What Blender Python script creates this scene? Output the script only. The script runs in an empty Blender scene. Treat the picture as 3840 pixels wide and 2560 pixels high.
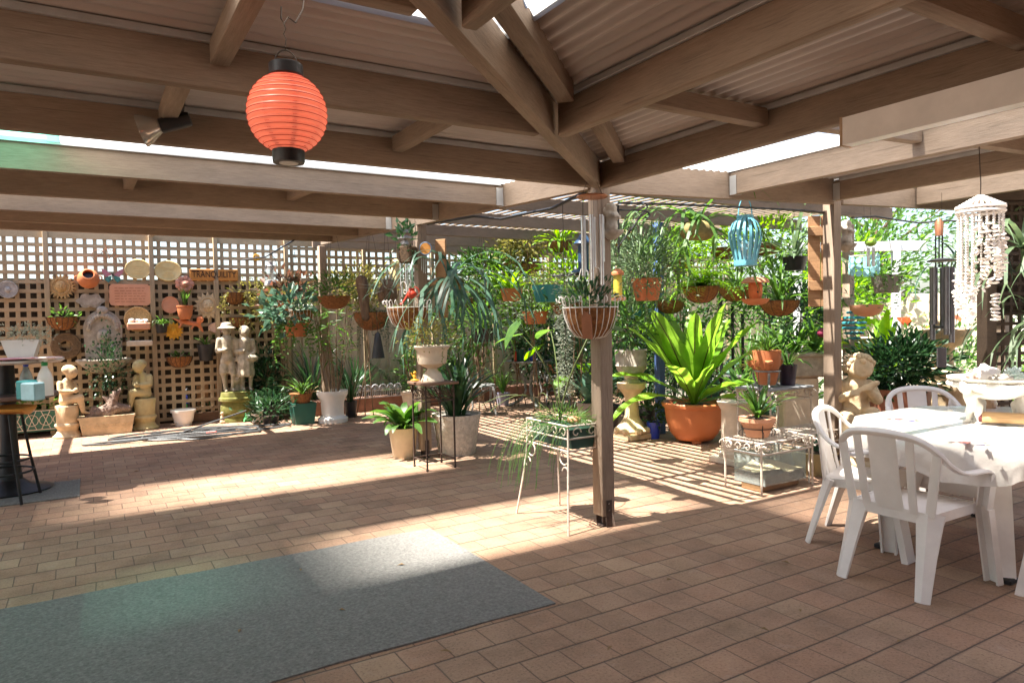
import bpy, math, random
from mathutils import Vector, Matrix
R = random.Random(11)
PI = math.pi
sc = bpy.context.scene
COL = sc.collection
V = Vector
# ---------------------------------------------------------------- survey frame
# camera stands at (0,0,H); patio axes: A runs along the back fence, B runs away from the house
H = 1.42
f_, pit, roll, yaw = 2629.66, 3.47613107e-02, -2.02458787e-02, 1.02699371
fwd = V((0, math.cos(pit), -math.sin(pit)))
_up = V((0, math.sin(pit), math.cos(pit)))
rgt = V((1, 0, 0)) * math.cos(roll) + _up * math.sin(roll)
upv = V((1, 0, 0)) * -math.sin(roll) + _up * math.cos(roll)
dA = V((math.sin(yaw), math.cos(yaw), 0))
dB = V((-math.cos(yaw), math.sin(yaw), 0))
RA = math.atan2(dA.y, dA.x)
O = V((0, 0, H))
def ray(x, y): return fwd + rgt * ((x / .6125 - 1920) / f_) - upv * ((y / .6125 - 1280) / f_)
def G(x, y, z=0.0):                       # survey point on the ground (or level z)
    d = ray(x, y); return O + d * ((z - H) / d.z)
def at(x, y, D): return O + ray(x, y) * D  # survey point at measured distance D
def onB(x, y, b):
    d = ray(x, y); return O + d * ((b - O.dot(dB)) / d.dot(dB))
def W(a, b, z=0.0): return dA * a + dB * b + V((0, 0, z))
def S(px, D): return px * D / 1610.6       # survey pixels to metres
def dist(P): return (P - O).dot(fwd)
# ---------------------------------------------------------------- materials
MATS = {}
def _nt(name):
    m = bpy.data.materials.new(name); m.use_nodes = True
    nt = m.node_tree; nt.nodes.clear()
    out = nt.nodes.new('ShaderNodeOutputMaterial')
    return m, nt, out
def _coord(nt, scale=(1, 1, 1)):
    tc = nt.nodes.new('ShaderNodeTexCoord'); mp = nt.nodes.new('ShaderNodeMapping')
    mp.inputs['Scale'].default_value = scale
    nt.links.new(tc.outputs['Object'], mp.inputs['Vector']); return mp.outputs[0]
def _noise(nt, vec, scale, detail=4, rough=.6):
    n = nt.nodes.new('ShaderNodeTexNoise'); n.inputs['Scale'].default_value = scale
    n.inputs['Detail'].default_value = detail; n.inputs['Roughness'].default_value = rough
    nt.links.new(vec, n.inputs['Vector']); return n.outputs['Fac']
def _ramp(nt, fac, stops, soft=False):
    r = nt.nodes.new('ShaderNodeValToRGB'); nt.links.new(fac, r.inputs[0])
    e = r.color_ramp.elements
    if soft: r.color_ramp.interpolation = 'B_SPLINE'
    while len(e) < len(stops): e.new(.5)
    for k, (p, c) in enumerate(stops):
        e[k].position = p; e[k].color = (c[0], c[1], c[2], 1) if not isinstance(c, (int, float)) else (c, c, c, 1)
    return r.outputs[0]
def mul(c, k): return tuple(min(1, x * k) for x in c)
def mat(name, col, rough=.65, metal=0.0, var=.18, scale=9, bump=.25, bscale=45, stretch=(1, 1, 1), col2=None, spec=.4, bd=.006, objvar=0.0, coat=0.0):
    if name in MATS: return MATS[name]
    m, nt, out = _nt(name); L = nt.links
    p = nt.nodes.new('ShaderNodeBsdfPrincipled'); L.new(p.outputs[0], out.inputs[0])
    vec = _coord(nt, stretch)
    n = _noise(nt, vec, scale, 5)
    c2 = col2 or mul(col, 1 + var)
    colr = _ramp(nt, n, [(.3, mul(col, 1 - var)), (.55, col), (.75, c2)])
    if objvar:
        oi = nt.nodes.new('ShaderNodeObjectInfo'); hs = nt.nodes.new('ShaderNodeHueSaturation')
        mr = nt.nodes.new('ShaderNodeMapRange'); L.new(oi.outputs['Random'], mr.inputs[0])
        mr.inputs[3].default_value = 1 - objvar; mr.inputs[4].default_value = 1 + objvar
        L.new(mr.outputs[0], hs.inputs['Value']); L.new(colr, hs.inputs['Color']); colr = hs.outputs[0]
    L.new(colr, p.inputs['Base Color'])
    p.inputs['Roughness'].default_value = rough; p.inputs['Metallic'].default_value = metal
    p.inputs['Specular IOR Level'].default_value = spec
    p.inputs['Coat Weight'].default_value = coat
    if bump:
        b = nt.nodes.new('ShaderNodeBump'); b.inputs['Strength'].default_value = bump; b.inputs['Distance'].default_value = bd
        L.new(_noise(nt, vec, bscale, 4), b.inputs['Height']); L.new(b.outputs[0], p.inputs['Normal'])
    MATS[name] = m; return m
def leafmat(name, c1, c2, tr=.45, rough=.42, scale=14, tcol=None):
    if name in MATS: return MATS[name]
    m, nt, out = _nt(name); L = nt.links
    vec = _coord(nt)
    col = _ramp(nt, _noise(nt, vec, scale, 3), [(.32, c1), (.66, c2)])
    p = nt.nodes.new('ShaderNodeBsdfPrincipled'); L.new(col, p.inputs['Base Color'])
    p.inputs['Roughness'].default_value = rough; p.inputs['Specular IOR Level'].default_value = .45
    t = nt.nodes.new('ShaderNodeBsdfTranslucent')
    hs = nt.nodes.new('ShaderNodeHueSaturation'); hs.inputs['Hue'].default_value = .485; hs.inputs['Saturation'].default_value = 1.1
    hs.inputs['Value'].default_value = 1.9; L.new(col, hs.inputs['Color']); L.new(hs.outputs[0], t.inputs[0])
    mx = nt.nodes.new('ShaderNodeMixShader'); mx.inputs[0].default_value = tr
    L.new(p.outputs[0], mx.inputs[1]); L.new(t.outputs[0], mx.inputs[2]); L.new(mx.outputs[0], out.inputs[0])
    MATS[name] = m; return m
def sheetmat(name, tint, clear, edge, dirt=.35, tlk=1.0, fx=((0, .0), (.10, .15), (.24, 1.0), (.34, 1.0), (.74, 1.0), (.86, 1.0), (1, .1))):
    # ribbed plastic roof sheet: part of the light goes straight through, the rest is scattered;
    # transparency fades towards edges and ends to soften the sun pools below (object y runs 0..1 across it)
    m, nt, out = _nt(name); L = nt.links
    tr = nt.nodes.new('ShaderNodeBsdfTransparent'); tr.inputs[0].default_value = (*tint, 1)
    tl = nt.nodes.new('ShaderNodeBsdfTranslucent'); tl.inputs[0].default_value = (*mul(tint, tlk), 1)
    gl = nt.nodes.new('ShaderNodeBsdfDiffuse'); gl.inputs[0].default_value = (*mul(tint, .85), 1)
    m1 = nt.nodes.new('ShaderNodeMixShader'); m1.inputs[0].default_value = .12
    L.new(tl.outputs[0], m1.inputs[1]); L.new(gl.outputs[0], m1.inputs[2])
    uv = nt.nodes.new('ShaderNodeUVMap'); sx = nt.nodes.new('ShaderNodeSeparateXYZ'); L.new(uv.outputs[0], sx.inputs[0])
    r = _ramp(nt, sx.outputs[1], [(0, 0.0), (edge * .5, .6), (edge, 1.0), (1 - edge, 1.0), (1 - edge * .5, .6), (1, 0.0)], True)
    r2 = _ramp(nt, sx.outputs[0], fx, True)
    nz = _ramp(nt, _noise(nt, _coord(nt), 1.6, 4), [(.25, 1 - dirt), (.6, 1.0)])
    k = nt.nodes.new('ShaderNodeMath'); k.operation = 'MULTIPLY'; L.new(r, k.inputs[0]); L.new(nz, k.inputs[1])
    k3 = nt.nodes.new('ShaderNodeMath'); k3.operation = 'MULTIPLY'; L.new(k.outputs[0], k3.inputs[0]); L.new(r2, k3.inputs[1])
    k2 = nt.nodes.new('ShaderNodeMath'); k2.operation = 'MULTIPLY'; k2.inputs[1].default_value = clear; L.new(k3.outputs[0], k2.inputs[0])
    mx = nt.nodes.new('ShaderNodeMixShader'); L.new(k2.outputs[0], mx.inputs[0])
    L.new(m1.outputs[0], mx.inputs[1]); L.new(tr.outputs[0], mx.inputs[2]); L.new(mx.outputs[0], out.inputs[0])
    MATS[name] = m; return m
def glassmat(name, col, rough=.05, trans=.75):
    if name in MATS: return MATS[name]
    m, nt, out = _nt(name); L = nt.links
    tr = nt.nodes.new('ShaderNodeBsdfTransparent'); tr.inputs[0].default_value = (*col, 1)
    p = nt.nodes.new('ShaderNodeBsdfPrincipled'); p.inputs['Base Color'].default_value = (*mul(col, .7), 1); p.inputs['Roughness'].default_value = rough
    mx = nt.nodes.new('ShaderNodeMixShader'); mx.inputs[0].default_value = 1 - trans
    L.new(tr.outputs[0], mx.inputs[1]); L.new(p.outputs[0], mx.inputs[2]); L.new(mx.outputs[0], out.inputs[0])
    MATS[name] = m; return m
def pavermat():
    m, nt, out = _nt('clay_pavers'); L = nt.links
    p = nt.nodes.new('ShaderNodeBsdfPrincipled'); L.new(p.outputs[0], out.inputs[0])
    vec0 = _coord(nt)
    # slight waviness of the courses
    wn = nt.nodes.new('ShaderNodeTexNoise'); wn.inputs['Scale'].default_value = 2.2; L.new(vec0, wn.inputs['Vector'])
    ms = nt.nodes.new('ShaderNodeVectorMath'); ms.operation = 'SCALE'; ms.inputs['Scale'].default_value = .018
    L.new(wn.outputs['Color'], ms.inputs[0])
    ad = nt.nodes.new('ShaderNodeVectorMath'); ad.operation = 'ADD'; L.new(vec0, ad.inputs[0]); L.new(ms.outputs[0], ad.inputs[1]); vec = ad.outputs[0]
    def brick(mort, sm):
        b = nt.nodes.new('ShaderNodeTexBrick'); L.new(vec, b.inputs['Vector'])
        b.offset = .5; b.offset_frequency = 2; b.squash = 1
        b.inputs['Scale'].default_value = 1; b.inputs['Brick Width'].default_value = .197; b.inputs['Row Height'].default_value = .1875
        b.inputs['Mortar Size'].default_value = mort; b.inputs['Mortar Smooth'].default_value = sm
        b.inputs['Color1'].default_value = (0, 0, 0, 1); b.inputs['Color2'].default_value = (1, 1, 1, 1); b.inputs['Mortar'].default_value = (.5, .5, .5, 1)
        return b
    b = brick(.0030, .3); b2 = brick(.007, 1.0)
    sy = nt.nodes.new('ShaderNodeSeparateXYZ'); L.new(vec, sy.inputs[0])
    def M(op, a, k=None, k2=None):
        x = nt.nodes.new('ShaderNodeMath'); x.operation = op
        if isinstance(a, (int, float)): x.inputs[0].default_value = a
        else: L.new(a, x.inputs[0])
        if k is not None:
            if isinstance(k, (int, float)): x.inputs[1].default_value = k
            else: L.new(k, x.inputs[1])
        if k2 is not None: x.inputs[2].default_value = k2
        return x.outputs[0]
    pp = M('PINGPONG', sy.outputs[1], .1875 / 2)            # distance to the nearest course joint
    groove = _ramp(nt, M('MULTIPLY', pp, 1 / .016), [(0, 1.0), (.25, .9), (.6, .25), (1, 0.0)])
    line = _ramp(nt, M('MULTIPLY', pp, 1 / .008), [(0, 1.0), (.3, .85), (.75, 0.0)])
    base = _ramp(nt, b.outputs['Color'], [(0, (.27, .165, .11)), (.25, (.325, .207, .14)), (.5, (.335, .197, .13)), (.75, (.305, .19, .124)), (1, (.385, .255, .168))])
    sp = _ramp(nt, _noise(nt, vec0, 75, 5, .8), [(.33, .45), (.45, .92), (.56, 1.0), (.70, 1.22)])
    bl = _ramp(nt, _noise(nt, vec0, 2.6, 5, .65), [(.25, .62), (.5, 1.0), (.75, 1.2)])
    def mult(a, c):
        x = nt.nodes.new('ShaderNodeMix'); x.data_type = 'RGBA'; x.blend_type = 'MULTIPLY'; x.inputs[0].default_value = 1
        L.new(a, x.inputs[6]); L.new(c, x.inputs[7]); return x.outputs[2]
    c = mult(mult(base, sp), bl)
    # pale lime bloom in patches
    w = nt.nodes.new('ShaderNodeMix'); w.data_type = 'RGBA'; L.new(_ramp(nt, _noise(nt, vec0, 5.5, 6, .75), [(.6, 0.0), (.78, .45)]), w.inputs[0])
    L.new(c, w.inputs[6]); w.inputs[7].default_value = (.46, .38, .33, 1); c = w.outputs[2]
    mm = nt.nodes.new('ShaderNodeMix'); mm.data_type = 'RGBA'; L.new(M('MULTIPLY', b.outputs['Fac'], .85), mm.inputs[0]); L.new(c, mm.inputs[6]); mm.inputs[7].default_value = (.095, .065, .05, 1)
    m2 = nt.nodes.new('ShaderNodeMix'); m2.data_type = 'RGBA'; L.new(M('MULTIPLY', line, .85), m2.inputs[0]); L.new(mm.outputs[2], m2.inputs[6]); m2.inputs[7].default_value = (.085, .058, .045, 1); mm = m2
    L.new(mm.outputs[2], p.inputs['Base Color'])
    L.new(_ramp(nt, _noise(nt, vec0, 7, 3), [(.3, .62), (.7, .85)]), p.inputs['Roughness'])
    p.inputs['Specular IOR Level'].default_value = .35
    h1 = nt.nodes.new('ShaderNodeMath'); h1.operation = 'MULTIPLY_ADD'; L.new(M('ADD', M('MULTIPLY', b2.outputs['Fac'], .5), groove), h1.inputs[0]); h1.inputs[1].default_value = -1.0
    nf = nt.nodes.new('ShaderNodeMath'); nf.operation = 'MULTIPLY'; L.new(_noise(nt, vec0, 110, 6, .75), nf.inputs[0]); nf.inputs[1].default_value = .5
    L.new(nf.outputs[0], h1.inputs[2])
    bp = nt.nodes.new('ShaderNodeBump'); bp.inputs['Strength'].default_value = .75; bp.inputs['Distance'].default_value = .006
    L.new(h1.outputs[0], bp.inputs['Height']); L.new(bp.outputs[0], p.inputs['Normal'])
    return m
def woodmat(name, c, dark, light, rough=.75, g=1.0, knots=True):
    if name in MATS: return MATS[name]
    m, nt, out = _nt(name); L = nt.links
    p = nt.nodes.new('ShaderNodeBsdfPrincipled'); L.new(p.outputs[0], out.inputs[0]); p.inputs['Roughness'].default_value = rough
    p.inputs['Specular IOR Level'].default_value = .3
    vec = _coord(nt, (3.2 * g, 42 * g, 42 * g)); grain = _noise(nt, vec, 3, 8, .78)
    col = _ramp(nt, grain, [(.25, dark), (.5, c), (.78, light)])
    v2 = _coord(nt, (1, 3, 3)); bl = _ramp(nt, _noise(nt, v2, 2.2, 4), [(.3, .8), (.6, 1.05)])
    x = nt.nodes.new('ShaderNodeMix'); x.data_type = 'RGBA'; x.blend_type = 'MULTIPLY'; x.inputs[0].default_value = 1
    L.new(col, x.inputs[6]); L.new(bl, x.inputs[7]); colr = x.outputs[2]
    vo = nt.nodes.new('ShaderNodeTexVoronoi'); vo.inputs['Scale'].default_value = 1.7; L.new(_coord(nt, (1, 3.2, 3.2)), vo.inputs['Vector'])
    kn = nt.nodes.new('ShaderNodeMix'); kn.data_type = 'RGBA'; L.new(_ramp(nt, vo.outputs['Distance'], [(.02, .7), (.05, .45), (.075, 0.0)]), kn.inputs[0]); L.new(colr, kn.inputs[6]); kn.inputs[7].default_value = (*mul(dark, .5), 1); colr = kn.outputs[2]
    ck = nt.nodes.new('ShaderNodeMix'); ck.data_type = 'RGBA'; L.new(_ramp(nt, _noise(nt, _coord(nt, (.8, 30, 30)), 2.0, 3, .5), [(.66, 0.0), (.70, .55)]), ck.inputs[0]); L.new(colr, ck.inputs[6]); ck.inputs[7].default_value = (*mul(dark, .55), 1); colr = ck.outputs[2]
    oi = nt.nodes.new('ShaderNodeObjectInfo'); hs = nt.nodes.new('ShaderNodeHueSaturation'); mr = nt.nodes.new('ShaderNodeMapRange')
    L.new(oi.outputs['Random'], mr.inputs[0]); mr.inputs[3].default_value = .88; mr.inputs[4].default_value = 1.12
    L.new(mr.outputs[0], hs.inputs['Value']); L.new(colr, hs.inputs['Color'])
    L.new(hs.outputs[0], p.inputs['Base Color'])
    b = nt.nodes.new('ShaderNodeBump'); b.inputs['Strength'].default_value = .5; b.inputs['Distance'].default_value = .004
    L.new(_noise(nt, _coord(nt, (6, 60, 60)), 3, 4, .7), b.inputs['Height']); L.new(b.outputs[0], p.inputs['Normal'])
    MATS[name] = m; return m
def split_leaves(f, name, m, t, loc, per=21):
    nf = len(f.f) // (len(f.v) // per)
    for i in range(len(f.v) // per):
        s = MB(); s.v = f.v[i * per:(i + 1) * per]; s.f = [tuple(k - i * per for k in q) for q in f.f[i * nf:(i + 1) * nf]]; build(name, s, m, t, True, loc)
def nestmat():
    m, nt, out = _nt('nest_fern_leaf'); L = nt.links
    uv = nt.nodes.new('ShaderNodeUVMap'); sx = nt.nodes.new('ShaderNodeSeparateXYZ'); L.new(uv.outputs[0], sx.inputs[0])
    base = _ramp(nt, _noise(nt, _coord(nt), 5, 3), [(.3, (.10, .25, .015)), (.7, (.21, .42, .035))])
    wv = nt.nodes.new('ShaderNodeTexWave'); wv.inputs['Scale'].default_value = 1; wv.bands_direction = 'Y'; mp = nt.nodes.new('ShaderNodeMapping'); mp.inputs['Scale'].default_value = (1.2, 14, 1); L.new(uv.outputs[0], mp.inputs[0]); L.new(mp.outputs[0], wv.inputs[0]); wv.inputs['Distortion'].default_value = 1.5
    rib = _ramp(nt, sx.outputs[0], [(.455, 0.0), (.485, 1.0), (.515, 1.0), (.545, 0.0)])
    mx = nt.nodes.new('ShaderNodeMix'); mx.data_type = 'RGBA'; L.new(rib, mx.inputs[0]); L.new(base, mx.inputs[6]); mx.inputs[7].default_value = (.035, .022, .01, 1)
    p = nt.nodes.new('ShaderNodeBsdfPrincipled'); L.new(mx.outputs[2], p.inputs['Base Color']); p.inputs['Roughness'].default_value = .36
    b = nt.nodes.new('ShaderNodeBump'); b.inputs['Strength'].default_value = .25; b.inputs['Distance'].default_value = .01; L.new(wv.outputs['Fac'], b.inputs['Height']); L.new(b.outputs[0], p.inputs['Normal'])
    hs = nt.nodes.new('ShaderNodeHueSaturation'); hs.inputs['Hue'].default_value = .485; hs.inputs['Value'].default_value = 1.9; L.new(mx.outputs[2], hs.inputs['Color'])
    t = nt.nodes.new('ShaderNodeBsdfTranslucent'); L.new(hs.outputs[0], t.inputs[0]); ms = nt.nodes.new('ShaderNodeMixShader'); ms.inputs[0].default_value = .5
    L.new(p.outputs[0], ms.inputs[1]); L.new(t.outputs[0], ms.inputs[2]); L.new(ms.outputs[0], out.inputs[0]); return m
# ---------------------------------------------------------------- mesh builder
def basis(x, z):
    x = x.normalized(); y = z.cross(x)
    if y.length < 1e-5: y = V((0, 1, 0)).cross(x)
    y.normalize(); return x, y, x.cross(y)
class MB:
    def __init__(s): s.v = []; s.f = []; s.uv = None
    def add(s, vs, fs, M=None):
        o = len(s.v)
        s.v += [tuple(M @ V(p)) if M else tuple(p) for p in vs]
        s.f += [tuple(i + o for i in f) for f in fs]; return s
    def box(s, c, d, rz=0, M=None):
        x, y, z = d[0] / 2, d[1] / 2, d[2] / 2; q = Matrix.Rotation(rz, 3, 'Z'); c = V(c)
        vs = [c + q @ V((i * x, j * y, k * z)) for k in (-1, 1) for j in (-1, 1) for i in (-1, 1)]
        return s.add(vs, [(0, 2, 3, 1), (4, 5, 7, 6), (0, 1, 5, 4), (2, 6, 7, 3), (0, 4, 6, 2), (1, 3, 7, 5)], M)
    def rbox(s, c, d, r=.01, rz=0):      # box with chamfered vertical and horizontal edges
        x, y, z = d[0] / 2, d[1] / 2, d[2] / 2; q = Matrix.Rotation(rz, 3, 'Z'); c = V(c)
        o = [(x - r, -y), (x, -y + r), (x, y - r), (x - r, y), (-x + r, y), (-x, y - r), (-x, -y + r), (-x + r, -y)]
        vs = []
        for zz, k in ((-z, r), (-z + r, 0), (z - r, 0), (z, r)):
            for (px, py) in o: vs.append(c + q @ V((px * (1 - k / x), py * (1 - k / y), zz)))
        fs = [tuple(range(7, -1, -1)), tuple(range(24, 32))]
        for l in range(3):
            for i in range(8): j = (i + 1) % 8; fs.append((l * 8 + i, l * 8 + j, l * 8 + 8 + j, l * 8 + 8 + i))
        return s.add(vs, fs)
    def bar(s, p0, p1, w, h, up=V((0, 0, 1)), r=0):
        p0, p1 = V(p0), V(p1); x, y, z = basis(p1 - p0, V(up)); w /= 2; h /= 2
        vs = [p + y * i * w + z * k * h for p in (p0, p1) for i, k in ((-1, -1), (1, -1), (1, 1), (-1, 1))]
        return s.add(vs, [(3, 2, 1, 0), (4, 5, 6, 7), (0, 1, 5, 4), (1, 2, 6, 5), (2, 3, 7, 6), (3, 0, 4, 7)])
    def sweep(s, pts, sec, up=V((0, 0, 1)), closed=False):   # sec: list of (y,z) or list of lists per point
        pts = [V(p) for p in pts]; n = len(pts); per = isinstance(sec[0][0], (tuple, list)); m = len(sec[0]) if per else len(sec)
        vs = []; prev = None
        for i, p in enumerate(pts):
            t = (pts[(i + 1) % n] - pts[i - 1]) if closed else (pts[min(i + 1, n - 1)] - pts[max(i - 1, 0)])
            if t.length < 1e-9: t = V((0, 0, 1))
            t.normalize()
            if prev is None:
                u = V(up); u = u - t * u.dot(t)
                if u.length < 1e-4: u = V((1, 0, 0)) - t * t.x
                u.normalize()
            else:
                u = prev - t * prev.dot(t); u.normalize()
            prev = u; y = u.cross(t)
            for a, b in (sec[i] if per else sec): vs.append(p + y * a + u * b)
        fs = []
        for i in range(n if closed else n - 1):
            for k in range(m):
                a, b = i * m + k, i * m + (k + 1) % m; i2 = (i + 1) % n; c, d = i2 * m + (k + 1) % m, i2 * m + k
                fs.append((a, d, c, b))
        if not closed: fs += [tuple(range(m)), tuple(range((n - 1) * m + m - 1, (n - 1) * m - 1, -1))]
        return s.add(vs, fs)
    def tube(s, pts, r, n=6, closed=False):
        if isinstance(r, (int, float)): r = [r] * len(pts)
        sec = [[(q * math.cos(2 * PI * k / n), q * math.sin(2 * PI * k / n)) for k in range(n)] for q in r]
        return s.sweep(pts, sec, closed=closed)
    def ring(s, c, rad, r, n=24, k=6, ax=V((0, 0, 1)), ry=None):
        c = V(c); x, y, z = basis(V(ax).orthogonal(), V(ax)); ry = ry or rad
        return s.tube([c + x * rad * math.cos(2 * PI * i / n) + y * ry * math.sin(2 * PI * i / n) for i in range(n)], r, k, True)
    def lathe(s, prof, n=24, c=(0, 0, 0), sx=1, sy=1, wob=None, M=None):
        c = V(c); vs = []
        for (r, z) in prof:
            for k in range(n):
                t = 2 * PI * k / n; q = r * (1 + (wob(t, z) if wob else 0))
                vs.append(c + V((q * math.cos(t) * sx, q * math.sin(t) * sy, z)))
        fs = []
        for i in range(len(prof) - 1):
            for k in range(n): j = (k + 1) % n; fs.append((i * n + k, i * n + j, i * n + n + j, i * n + n + k))
        fs.append(tuple(range(n - 1, -1, -1))); l = (len(prof) - 1) * n; fs.append(tuple(range(l, l + n)))
        return s.add(vs, fs, M)
    def ell(s, c, r, n=12, m=8, M=None):
        if isinstance(r, (int, float)): r = (r, r, r)
        c = V(c); vs = [c + V((0, 0, -r[2]))]
        for i in range(1, m):
            p = -PI / 2 + PI * i / m
            for k in range(n): t = 2 * PI * k / n; vs.append(c + V((r[0] * math.cos(p) * math.cos(t), r[1] * math.cos(p) * math.sin(t), r[2] * math.sin(p))))
        vs.append(c + V((0, 0, r[2]))); fs = []
        for k in range(n): fs.append((0, 1 + (k + 1) % n, 1 + k))
        for i in range(m - 2):
            for k in range(n): j = (k + 1) % n; a = 1 + i * n; fs.append((a + k, a + j, a + n + j, a + n + k))
        t = len(vs) - 1; a = 1 + (m - 2) * n
        for k in range(n): fs.append((a + k, a + (k + 1) % n, t))
        return s.add(vs, fs, M)
    def cap(s, p0, p1, r0, r1, n=10):    # capsule
        p0, p1 = V(p0), V(p1); d = p1 - p0; L = max(d.length, 1e-5); t = d / L
        pts = []; rr = []
        for k in range(4): a = PI / 2 * (k / 4 - 1); pts.append(p0 + t * r0 * math.sin(a)); rr.append(max(r0 * math.cos(a), r0 * .06))
        for k in range(4): pts.append(p0 + d * (k / 3)); rr.append(r0 + (r1 - r0) * k / 3)
        for k in range(1, 5): a = PI / 2 * k / 4; pts.append(p1 + t * r1 * math.sin(a)); rr.append(max(r1 * math.cos(a), r1 * .06))
        return s.tube(pts, rr, n)
    def prism(s, out, d, M=None):        # 2D outline in xz, thickness d along y
        n = len(out); vs = [(x, -d / 2, z) for x, z in out] + [(x, d / 2, z) for x, z in out]
        fs = [tuple(range(n)), tuple(range(2 * n - 1, n - 1, -1))] + [(i, i + n, (i + 1) % n + n, (i + 1) % n) for i in range(n)]
        return s.add(vs, fs, M)
    # --- foliage pieces
    def small(s, p, d, L, w, up=None, fold=.25):   # one folded leaf, 2 quads
        d = d.normalized(); u = V(up) if up else V((R.uniform(-1, 1), R.uniform(-1, 1), R.uniform(.2, 1.5)))
        y = u.cross(d)
        if y.length < 1e-4: y = d.orthogonal()
        y.normalize(); z = d.cross(y)
        a = p; m = p + d * L * .5 - z * w * fold * .2; t = p + d * L - z * L * .12
        l = p + d * L * .42 + y * w * .5 + z * w * fold; r = p + d * L * .42 - y * w * .5 + z * w * fold
        return s.add([a, l, m, r, t], [(0, 1, 2), (0, 2, 3), (1, 4, 2), (2, 4, 3)])
    def blade(s, p, az, e0, L, w, droop, n=6, prof=None, fold=.15, wave=0, twist=0, side=0):   # long arching leaf
        p = V(p); h = V((math.cos(az), math.sin(az), 0)); sd = V((-h.y, h.x, 0)); e = e0; dl = L / n; vs = []; ph = R.uniform(0, 6)
        for i in range(n + 1):
            t = i / n
            ww = w * (prof(t) if prof else math.sin(PI * min(1, (t * .86 + .1))) ** .8) / 2
            d = h * math.cos(e) + V((0, 0, 1)) * math.sin(e); nn = V((0, 0, 1)) * math.cos(e) - h * math.sin(e)
            q = sd * math.cos(twist * t) + nn * math.sin(twist * t); n2 = nn * math.cos(twist * t) - sd * math.sin(twist * t)
            wv = wave * math.sin(t * 19 + ph) * ww
            vs += [p + q * ww + n2 * (ww * fold + wv), p, p - q * ww + n2 * (ww * fold - wv)]
            p = p + d * dl + sd * side * dl * t; e -= droop / n * (.5 + t)
        fs = []
        for i in range(n): a = 3 * i; fs += [(a, a + 1, a + 4, a + 3), (a + 1, a + 2, a + 5, a + 4)]
        s.add(vs, fs); return p
    def tip(s): return V(s.v[-2])
def build(name, mb, m, parent=None, smooth=True, loc=None, rz=None):
    me = bpy.data.meshes.new(name); me.from_pydata(mb.v, [], mb.f); me.update()
    if mb.uv:
        ul = me.uv_layers.new(name='UVMap')
        for lp in me.loops: ul.data[lp.index].uv = mb.uv[lp.vertex_index]
    if smooth:
        me.polygons.foreach_set('use_smooth', [True] * len(me.polygons)); me.set_sharp_from_angle(angle=math.radians(42))
    me.materials.append(m)
    o = bpy.data.objects.new(name, me); COL.objects.link(o)
    if parent: o.parent = parent
    if loc is not None: o.location = loc
    if rz is not None: o.rotation_euler.z = rz
    return o
part = build
def tag(o, label, cat, group=None):
    o['label'] = label; o['category'] = cat
    if group: o['group'] = group
    return o
def thing(name, label, cat, loc, rz=0, group=None, scale=1):
    o = bpy.data.objects.new(name, None); COL.objects.link(o); o.empty_display_size = .1
    o.location = loc; o.rotation_euler.z = rz; o.scale = (scale,) * 3
    return tag(o, label, cat, group)
def solo(name, mb, m, label, cat, loc=(0, 0, 0), rz=0, group=None):
    return tag(build(name, mb, m, None, True, loc, rz), label, cat, group)
def struct(name, mb, m, loc=(0, 0, 0), rz=0, kind='structure'):
    o = build(name, mb, m, None, False, loc, rz); o['kind'] = kind; return o
def dup(root, loc, rz=None, label=None, group=None):
    r = root.copy(); COL.objects.link(r); r.location = loc
    if rz is not None: r.rotation_euler.z = rz
    if label: r['label'] = label
    if group: r['group'] = group
    for ch in list(root.children):
        c = ch.copy(); COL.objects.link(c); c.parent = r
        for g in list(ch.children):
            d = g.copy(); COL.objects.link(d); d.parent = c
    return r
def remesh(mb, voxel, it=4):
    me = bpy.data.meshes.new('tmp'); me.from_pydata(mb.v, [], mb.f); me.update()
    o = bpy.data.objects.new('tmp', me); COL.objects.link(o)
    k = o.modifiers.new('r', 'REMESH'); k.mode = 'VOXEL'; k.voxel_size = voxel
    if it: q = o.modifiers.new('s', 'SMOOTH'); q.iterations = it; q.factor = .5
    dg = bpy.context.evaluated_depsgraph_get(); dg.update()
    e = o.evaluated_get(dg); m2 = e.to_mesh(); r = MB(); r.v = [tuple(v.co) for v in m2.vertices]; r.f = [tuple(p.vertices) for p in m2.polygons]
    e.to_mesh_clear(); bpy.data.objects.remove(o); return r
def text_mb(txt, size, depth):
    cu = bpy.data.curves.new('t', 'FONT'); cu.body = txt; cu.size = size; cu.extrude = depth; cu.align_x = 'CENTER'; cu.align_y = 'CENTER'
    o = bpy.data.objects.new('t', cu); COL.objects.link(o); dg = bpy.context.evaluated_depsgraph_get(); dg.update()
    e = o.evaluated_get(dg); m2 = e.to_mesh(); r = MB(); r.v = [(v.co.x, -v.co.z, v.co.y) for v in m2.vertices]; r.f = [tuple(p.vertices) for p in m2.polygons]
    e.to_mesh_clear(); bpy.data.objects.remove(o); return r
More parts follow.
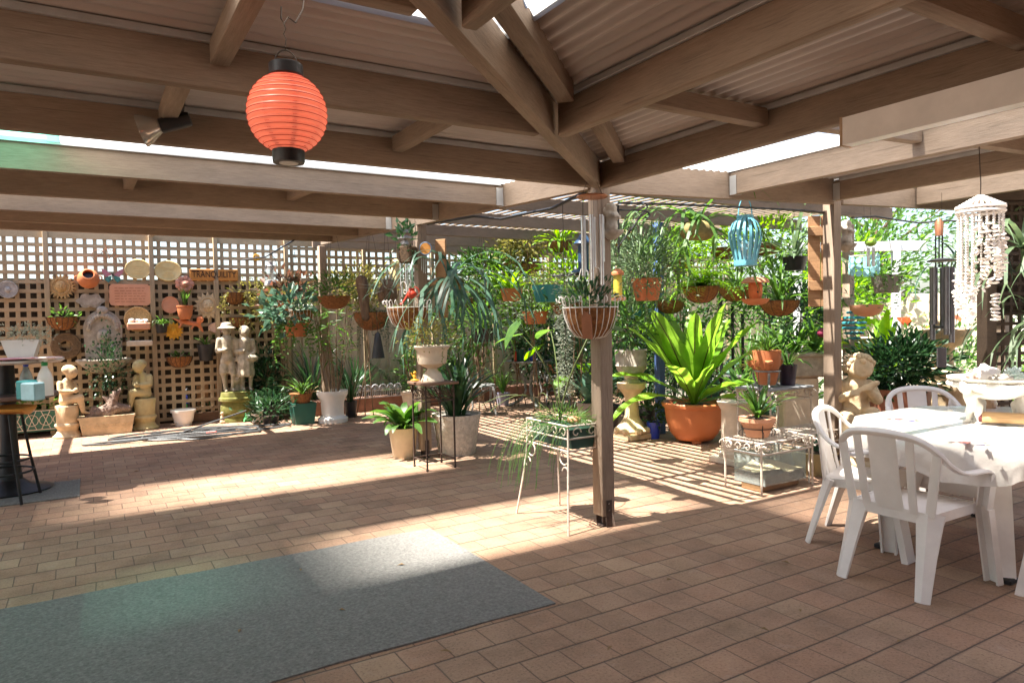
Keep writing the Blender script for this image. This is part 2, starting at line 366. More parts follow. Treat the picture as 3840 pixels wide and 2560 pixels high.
# ---------------------------------------------------------------- palette
TIMBER = woodmat('painted_timber', (.275, .203, .148), (.195, .138, .096), (.34, .262, .20))
LATT = woodmat('lattice_timber', (.40, .30, .185), (.31, .225, .135), (.48, .37, .24))
RAWWOOD = woodmat('raw_board', (.36, .20, .10), (.24, .125, .06), (.46, .28, .15))
DKWOOD = woodmat('dark_board', (.16, .09, .05), (.09, .05, .03), (.24, .14, .08))
SHEET = mat('roof_sheet_paint', (.50, .445, .415), .45, var=.1, scale=2, bump=0)
FLASH = mat('galvanised', (.55, .56, .56), .4, .5, var=.15, scale=6, bump=0)
FENCE = mat('fence_steel_paint', (.50, .41, .32), .5, var=.12, scale=1.5, bump=0)
CARPET = mat('grey_carpet', (.215, .208, .198), .95, var=.35, scale=70, bump=.9, bscale=320, bd=.006, spec=.1)
TERRA = mat('terracotta', (.50, .17, .065), .7, var=.18, scale=5, bump=.2)
TERRAP = mat('pale_terracotta', (.58, .27, .15), .8, var=.2, scale=7)
TERRAL = mat('light_orange_clay', (.66, .33, .2), .7, var=.12, scale=6)
CREAM = mat('cream_concrete', (.62, .52, .40), .85, var=.18, scale=8, bump=.4)
SAND = mat('sandstone_cast', (.58, .44, .27), .9, var=.25, scale=10, bump=.5, bscale=60)
MOSSY = mat('mossy_sandstone', (.50, .42, .22), .9, var=.3, scale=7, col2=(.38, .36, .08), bump=.5, bscale=60)
GREYST = mat('grey_cast_stone', (.42, .37, .31), .9, var=.3, scale=14, bump=.5)
WHITEST = mat('white_cast_stone', (.72, .69, .62), .8, var=.18, scale=12, bump=.4)
ROUGHP = mat('rough_textured_render', (.66, .61, .54), .95, var=.25, scale=24, bump=1.0, bscale=38, bd=.03)
WPLAST = mat('white_plastic', (.78, .74, .71), .36, var=.09, scale=7, bump=.05, spec=.5)
WPOT = mat('white_glazed', (.76, .74, .70), .35, var=.08, scale=5, bump=.1)
BLACKM = mat('black_metal', (.02, .02, .021), .45, .3, var=.3)
BLACKP = mat('black_plastic', (.022, .022, .024), .4, var=.3)
RUST = mat('rusty_white_iron', (.58, .50, .42), .7, .1, var=.15, scale=26, col2=(.27, .12, .05), bump=.5)
RUSTD = mat('dark_rusty_iron', (.075, .05, .04), .7, .3, var=.4, scale=24, bump=.4)
IRON = mat('weathered_cast_iron', (.30, .30, .29), .6, .3, var=.5, scale=28, bump=.6)
LACE = mat('silver_cast_lace', (.50, .50, .52), .5, .3, var=.3, scale=22)
WWIRE = mat('white_coated_wire', (.74, .71, .67), .4, var=.08)
DWIRE = mat('dark_wire', (.06, .045, .035), .5, .6, var=.3)
ALU = mat('aluminium_tube', (.62, .62, .63), .28, .9, var=.1)
DTUBE = mat('dark_grey_tube', (.17, .17, .18), .35, .7, var=.15)
COIR = mat('coir_fibre', (.27, .115, .04), .98, var=.45, scale=45, bump=1, bscale=150, bd=.008)
SOIL = mat('potting_soil', (.05, .033, .022), 1, var=.5, scale=40, bump=1)
STRAW = mat('woven_straw', (.52, .34, .15), .85, var=.35, scale=50, bump=.9, bscale=110)
BLUEP = mat('blue_glazed', (.035, .06, .42), .3, var=.15)
BLUEPOST = mat('blue_paint', (.07, .13, .30), .6, var=.25)
GREENP = mat('green_plastic', (.03, .12, .09), .4, var=.15)
TEAL = mat('teal_plastic', (.03, .24, .25), .4, var=.12)
GREYP = mat('grey_plastic', (.16, .17, .18), .5, var=.15)
SLATE = mat('slate_blue_pot', (.16, .24, .25), .5, var=.2)
PURP = mat('dark_plum_plastic', (.03, .018, .035), .35, var=.2)
LTEAL = mat('aqua_plastic', (.12, .42, .44), .4, var=.1)
YEL = mat('yellow_glaze', (.70, .36, .03), .5, var=.2)
CREAMY = mat('cream_yellow_glaze', (.68, .53, .25), .5, var=.15)
ORANGEW = mat('orange_moulded_seat', (.62, .27, .06), .4, var=.12)
RED = mat('red_enamel', (.50, .05, .025), .35, var=.15)
PINKC = mat('pink_clay', (.55, .26, .18), .8, var=.25, scale=20, bump=.6)
PEACH = mat('peach_glaze', (.62, .42, .33), .5, var=.15)
SILV = mat('aged_silver', (.42, .40, .38), .5, .4, var=.35, scale=20, bump=.5)
ABLUE = mat('sky_blue_enamel', (.14, .40, .50), .45, var=.25, scale=12)
BARK = mat('bark', (.17, .11, .07), .95, var=.45, scale=16, bump=1, bscale=30, bd=.02, stretch=(1, 1, .3))
DRIFT = mat('driftwood', (.27, .19, .15), .95, var=.5, scale=18, bump=1, bd=.02)
SHELL = mat('shell', (.86, .80, .74), .4, var=.08, scale=25)
SHELLD = mat('shell_bead', (.82, .77, .71), .5, var=.1, scale=60)
HOSE = mat('grey_hose', (.075, .078, .08), .45, var=.2)
BRICKR = mat('red_brick_edge', (.24, .12, .08), .9, var=.3, scale=10, bump=.6)
GRAVEL = mat('pale_gravel', (.36, .32, .26), .95, var=.35, scale=30, bump=.8)
COPPER = mat('copper_disc', (.50, .22, .12), .45, .5, var=.25)
AQUA = mat('aqua_capiz', (.30, .62, .66), .35, var=.15)
g1 = leafmat('leaf_mid', (.035, .095, .02), (.09, .19, .035))
g2 = leafmat('leaf_dark', (.012, .045, .018), (.035, .085, .03), .25, .3)
g3 = leafmat('leaf_bright', (.10, .24, .02), (.20, .36, .03), .5)
g4 = leafmat('leaf_greygreen', (.08, .14, .075), (.17, .24, .12), .35, .5)
g5 = leafmat('leaf_silver', (.22, .27, .20), (.42, .45, .36), .3, .5)
g6 = leafmat('leaf_olive', (.11, .12, .025), (.24, .22, .06), .4)
g7 = leafmat('leaf_rust', (.22, .06, .03), (.42, .14, .05), .4)
g10 = leafmat('leaf_bronze', (.035, .055, .03), (.17, .075, .045), .3)
g8 = leafmat('leaf_nest', (.055, .17, .015), (.15, .33, .03), .55, .38, 6)
g9 = leafmat('leaf_bluegreen', (.035, .09, .06), (.10, .18, .12), .3, .35)
STEM = mat('plant_stem', (.10, .13, .04), .7, var=.3)
STEMB = mat('brown_stem', (.20, .13, .075), .85, var=.3)
# ---------------------------------------------------------------- camera and light
cd = bpy.data.cameras.new('camera'); cam = bpy.data.objects.new('camera', cd); COL.objects.link(cam)
cam.matrix_world = Matrix(((rgt.x, upv.x, -fwd.x, 0), (rgt.y, upv.y, -fwd.y, 0), (rgt.z, upv.z, -fwd.z, H), (0, 0, 0, 1)))
cd.sensor_width = 36; cd.lens = 24.653; cd.clip_end = 600; cd.clip_start = .05
sc.camera = cam
sun_travel = (dA * .45 - dB * .08 + V((0, 0, -1))).normalized(); to_sun = -sun_travel
sl = bpy.data.lights.new('sun', 'SUN'); sl.energy = 5; sl.angle = math.radians(.53); sl.color = (1, .95, .86)
so = bpy.data.objects.new('sun', sl); COL.objects.link(so); so.rotation_euler = sun_travel.to_track_quat('-Z', 'Y').to_euler(); so.location = (0, 0, 30)
w = bpy.data.worlds.new('World'); sc.world = w; w.use_nodes = True
nt = w.node_tree; bg = nt.nodes['Background']; sky = nt.nodes.new('ShaderNodeTexSky'); sky.sky_type = 'NISHITA'; sky.sun_disc = False
sky.sun_elevation = math.asin(to_sun.z); sky.sun_rotation = math.atan2(to_sun.x, to_sun.y); sky.dust_density = 2.2; sky.air_density = 1.0
nt.links.new(sky.outputs[0], bg.inputs[0]); bg.inputs[1].default_value = .08
sc.view_settings.view_transform = 'Standard'; sc.view_settings.look = 'None'; sc.view_settings.exposure = 2.2; sc.view_settings.gamma = 1
cy = sc.cycles; cy.max_bounces = 10; cy.diffuse_bounces = 6; cy.transparent_max_bounces = 24; cy.sample_clamp_indirect = 8; cy.use_denoising = True
cy.caustics_reflective = False; cy.caustics_refractive = False
# ---------------------------------------------------------------- ground
gm = MB(); gm.add([(-300, -300, 0), (300, -300, 0), (300, 300, 0), (-300, 300, 0)], [(0, 1, 2, 3)])
struct('ground', gm, GRAVEL, (0, 0, -.012))
pm = MB(); pm.add([(-9, -6, 0), (8.6, -6, 0), (8.6, 11.4, 0), (-9, 11.4, 0)], [(0, 1, 2, 3)])
struct('patio_paving', pm, pavermat(), (0, 0, 0), RA)
# carpet runner with a lifted, slightly wavy edge
cm = MB(); n1, n2 = 60, 24
for i in range(n1 + 1):
    for j in range(n2 + 1):
        a = -4.2 + 6.13 * i / n1; b = 2.83 + 1.49 * j / n2
        ed = (.004 * math.sin(a * 9) if j in (0, n2) else 0)
        cm.v.append((a, b + ed, .007 + .0015 * math.sin(a * 5 + b * 3) + (.001 if abs(a - .83) > .02 else -.002)))
for i in range(n1):
    for j in range(n2): k = i * (n2 + 1) + j; cm.f.append((k, k + n2 + 1, k + n2 + 2, k + 1))
o = len(cm.v); edge = [i * (n2 + 1) for i in range(n1 + 1)] + [n1 * (n2 + 1) + j for j in range(1, n2 + 1)] + [i * (n2 + 1) + n2 for i in range(n1 - 1, -1, -1)] + [j for j in range(n2 - 1, 0, -1)]
cm.v += [(cm.v[k][0], cm.v[k][1], .0005) for k in edge]
for i in range(len(edge)): j = (i + 1) % len(edge); cm.f.append((edge[i], edge[j], o + j, o + i))
cr = solo('carpet_runner', cm, CARPET, 'long grey carpet runner laid on the brick paving in the foreground', 'carpet', (0, 0, 0), RA)
# ---------------------------------------------------------------- roofed part of the patio
roof = thing('patio_roof', 'brown painted timber patio roof with posts, beams and ribbed roof sheets', 'patio roof', W(2.95, 3.72))
roof.rotation_euler.z = 0
rootP = V(roof.location)
def lw(a, b, z): return W(a, b, z) - rootP
BH = .165
def zbL(b): return 2.262 + .039 * max(0, b - 3.67)
def zbR(a): return 2.252 + .036 * max(0, a - 2.9)
def hipA(b): return .8 + (b - 1.74) * 1.086
def hipB(a): return 1.74 + (a - .8) / 1.086
def timber(name, p0, p1, w_, h_, m=TIMBER, parent=roof, up=V((0, 0, 1)), root=None):
    # p0,p1: centre line ends in world; the part gets its own frame with x along its length so the grain follows
    root = rootP if root is None else root
    p0, p1 = V(p0), V(p1); L = (p1 - p0).length; x, y, z = basis(p1 - p0, up)
    mb = MB(); e = min(.004, w_ * .12)
    mb.rbox((L / 2, 0, 0), (L, w_, h_), e)
    o = build(name, mb, m, parent); o.matrix_local = Matrix((( x.x, y.x, z.x, p0.x - root.x), (x.y, y.y, z.y, p0.y - root.y), (x.z, y.z, z.z, p0.z - root.z), (0, 0, 0, 1)))
    return o
Lb = [-.1, .85, 1.79, 2.73, 3.67, 4.85, 6.05, 7.25, 8.35, 9.4]
for b in Lb:
    e = hipA(b) - .05 if b < 3.6 else 2.875
    z = zbL(b) + BH / 2
    timber('beam', W(-6, b + .025, z), W(e, b + .025, z), .05, BH)
Rb = [-.1, .95, 1.9, 2.9, 4.15, 5.4, 6.65, 7.9]
for a in Rb:
    e = hipB(a) - .06 if a < 2.8 else 3.665
    z = zbR(a) + BH / 2
    timber('beam', W(a + .025, -4, z), W(a + .025, e, z), .05, BH)
# edge beam over the posts (runs away), back beam (runs right), hip beam
for b0, b1 in ((3.74, 6.6), (6.61, 9.95)): timber('edge_beam', W(2.9, b0, zbL(b0) + BH / 2 + .005), W(2.9, b1, zbL(b1) + BH / 2 + .005), .05, BH + .03)
for a0, a1 in ((2.99, 5.43), (5.55, 8.4)): timber('edge_beam', W(a0, 3.7, zbR(a0) + BH / 2), W(a1, 3.7, zbR(a1) + BH / 2), .05, BH + .05)
timber('hip_beam', W(hipA(-.9), -.9, 2.258 + .085), W(2.9, 3.68, 2.258 + .085), .06, .17)
timber('hip_board', W(hipA(-.9) + .17, -.9 - .02, 2.40), W(1.83, 2.53, 2.40), .075, .09)
timber('hip_board', W(2.03, 2.62, 2.40), W(2.84, 3.38, 2.40), .075, .09)
# blocking between beams
for a, b0, b1 in ((.44, 1.84, 2.72), (.35, 2.78, 3.66), (1.5, 2.78, 3.66), (-1.0, 2.78, 3.66), (.3, 4.9, 6.04), (1.5, 4.9, 6.04), (-1.45, 9.46, 10.85), (.79, 9.46, 10.85), (-.6, .9, 1.78), (-1.7, 1.84, 2.72)):
    z = (zbL(b0) + zbL(b1)) / 2 + .125
    timber('blocking', W(a, b0, zbL(b0) + .122), W(a, b1, zbL(b1) + .122), .045 if b0 == 3.72 else .065, .085)
for b, a0, a1 in ((2.34, 1.96, 2.89), (1.2, 1.96, 2.89), (2.28, 2.96, 4.14), (1.1, 2.96, 4.14), (2.2, 4.21, 5.39), (.2, 1.01, 1.89), (1.2, 1.01, 1.5), (2.2, 5.46, 6.64)):
    timber('blocking', W(a0, b, zbR(a0) + .122), W(a1, b, zbR(a1) + .122), .065, .085)
# corrugated sheets, ribs parallel to the beams
def sheet(name, m, wing, u0, u1, lo, hi, dz=0):
    mb = MB(); pitch = .076; n = max(8, int((u1 - u0) / pitch * 8)); mb.uv = []
    for i in range(n + 1):
        u = u0 + (u1 - u0) * i / n; zz = (zbL(u) if wing == 'L' else zbR(u)) + BH + .014 + .0095 * math.cos(2 * PI * u / pitch) + dz
        l0 = lo(u) if callable(lo) else lo; l1 = hi(u) if callable(hi) else hi
        for l, k in ((l0, 0), (l1, 1)):
            mb.v.append(tuple(lw(l, u, zz) if wing == 'L' else lw(u, l, zz))); mb.uv.append((k, i / n))
    for i in range(n): q = 2 * i; mb.f.append((q, q + 1, q + 3, q + 2))
    o = build(name, mb, m, roof); return o
WHITESKY = sheetmat('clear_roof_sheet', (.97, .97, .96), .98, .22, .05, .6)
OPAL = sheetmat('opal_roof_sheet', (.60, .59, .57), .32, .22, fx=((0, 0), (.55, .2), (.72, 1.0), (.80, 1.0), (.86, .1), (1, 0)))  # clear stretch placed so sun reaches the lantern but not the floor
GREEN = sheetmat('green_roof_sheet', (.25, .80, .62), .09, .3, fx=((0, .2), (.3, 1.0), (.55, 1.0), (.75, .4), (1, 0)))
hA = lambda b: hipA(b) + .05
hB = lambda a: hipB(a) + .05
sheet('roof_sheet', SHEET, 'L', -3, 1.86, -6, hA, .012)
sheet('skylight_sheet', OPAL, 'L', 1.82, 2.26, -2.5, hA)
sheet('roof_sheet', SHEET, 'L', 1.82, 2.26, -6, -2.49, .012)
sheet('roof_sheet', SHEET, 'L', 2.22, 3.74, -6, lambda b: min(hA(b), 2.93), .012)
sheet('skylight_sheet', WHITESKY, 'L', 3.722, 4.87, -.16, 2.93)
sheet('skylight_sheet', GREEN, 'L', 3.722, 4.87, -1.25, -.10, .010)
sheet('roof_sheet', SHEET, 'L', 3.6, 4.89, -6, -1.19, .022)
sheet('roof_sheet', SHEET, 'L', 4.84, 6.10, -6, 2.93, .012)
sheet('skylight_sheet', WHITESKY, 'L', 6.072, 7.27, -1.6, 2.93)
sheet('roof_sheet', SHEET, 'L', 6.04, 7.30, -6, -1.55, .022)
sheet('roof_sheet', SHEET, 'L', 7.24, 9.46, -6, 2.93, .012)
sheet('roof_sheet', SHEET, 'R', -2.0, .98, -4, hB, .012)
sheet('skylight_sheet', sheetmat('frosted_roof_sheet', (.55, .54, .52), 0, .22), 'R', .94, 1.36, -1.5, hB)
sheet('roof_sheet', SHEET, 'R', .94, 1.36, -4, -1.48, .012)
sheet('roof_sheet', SHEET, 'R', 1.31, 2.99, -4, lambda a: min(hB(a), 3.72), .012)
sheet('skylight_sheet', WHITESKY, 'R', 2.952, 4.17, -4, 3.72)
sheet('roof_sheet', SHEET, 'R', 4.13, 5.46, -4, 3.72, .012)
sheet('skylight_sheet', WHITESKY, 'R', 5.422, 6.67, -4, 3.72)
sheet('roof_sheet', SHEET, 'R', 6.64, 7.95, -4, 3.72, .012)
# metal angle strips where the sheets sit on the beams
for b in (2.73, 3.67, 1.79):
    z = zbL(b) + BH + .003; timber('flashing', W(-6, b - .012, z), W(min(hipA(b), 2.9) - .1, b - .012, z), .02, .028, FLASH)
for a in (1.9, 2.9, .95):
    z = zbR(a) + BH + .003; timber('flashing', W(a - .012, -4, z), W(a - .012, min(hipB(a), 3.6) - .14, z), .02, .028, FLASH)
for b in (4.85, 7.25):
    z = zbL(b) + BH + .003; timber('flashing', W(-6, b - .012, z), W(2.85, b - .012, z), .02, .028, FLASH)
timber('flashing', W(5.388, -4, zbR(5.4) + BH + .003), W(5.388, 3.6, zbR(5.4) + BH + .003), .02, .028, FLASH)
# posts on galvanised stirrups
for a, b, zt in ((2.95, 3.72, 2.43), (2.93, 6.62, 2.37), (2.86, 9.85, 2.47), (5.49, 3.74, 2.36), (8.45, 3.74, 2.45), (-6, 3.7, 2.26), (-6, 9.4, 2.46)):
    p = timber('post', W(a, b, .075), W(a, b, zt), .105, .105, up=dA)
    st = MB(); q = Matrix.Rotation(RA, 4, 'Z')
    for sgn in (-1, 1): st.box((0, sgn * .056, .09), (.045, .006, .18))
    st.box((0, 0, .068), (.05, .118, .006)); st.tube([(0, 0, 0), (0, 0, .066)], .011, 8); st.box((0, 0, .004), (.07, .07, .008))
    for sgn in (-1, 1):
        for z in (.11, .155): st.tube([(0, sgn * .058, z), (0, sgn * .066, z)], .009, 6)
    build('stirrup', st, RUSTD, roof, True, lw(a, b, 0), RA)
# ---------------------------------------------------------------- slatted pergola behind the roof
pg0 = W(5.5, 6)
perg = thing('slatted_pergola', 'slatted timber pergola behind the patio roof with thin shade battens', 'pergola', pg0)
for b in (4.7, 5.9, 7.1, 8.3, 9.5, 10.6):
    timber('joist', W(2.935, b, 2.52 + .012 * (b - 4.7)), W(8.0, b, 2.52 + .012 * (b - 4.7)), .045, .14, parent=perg, root=pg0)
slat = MB()
a = 2.99
while a < 8.0:
    slat.bar(W(a, 3.78, 2.612) - pg0, W(a + R.uniform(-.01, .01), 10.9, 2.69) - pg0, .050, .012); a += .126
build('shade_battens', slat, TIMBER, perg)
timber('post', W(7.95, 5.2, 0), W(7.95, 5.2, 2.46), .1, .1, parent=perg, root=pg0, up=dA)
timber('post', W(7.95, 9.5, 0), W(7.95, 9.5, 2.5), .1, .1, parent=perg, root=pg0, up=dA)
bp = at(1517, 985, 8.35); bp.z = 0
timber('post', bp, bp + V((0, 0, 2.5)), .09, .09, BLUEPOST, perg, dA, pg0)['label'] = 'blue painted post'
# ---------------------------------------------------------------- lattice and metal fence
FB = 10.97
lf0 = W(2, FB)
lat = thing('lattice_fence', 'tan square lattice fence on timber posts hung with garden ornaments', 'fence', lf0)
posts_a = [-4.1, -2.88, -1.66, -.43, .79, 1.62, 2.62, 3.85, 5.05, 6.25, 7.45, 8.65, 9.85, 11.05, 12.3]
for a in posts_a: timber('post', W(a, FB - .03, 0), W(a, FB - .03, 2.66), .075, .06, LATT, lat, dA, lf0)
for k in range(len(posts_a) - 1):
    a0, a1 = posts_a[k] + .035, posts_a[k + 1] - .035; mb = MB(); n = max(3, round((a1 - a0) / .12)); st = (a1 - a0) / n
    z0 = .08 if a1 < 2.7 else 1.82
    for i in range(n): x = a0 + st * (i + .5); mb.bar(W(x, FB, z0) - lf0, W(x, FB, 2.66) - lf0, .048, .008, dB)
    z = z0
    while z < 2.6: mb.bar(W(a0 - .02, FB - .009, z) - lf0, W(a1 + .02, FB - .009, z) - lf0, .008, .048); z += .12
    mb.bar(W(a0 - .02, FB - .012, 2.62) - lf0, W(a1 + .02, FB - .012, 2.62) - lf0, .02, .10)
    build('lattice_panel', mb, LATT, lat)
mf0 = W(4, FB + .2); mb = MB(); n = 0; a = 2.6; pr_ = []
while a < 16:
    for da, dz in ((0, 0), (.05, 0), (.07, .03), (.11, .03), (.13, 0)): pr_.append((a + da, dz))
    a += .16
for (x, y) in pr_: mb.v += [tuple(W(x, FB + .16 + y, 0) - mf0), tuple(W(x, FB + .16 + y, 2.07) - mf0)]
for i in range(len(pr_) - 1): mb.f.append((2 * i, 2 * i + 2, 2 * i + 3, 2 * i + 1))
mb.bar(W(2.6, FB + .175, 2.07) - mf0, W(16, FB + .175, 2.07) - mf0, .06, .05)
mf = thing('metal_fence', 'beige ribbed steel boundary fence behind the lattice', 'fence', mf0); build('fence_panel', mb, FENCE, mf)

hw = MB(); hw.bar(W(-6.2, -4.1, 1.35), W(8.6, -4.1, 1.35), .2, 2.7); 
solo('unseen_house_wall', hw, BRICKR, 'unseen brick house wall added behind the camera to hold back skylight', 'wall')  # out of view, added to cut the skylight reaching the patio

df0 = W(-2, FB + .2); df = thing('paling_fence', 'paling fence behind the ornament lattice, coloured dark to stand in for shade', 'fence', df0); mb = MB(); a = -7.0; k = 0
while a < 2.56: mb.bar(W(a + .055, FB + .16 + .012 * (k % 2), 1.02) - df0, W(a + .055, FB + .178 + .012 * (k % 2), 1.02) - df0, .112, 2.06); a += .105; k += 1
build('palings', mb, woodmat('shade_dark_paling', (.030, .021, .014), (.018, .012, .008), (.045, .03, .02)), df)  # near-black colour stands in for the shade behind the lattice

# steel joist hangers and bolts where timbers meet
for b in (4.85, 6.05, 7.25): 
    mb = MB(); mb.box((0, 0, .07), (.004, .062, .15)); mb.box((-.03, -.03, .07), (.06, .003, .14)); mb.box((-.03, .03, .07), (.06, .003, .14)); build('joist_hanger', mb, FLASH, roof, False, lw(2.872, b + .025, zbL(b)), RA)
for a in (4.15, 5.4):
    mb = MB(); mb.box((-.03, -.03, .07), (.003, .06, .14)); mb.box((.03, -.03, .07), (.003, .06, .14)); build('joist_hanger', mb, FLASH, roof, False, lw(a + .025, 3.664, zbR(a)), RA)
mb = MB()
for z in (2.30, 2.38):
    for sgn in (-.025, .03): mb.tube([W(2.95 + sgn, 3.66, z) - rootP, W(2.95 + sgn, 3.655, z) - rootP], .010, 8)
for z in (2.29, 2.36): mb.tube([W(2.89, 3.70, z) - rootP, W(2.885, 3.70, z) - rootP], .010, 8)
build('bolt_head', mb, RUSTD, roof)
# ---------------------------------------------------------------- table and chairs on the right
def chair(label, loc, rz):
    t = thing('garden_chair', label, 'chair', loc, rz, 'white plastic chairs round the table')
    mb = MB(); nx, ny = 12, 12; vs = []; 
    for k in (0, 1):
        for j in range(ny + 1):
            for i in range(nx + 1):
                u, v = i / nx * 2 - 1, j / ny
                x = u * (.205 + .03 * v); y = -.21 + .44 * v
                z = .415 - .018 * (1 - u * u) * math.sin(PI * min(1, v * 1.05)) + .012 * v - (.03 * max(0, v - .85) / .15 if v > .85 else 0)
                if abs(u) > .95: z -= .012
                vs.append((x, y, z - (.012 if k else 0)))
    N = (nx + 1) * (ny + 1); fs = []
    for j in range(ny):
        for i in range(nx):
            a = j * (nx + 1) + i; fs += [(a, a + 1, a + nx + 2, a + nx + 1), (N + a, N + a + nx + 1, N + a + nx + 2, N + a + 1)]
    def ed(i0, i1): fs.append((i0, N + i0, N + i1, i1))
    for i in range(nx): ed(i, i + 1); ed(ny * (nx + 1) + i + 1, ny * (nx + 1) + i)
    for j in range(ny): ed((j + 1) * (nx + 1), j * (nx + 1)); ed(j * (nx + 1) + nx, (j + 1) * (nx + 1) + nx)
    mb.add(vs, fs)
    # skirt under the seat
    for s in (-1, 1): mb.bar((s * .205, -.2, .385), (s * .225, .2, .395), .012, .05)
    mb.bar((-.2, -.2, .383), (.2, -.2, .383), .012, .055); mb.bar((-.22, .215, .388), (.22, .215, .388), .012, .05)
    build('seat', mb, WPLAST, t)
    def sec(w, h):
        o = []
        for k in range(10): a = 2 * PI * k / 10; c, s = math.cos(a), math.sin(a); o.append((math.copysign(abs(c) ** .6, c) * w / 2, math.copysign(abs(s) ** .6, s) * h / 2))
        return o
    half = [(.30, .16, .585), (.305, .10, .607), (.305, .02, .612), (.30, -.06, .614), (.292, -.125, .63), (.276, -.18, .666), (.252, -.222, .715), (.212, -.252, .758), (.155, -.272, .785), (.08, -.283, .797), (0, -.286, .80)]
    pts = half + [(-x, y, z) for x, y, z in half[-2::-1]]
    m2 = MB(); secs = []
    for i in range(len(pts)):
        q = min(i, len(pts) - 1 - i) / 10; secs.append(sec(.055 - .018 * q if q < .45 else .03 + .012 * q, .02 if q < .4 else .02 + .03 * (q - .4)))
    # smooth the path
    def cr(P, k=3):
        out = []; P = [V(p) for p in P]
        for i in range(len(P) - 1):
            a, b, c, d = P[max(i - 1, 0)], P[i], P[i + 1], P[min(i + 2, len(P) - 1)]
            for s in range(k): q = s / k; out.append(.5 * ((2 * b) + (c - a) * q + (2 * a - 5 * b + 4 * c - d) * q * q + (3 * b - a - 3 * c + d) * q ** 3))
        return out + [P[-1]]
    P2 = cr(pts, 3); s2 = []
    for i in range(len(P2)):
        k = min(i // 3, len(secs) - 2); q = (i % 3) / 3 if i < len(P2) - 1 else 1
        s2.append([(a[0] * (1 - q) + b[0] * q, a[1] * (1 - q) + b[1] * q) for a, b in zip(secs[k], secs[k + 1])])
    m2.sweep(P2, s2, V((0, 0, 1)))
    build('arm_rail', m2, WPLAST, t)
    for s in (-1, 1):      # front leg with channel section that carries the arm
        m3 = MB(); top = V((s * .298, .155, .595)); mid = V((s * .262, .185, .40)); bot = V((s * .275, .255, 0))
        for (p0, p1, w0) in ((top, mid, .065), (mid, bot, .08)):
            m3.sweep([p0, p1], [[(x * (w0 / .05), y) for x, y in ((-.026, -.018), (-.019, -.018), (-.019, .012), (.019, .012), (.019, -.018), (.026, -.018), (.026, .019), (-.026, .019))]] * 2, V((s * .3, 1, 0)))
        build('front_leg', m3, WPLAST, t)
        m4 = MB(); r0 = V((s * .188, -.185, .41)); r1 = V((s * .215, -.305, 0))
        S0 = lambda k: [(-.045 * k, -.02 * k), (.045 * k, -.02 * k), (.045 * k, -.006), (0, .02 * k), (-.045 * k, -.006)]
        m4.sweep([r0, r0.lerp(r1, .12), r0.lerp(r1, .5), r1], [S0(1.5), S0(1.3), S0(1.0), S0(.75)], V((s * .25, -1, 0)))
        build('rear_leg', m4, WPLAST, t)
    def archz(x):
        for (xa, ya, za), (xb, yb, zb_) in zip(half[5:-1], half[6:]):
            if xb <= abs(x) <= xa: q = (abs(x) - xb) / (xa - xb); return yb + (ya - yb) * q, zb_ + (za - zb_) * q
        return -.22, .7
    for x0, x1, w_ in ((0, 0, .15), (.122, .138, .045), (-.122, -.138, .045), (.202, .246, .05), (-.202, -.246, .05)):
        m5 = MB(); p = []
        for k in range(7):
            q = k / 6; yt, zt = archz(x1); p.append(V((x0 + (x1 - x0) * q, -.205 + (yt + .205) * q ** .8, .40 + (zt - .404) * q)))
        m5.sweep(p, sec(w_, .013), V((0, -1, .2))); build('back_slat', m5, WPLAST, t)
    return t
RZ = RA
# local +y is where the chair faces
c1 = chair('white plastic armchair nearest the camera with its back turned to us', W(3.70, 2.06), RA - PI / 2)
c2 = dup(c1, W(4.06, 2.52), RA + PI + math.radians(20), 'white plastic armchair left of the table beside the metal plant shelf')
P = G(2138, 898, .797); a, b = P.dot(dA), P.dot(dB)
c3 = dup(c1, W(a - .27, b + .1, 0) + rgt * .30, RA + math.radians(148), 'white plastic armchair at the far side of the table, only its bright back rim showing')
c4 = dup(c1, W(4.16, 1.36), RA + math.radians(-6), 'white plastic armchair at the right edge of the picture')
# table: resin top and legs
tc = W(4.58, 2.08); TZ = .735
def octo(L, Wd, ch, n=16, rr=.09):
    pts = []; c = [(L - ch, Wd), (-(L - ch), Wd), (-L, Wd - ch), (-L, -(Wd - ch)), (-(L - ch), -Wd), (L - ch, -Wd), (L, -(Wd - ch)), (L, Wd - ch)]
    for i in range(8):
        p, q, s = V((*c[i - 1], 0)), V((*c[i], 0)), V((*c[(i + 1) % 8], 0))
        a = q + (p - q).normalized() * rr; b = q + (s - q).normalized() * rr
        for k in range(5): t = k / 4; pts.append(a * (1 - t) ** 2 + q * 2 * t * (1 - t) + b * t * t)
        e = s + (q - s).normalized() * rr
        for k in range(1, n): pts.append(b.lerp(e, k / n))
    return pts
tb = thing('garden_table', 'white resin table with octagonal top under a clear plastic tablecloth', 'table', tc, RA)
o1 = octo(.78, .62, .38); mb = MB(); n = len(o1)
mb.add([(p.x, p.y, TZ - .03) for p in o1] + [(p.x, p.y, TZ) for p in o1], [tuple(range(n - 1, -1, -1)), tuple(range(n, 2 * n))] + [(i, (i + 1) % n, n + (i + 1) % n, n + i) for i in range(n)])
build('tabletop', mb, WPLAST, tb)
for sx in (-1, 1):
    for sy in (-1, 1):
        m = MB(); m.sweep([V((sx * .34, sy * .17, TZ - .03)), V((sx * .42, sy * .24, .35)), V((sx * .56, sy * .33, .02))], [[(-.07, -.02), (.07, -.02), (.06, .02), (-.06, .02)], [(-.05, -.02), (.05, -.02), (.045, .02), (-.045, .02)], [(-.04, -.018), (.04, -.018), (.035, .018), (-.035, .018)]], V((sx, sy, 0)))
        l = build('leg', m, WPLAST, tb); f = MB(); f.rbox((sx * .56, sy * .33, .014), (.09, .07, .028), .006); build('foot', f, BLACKP, l)
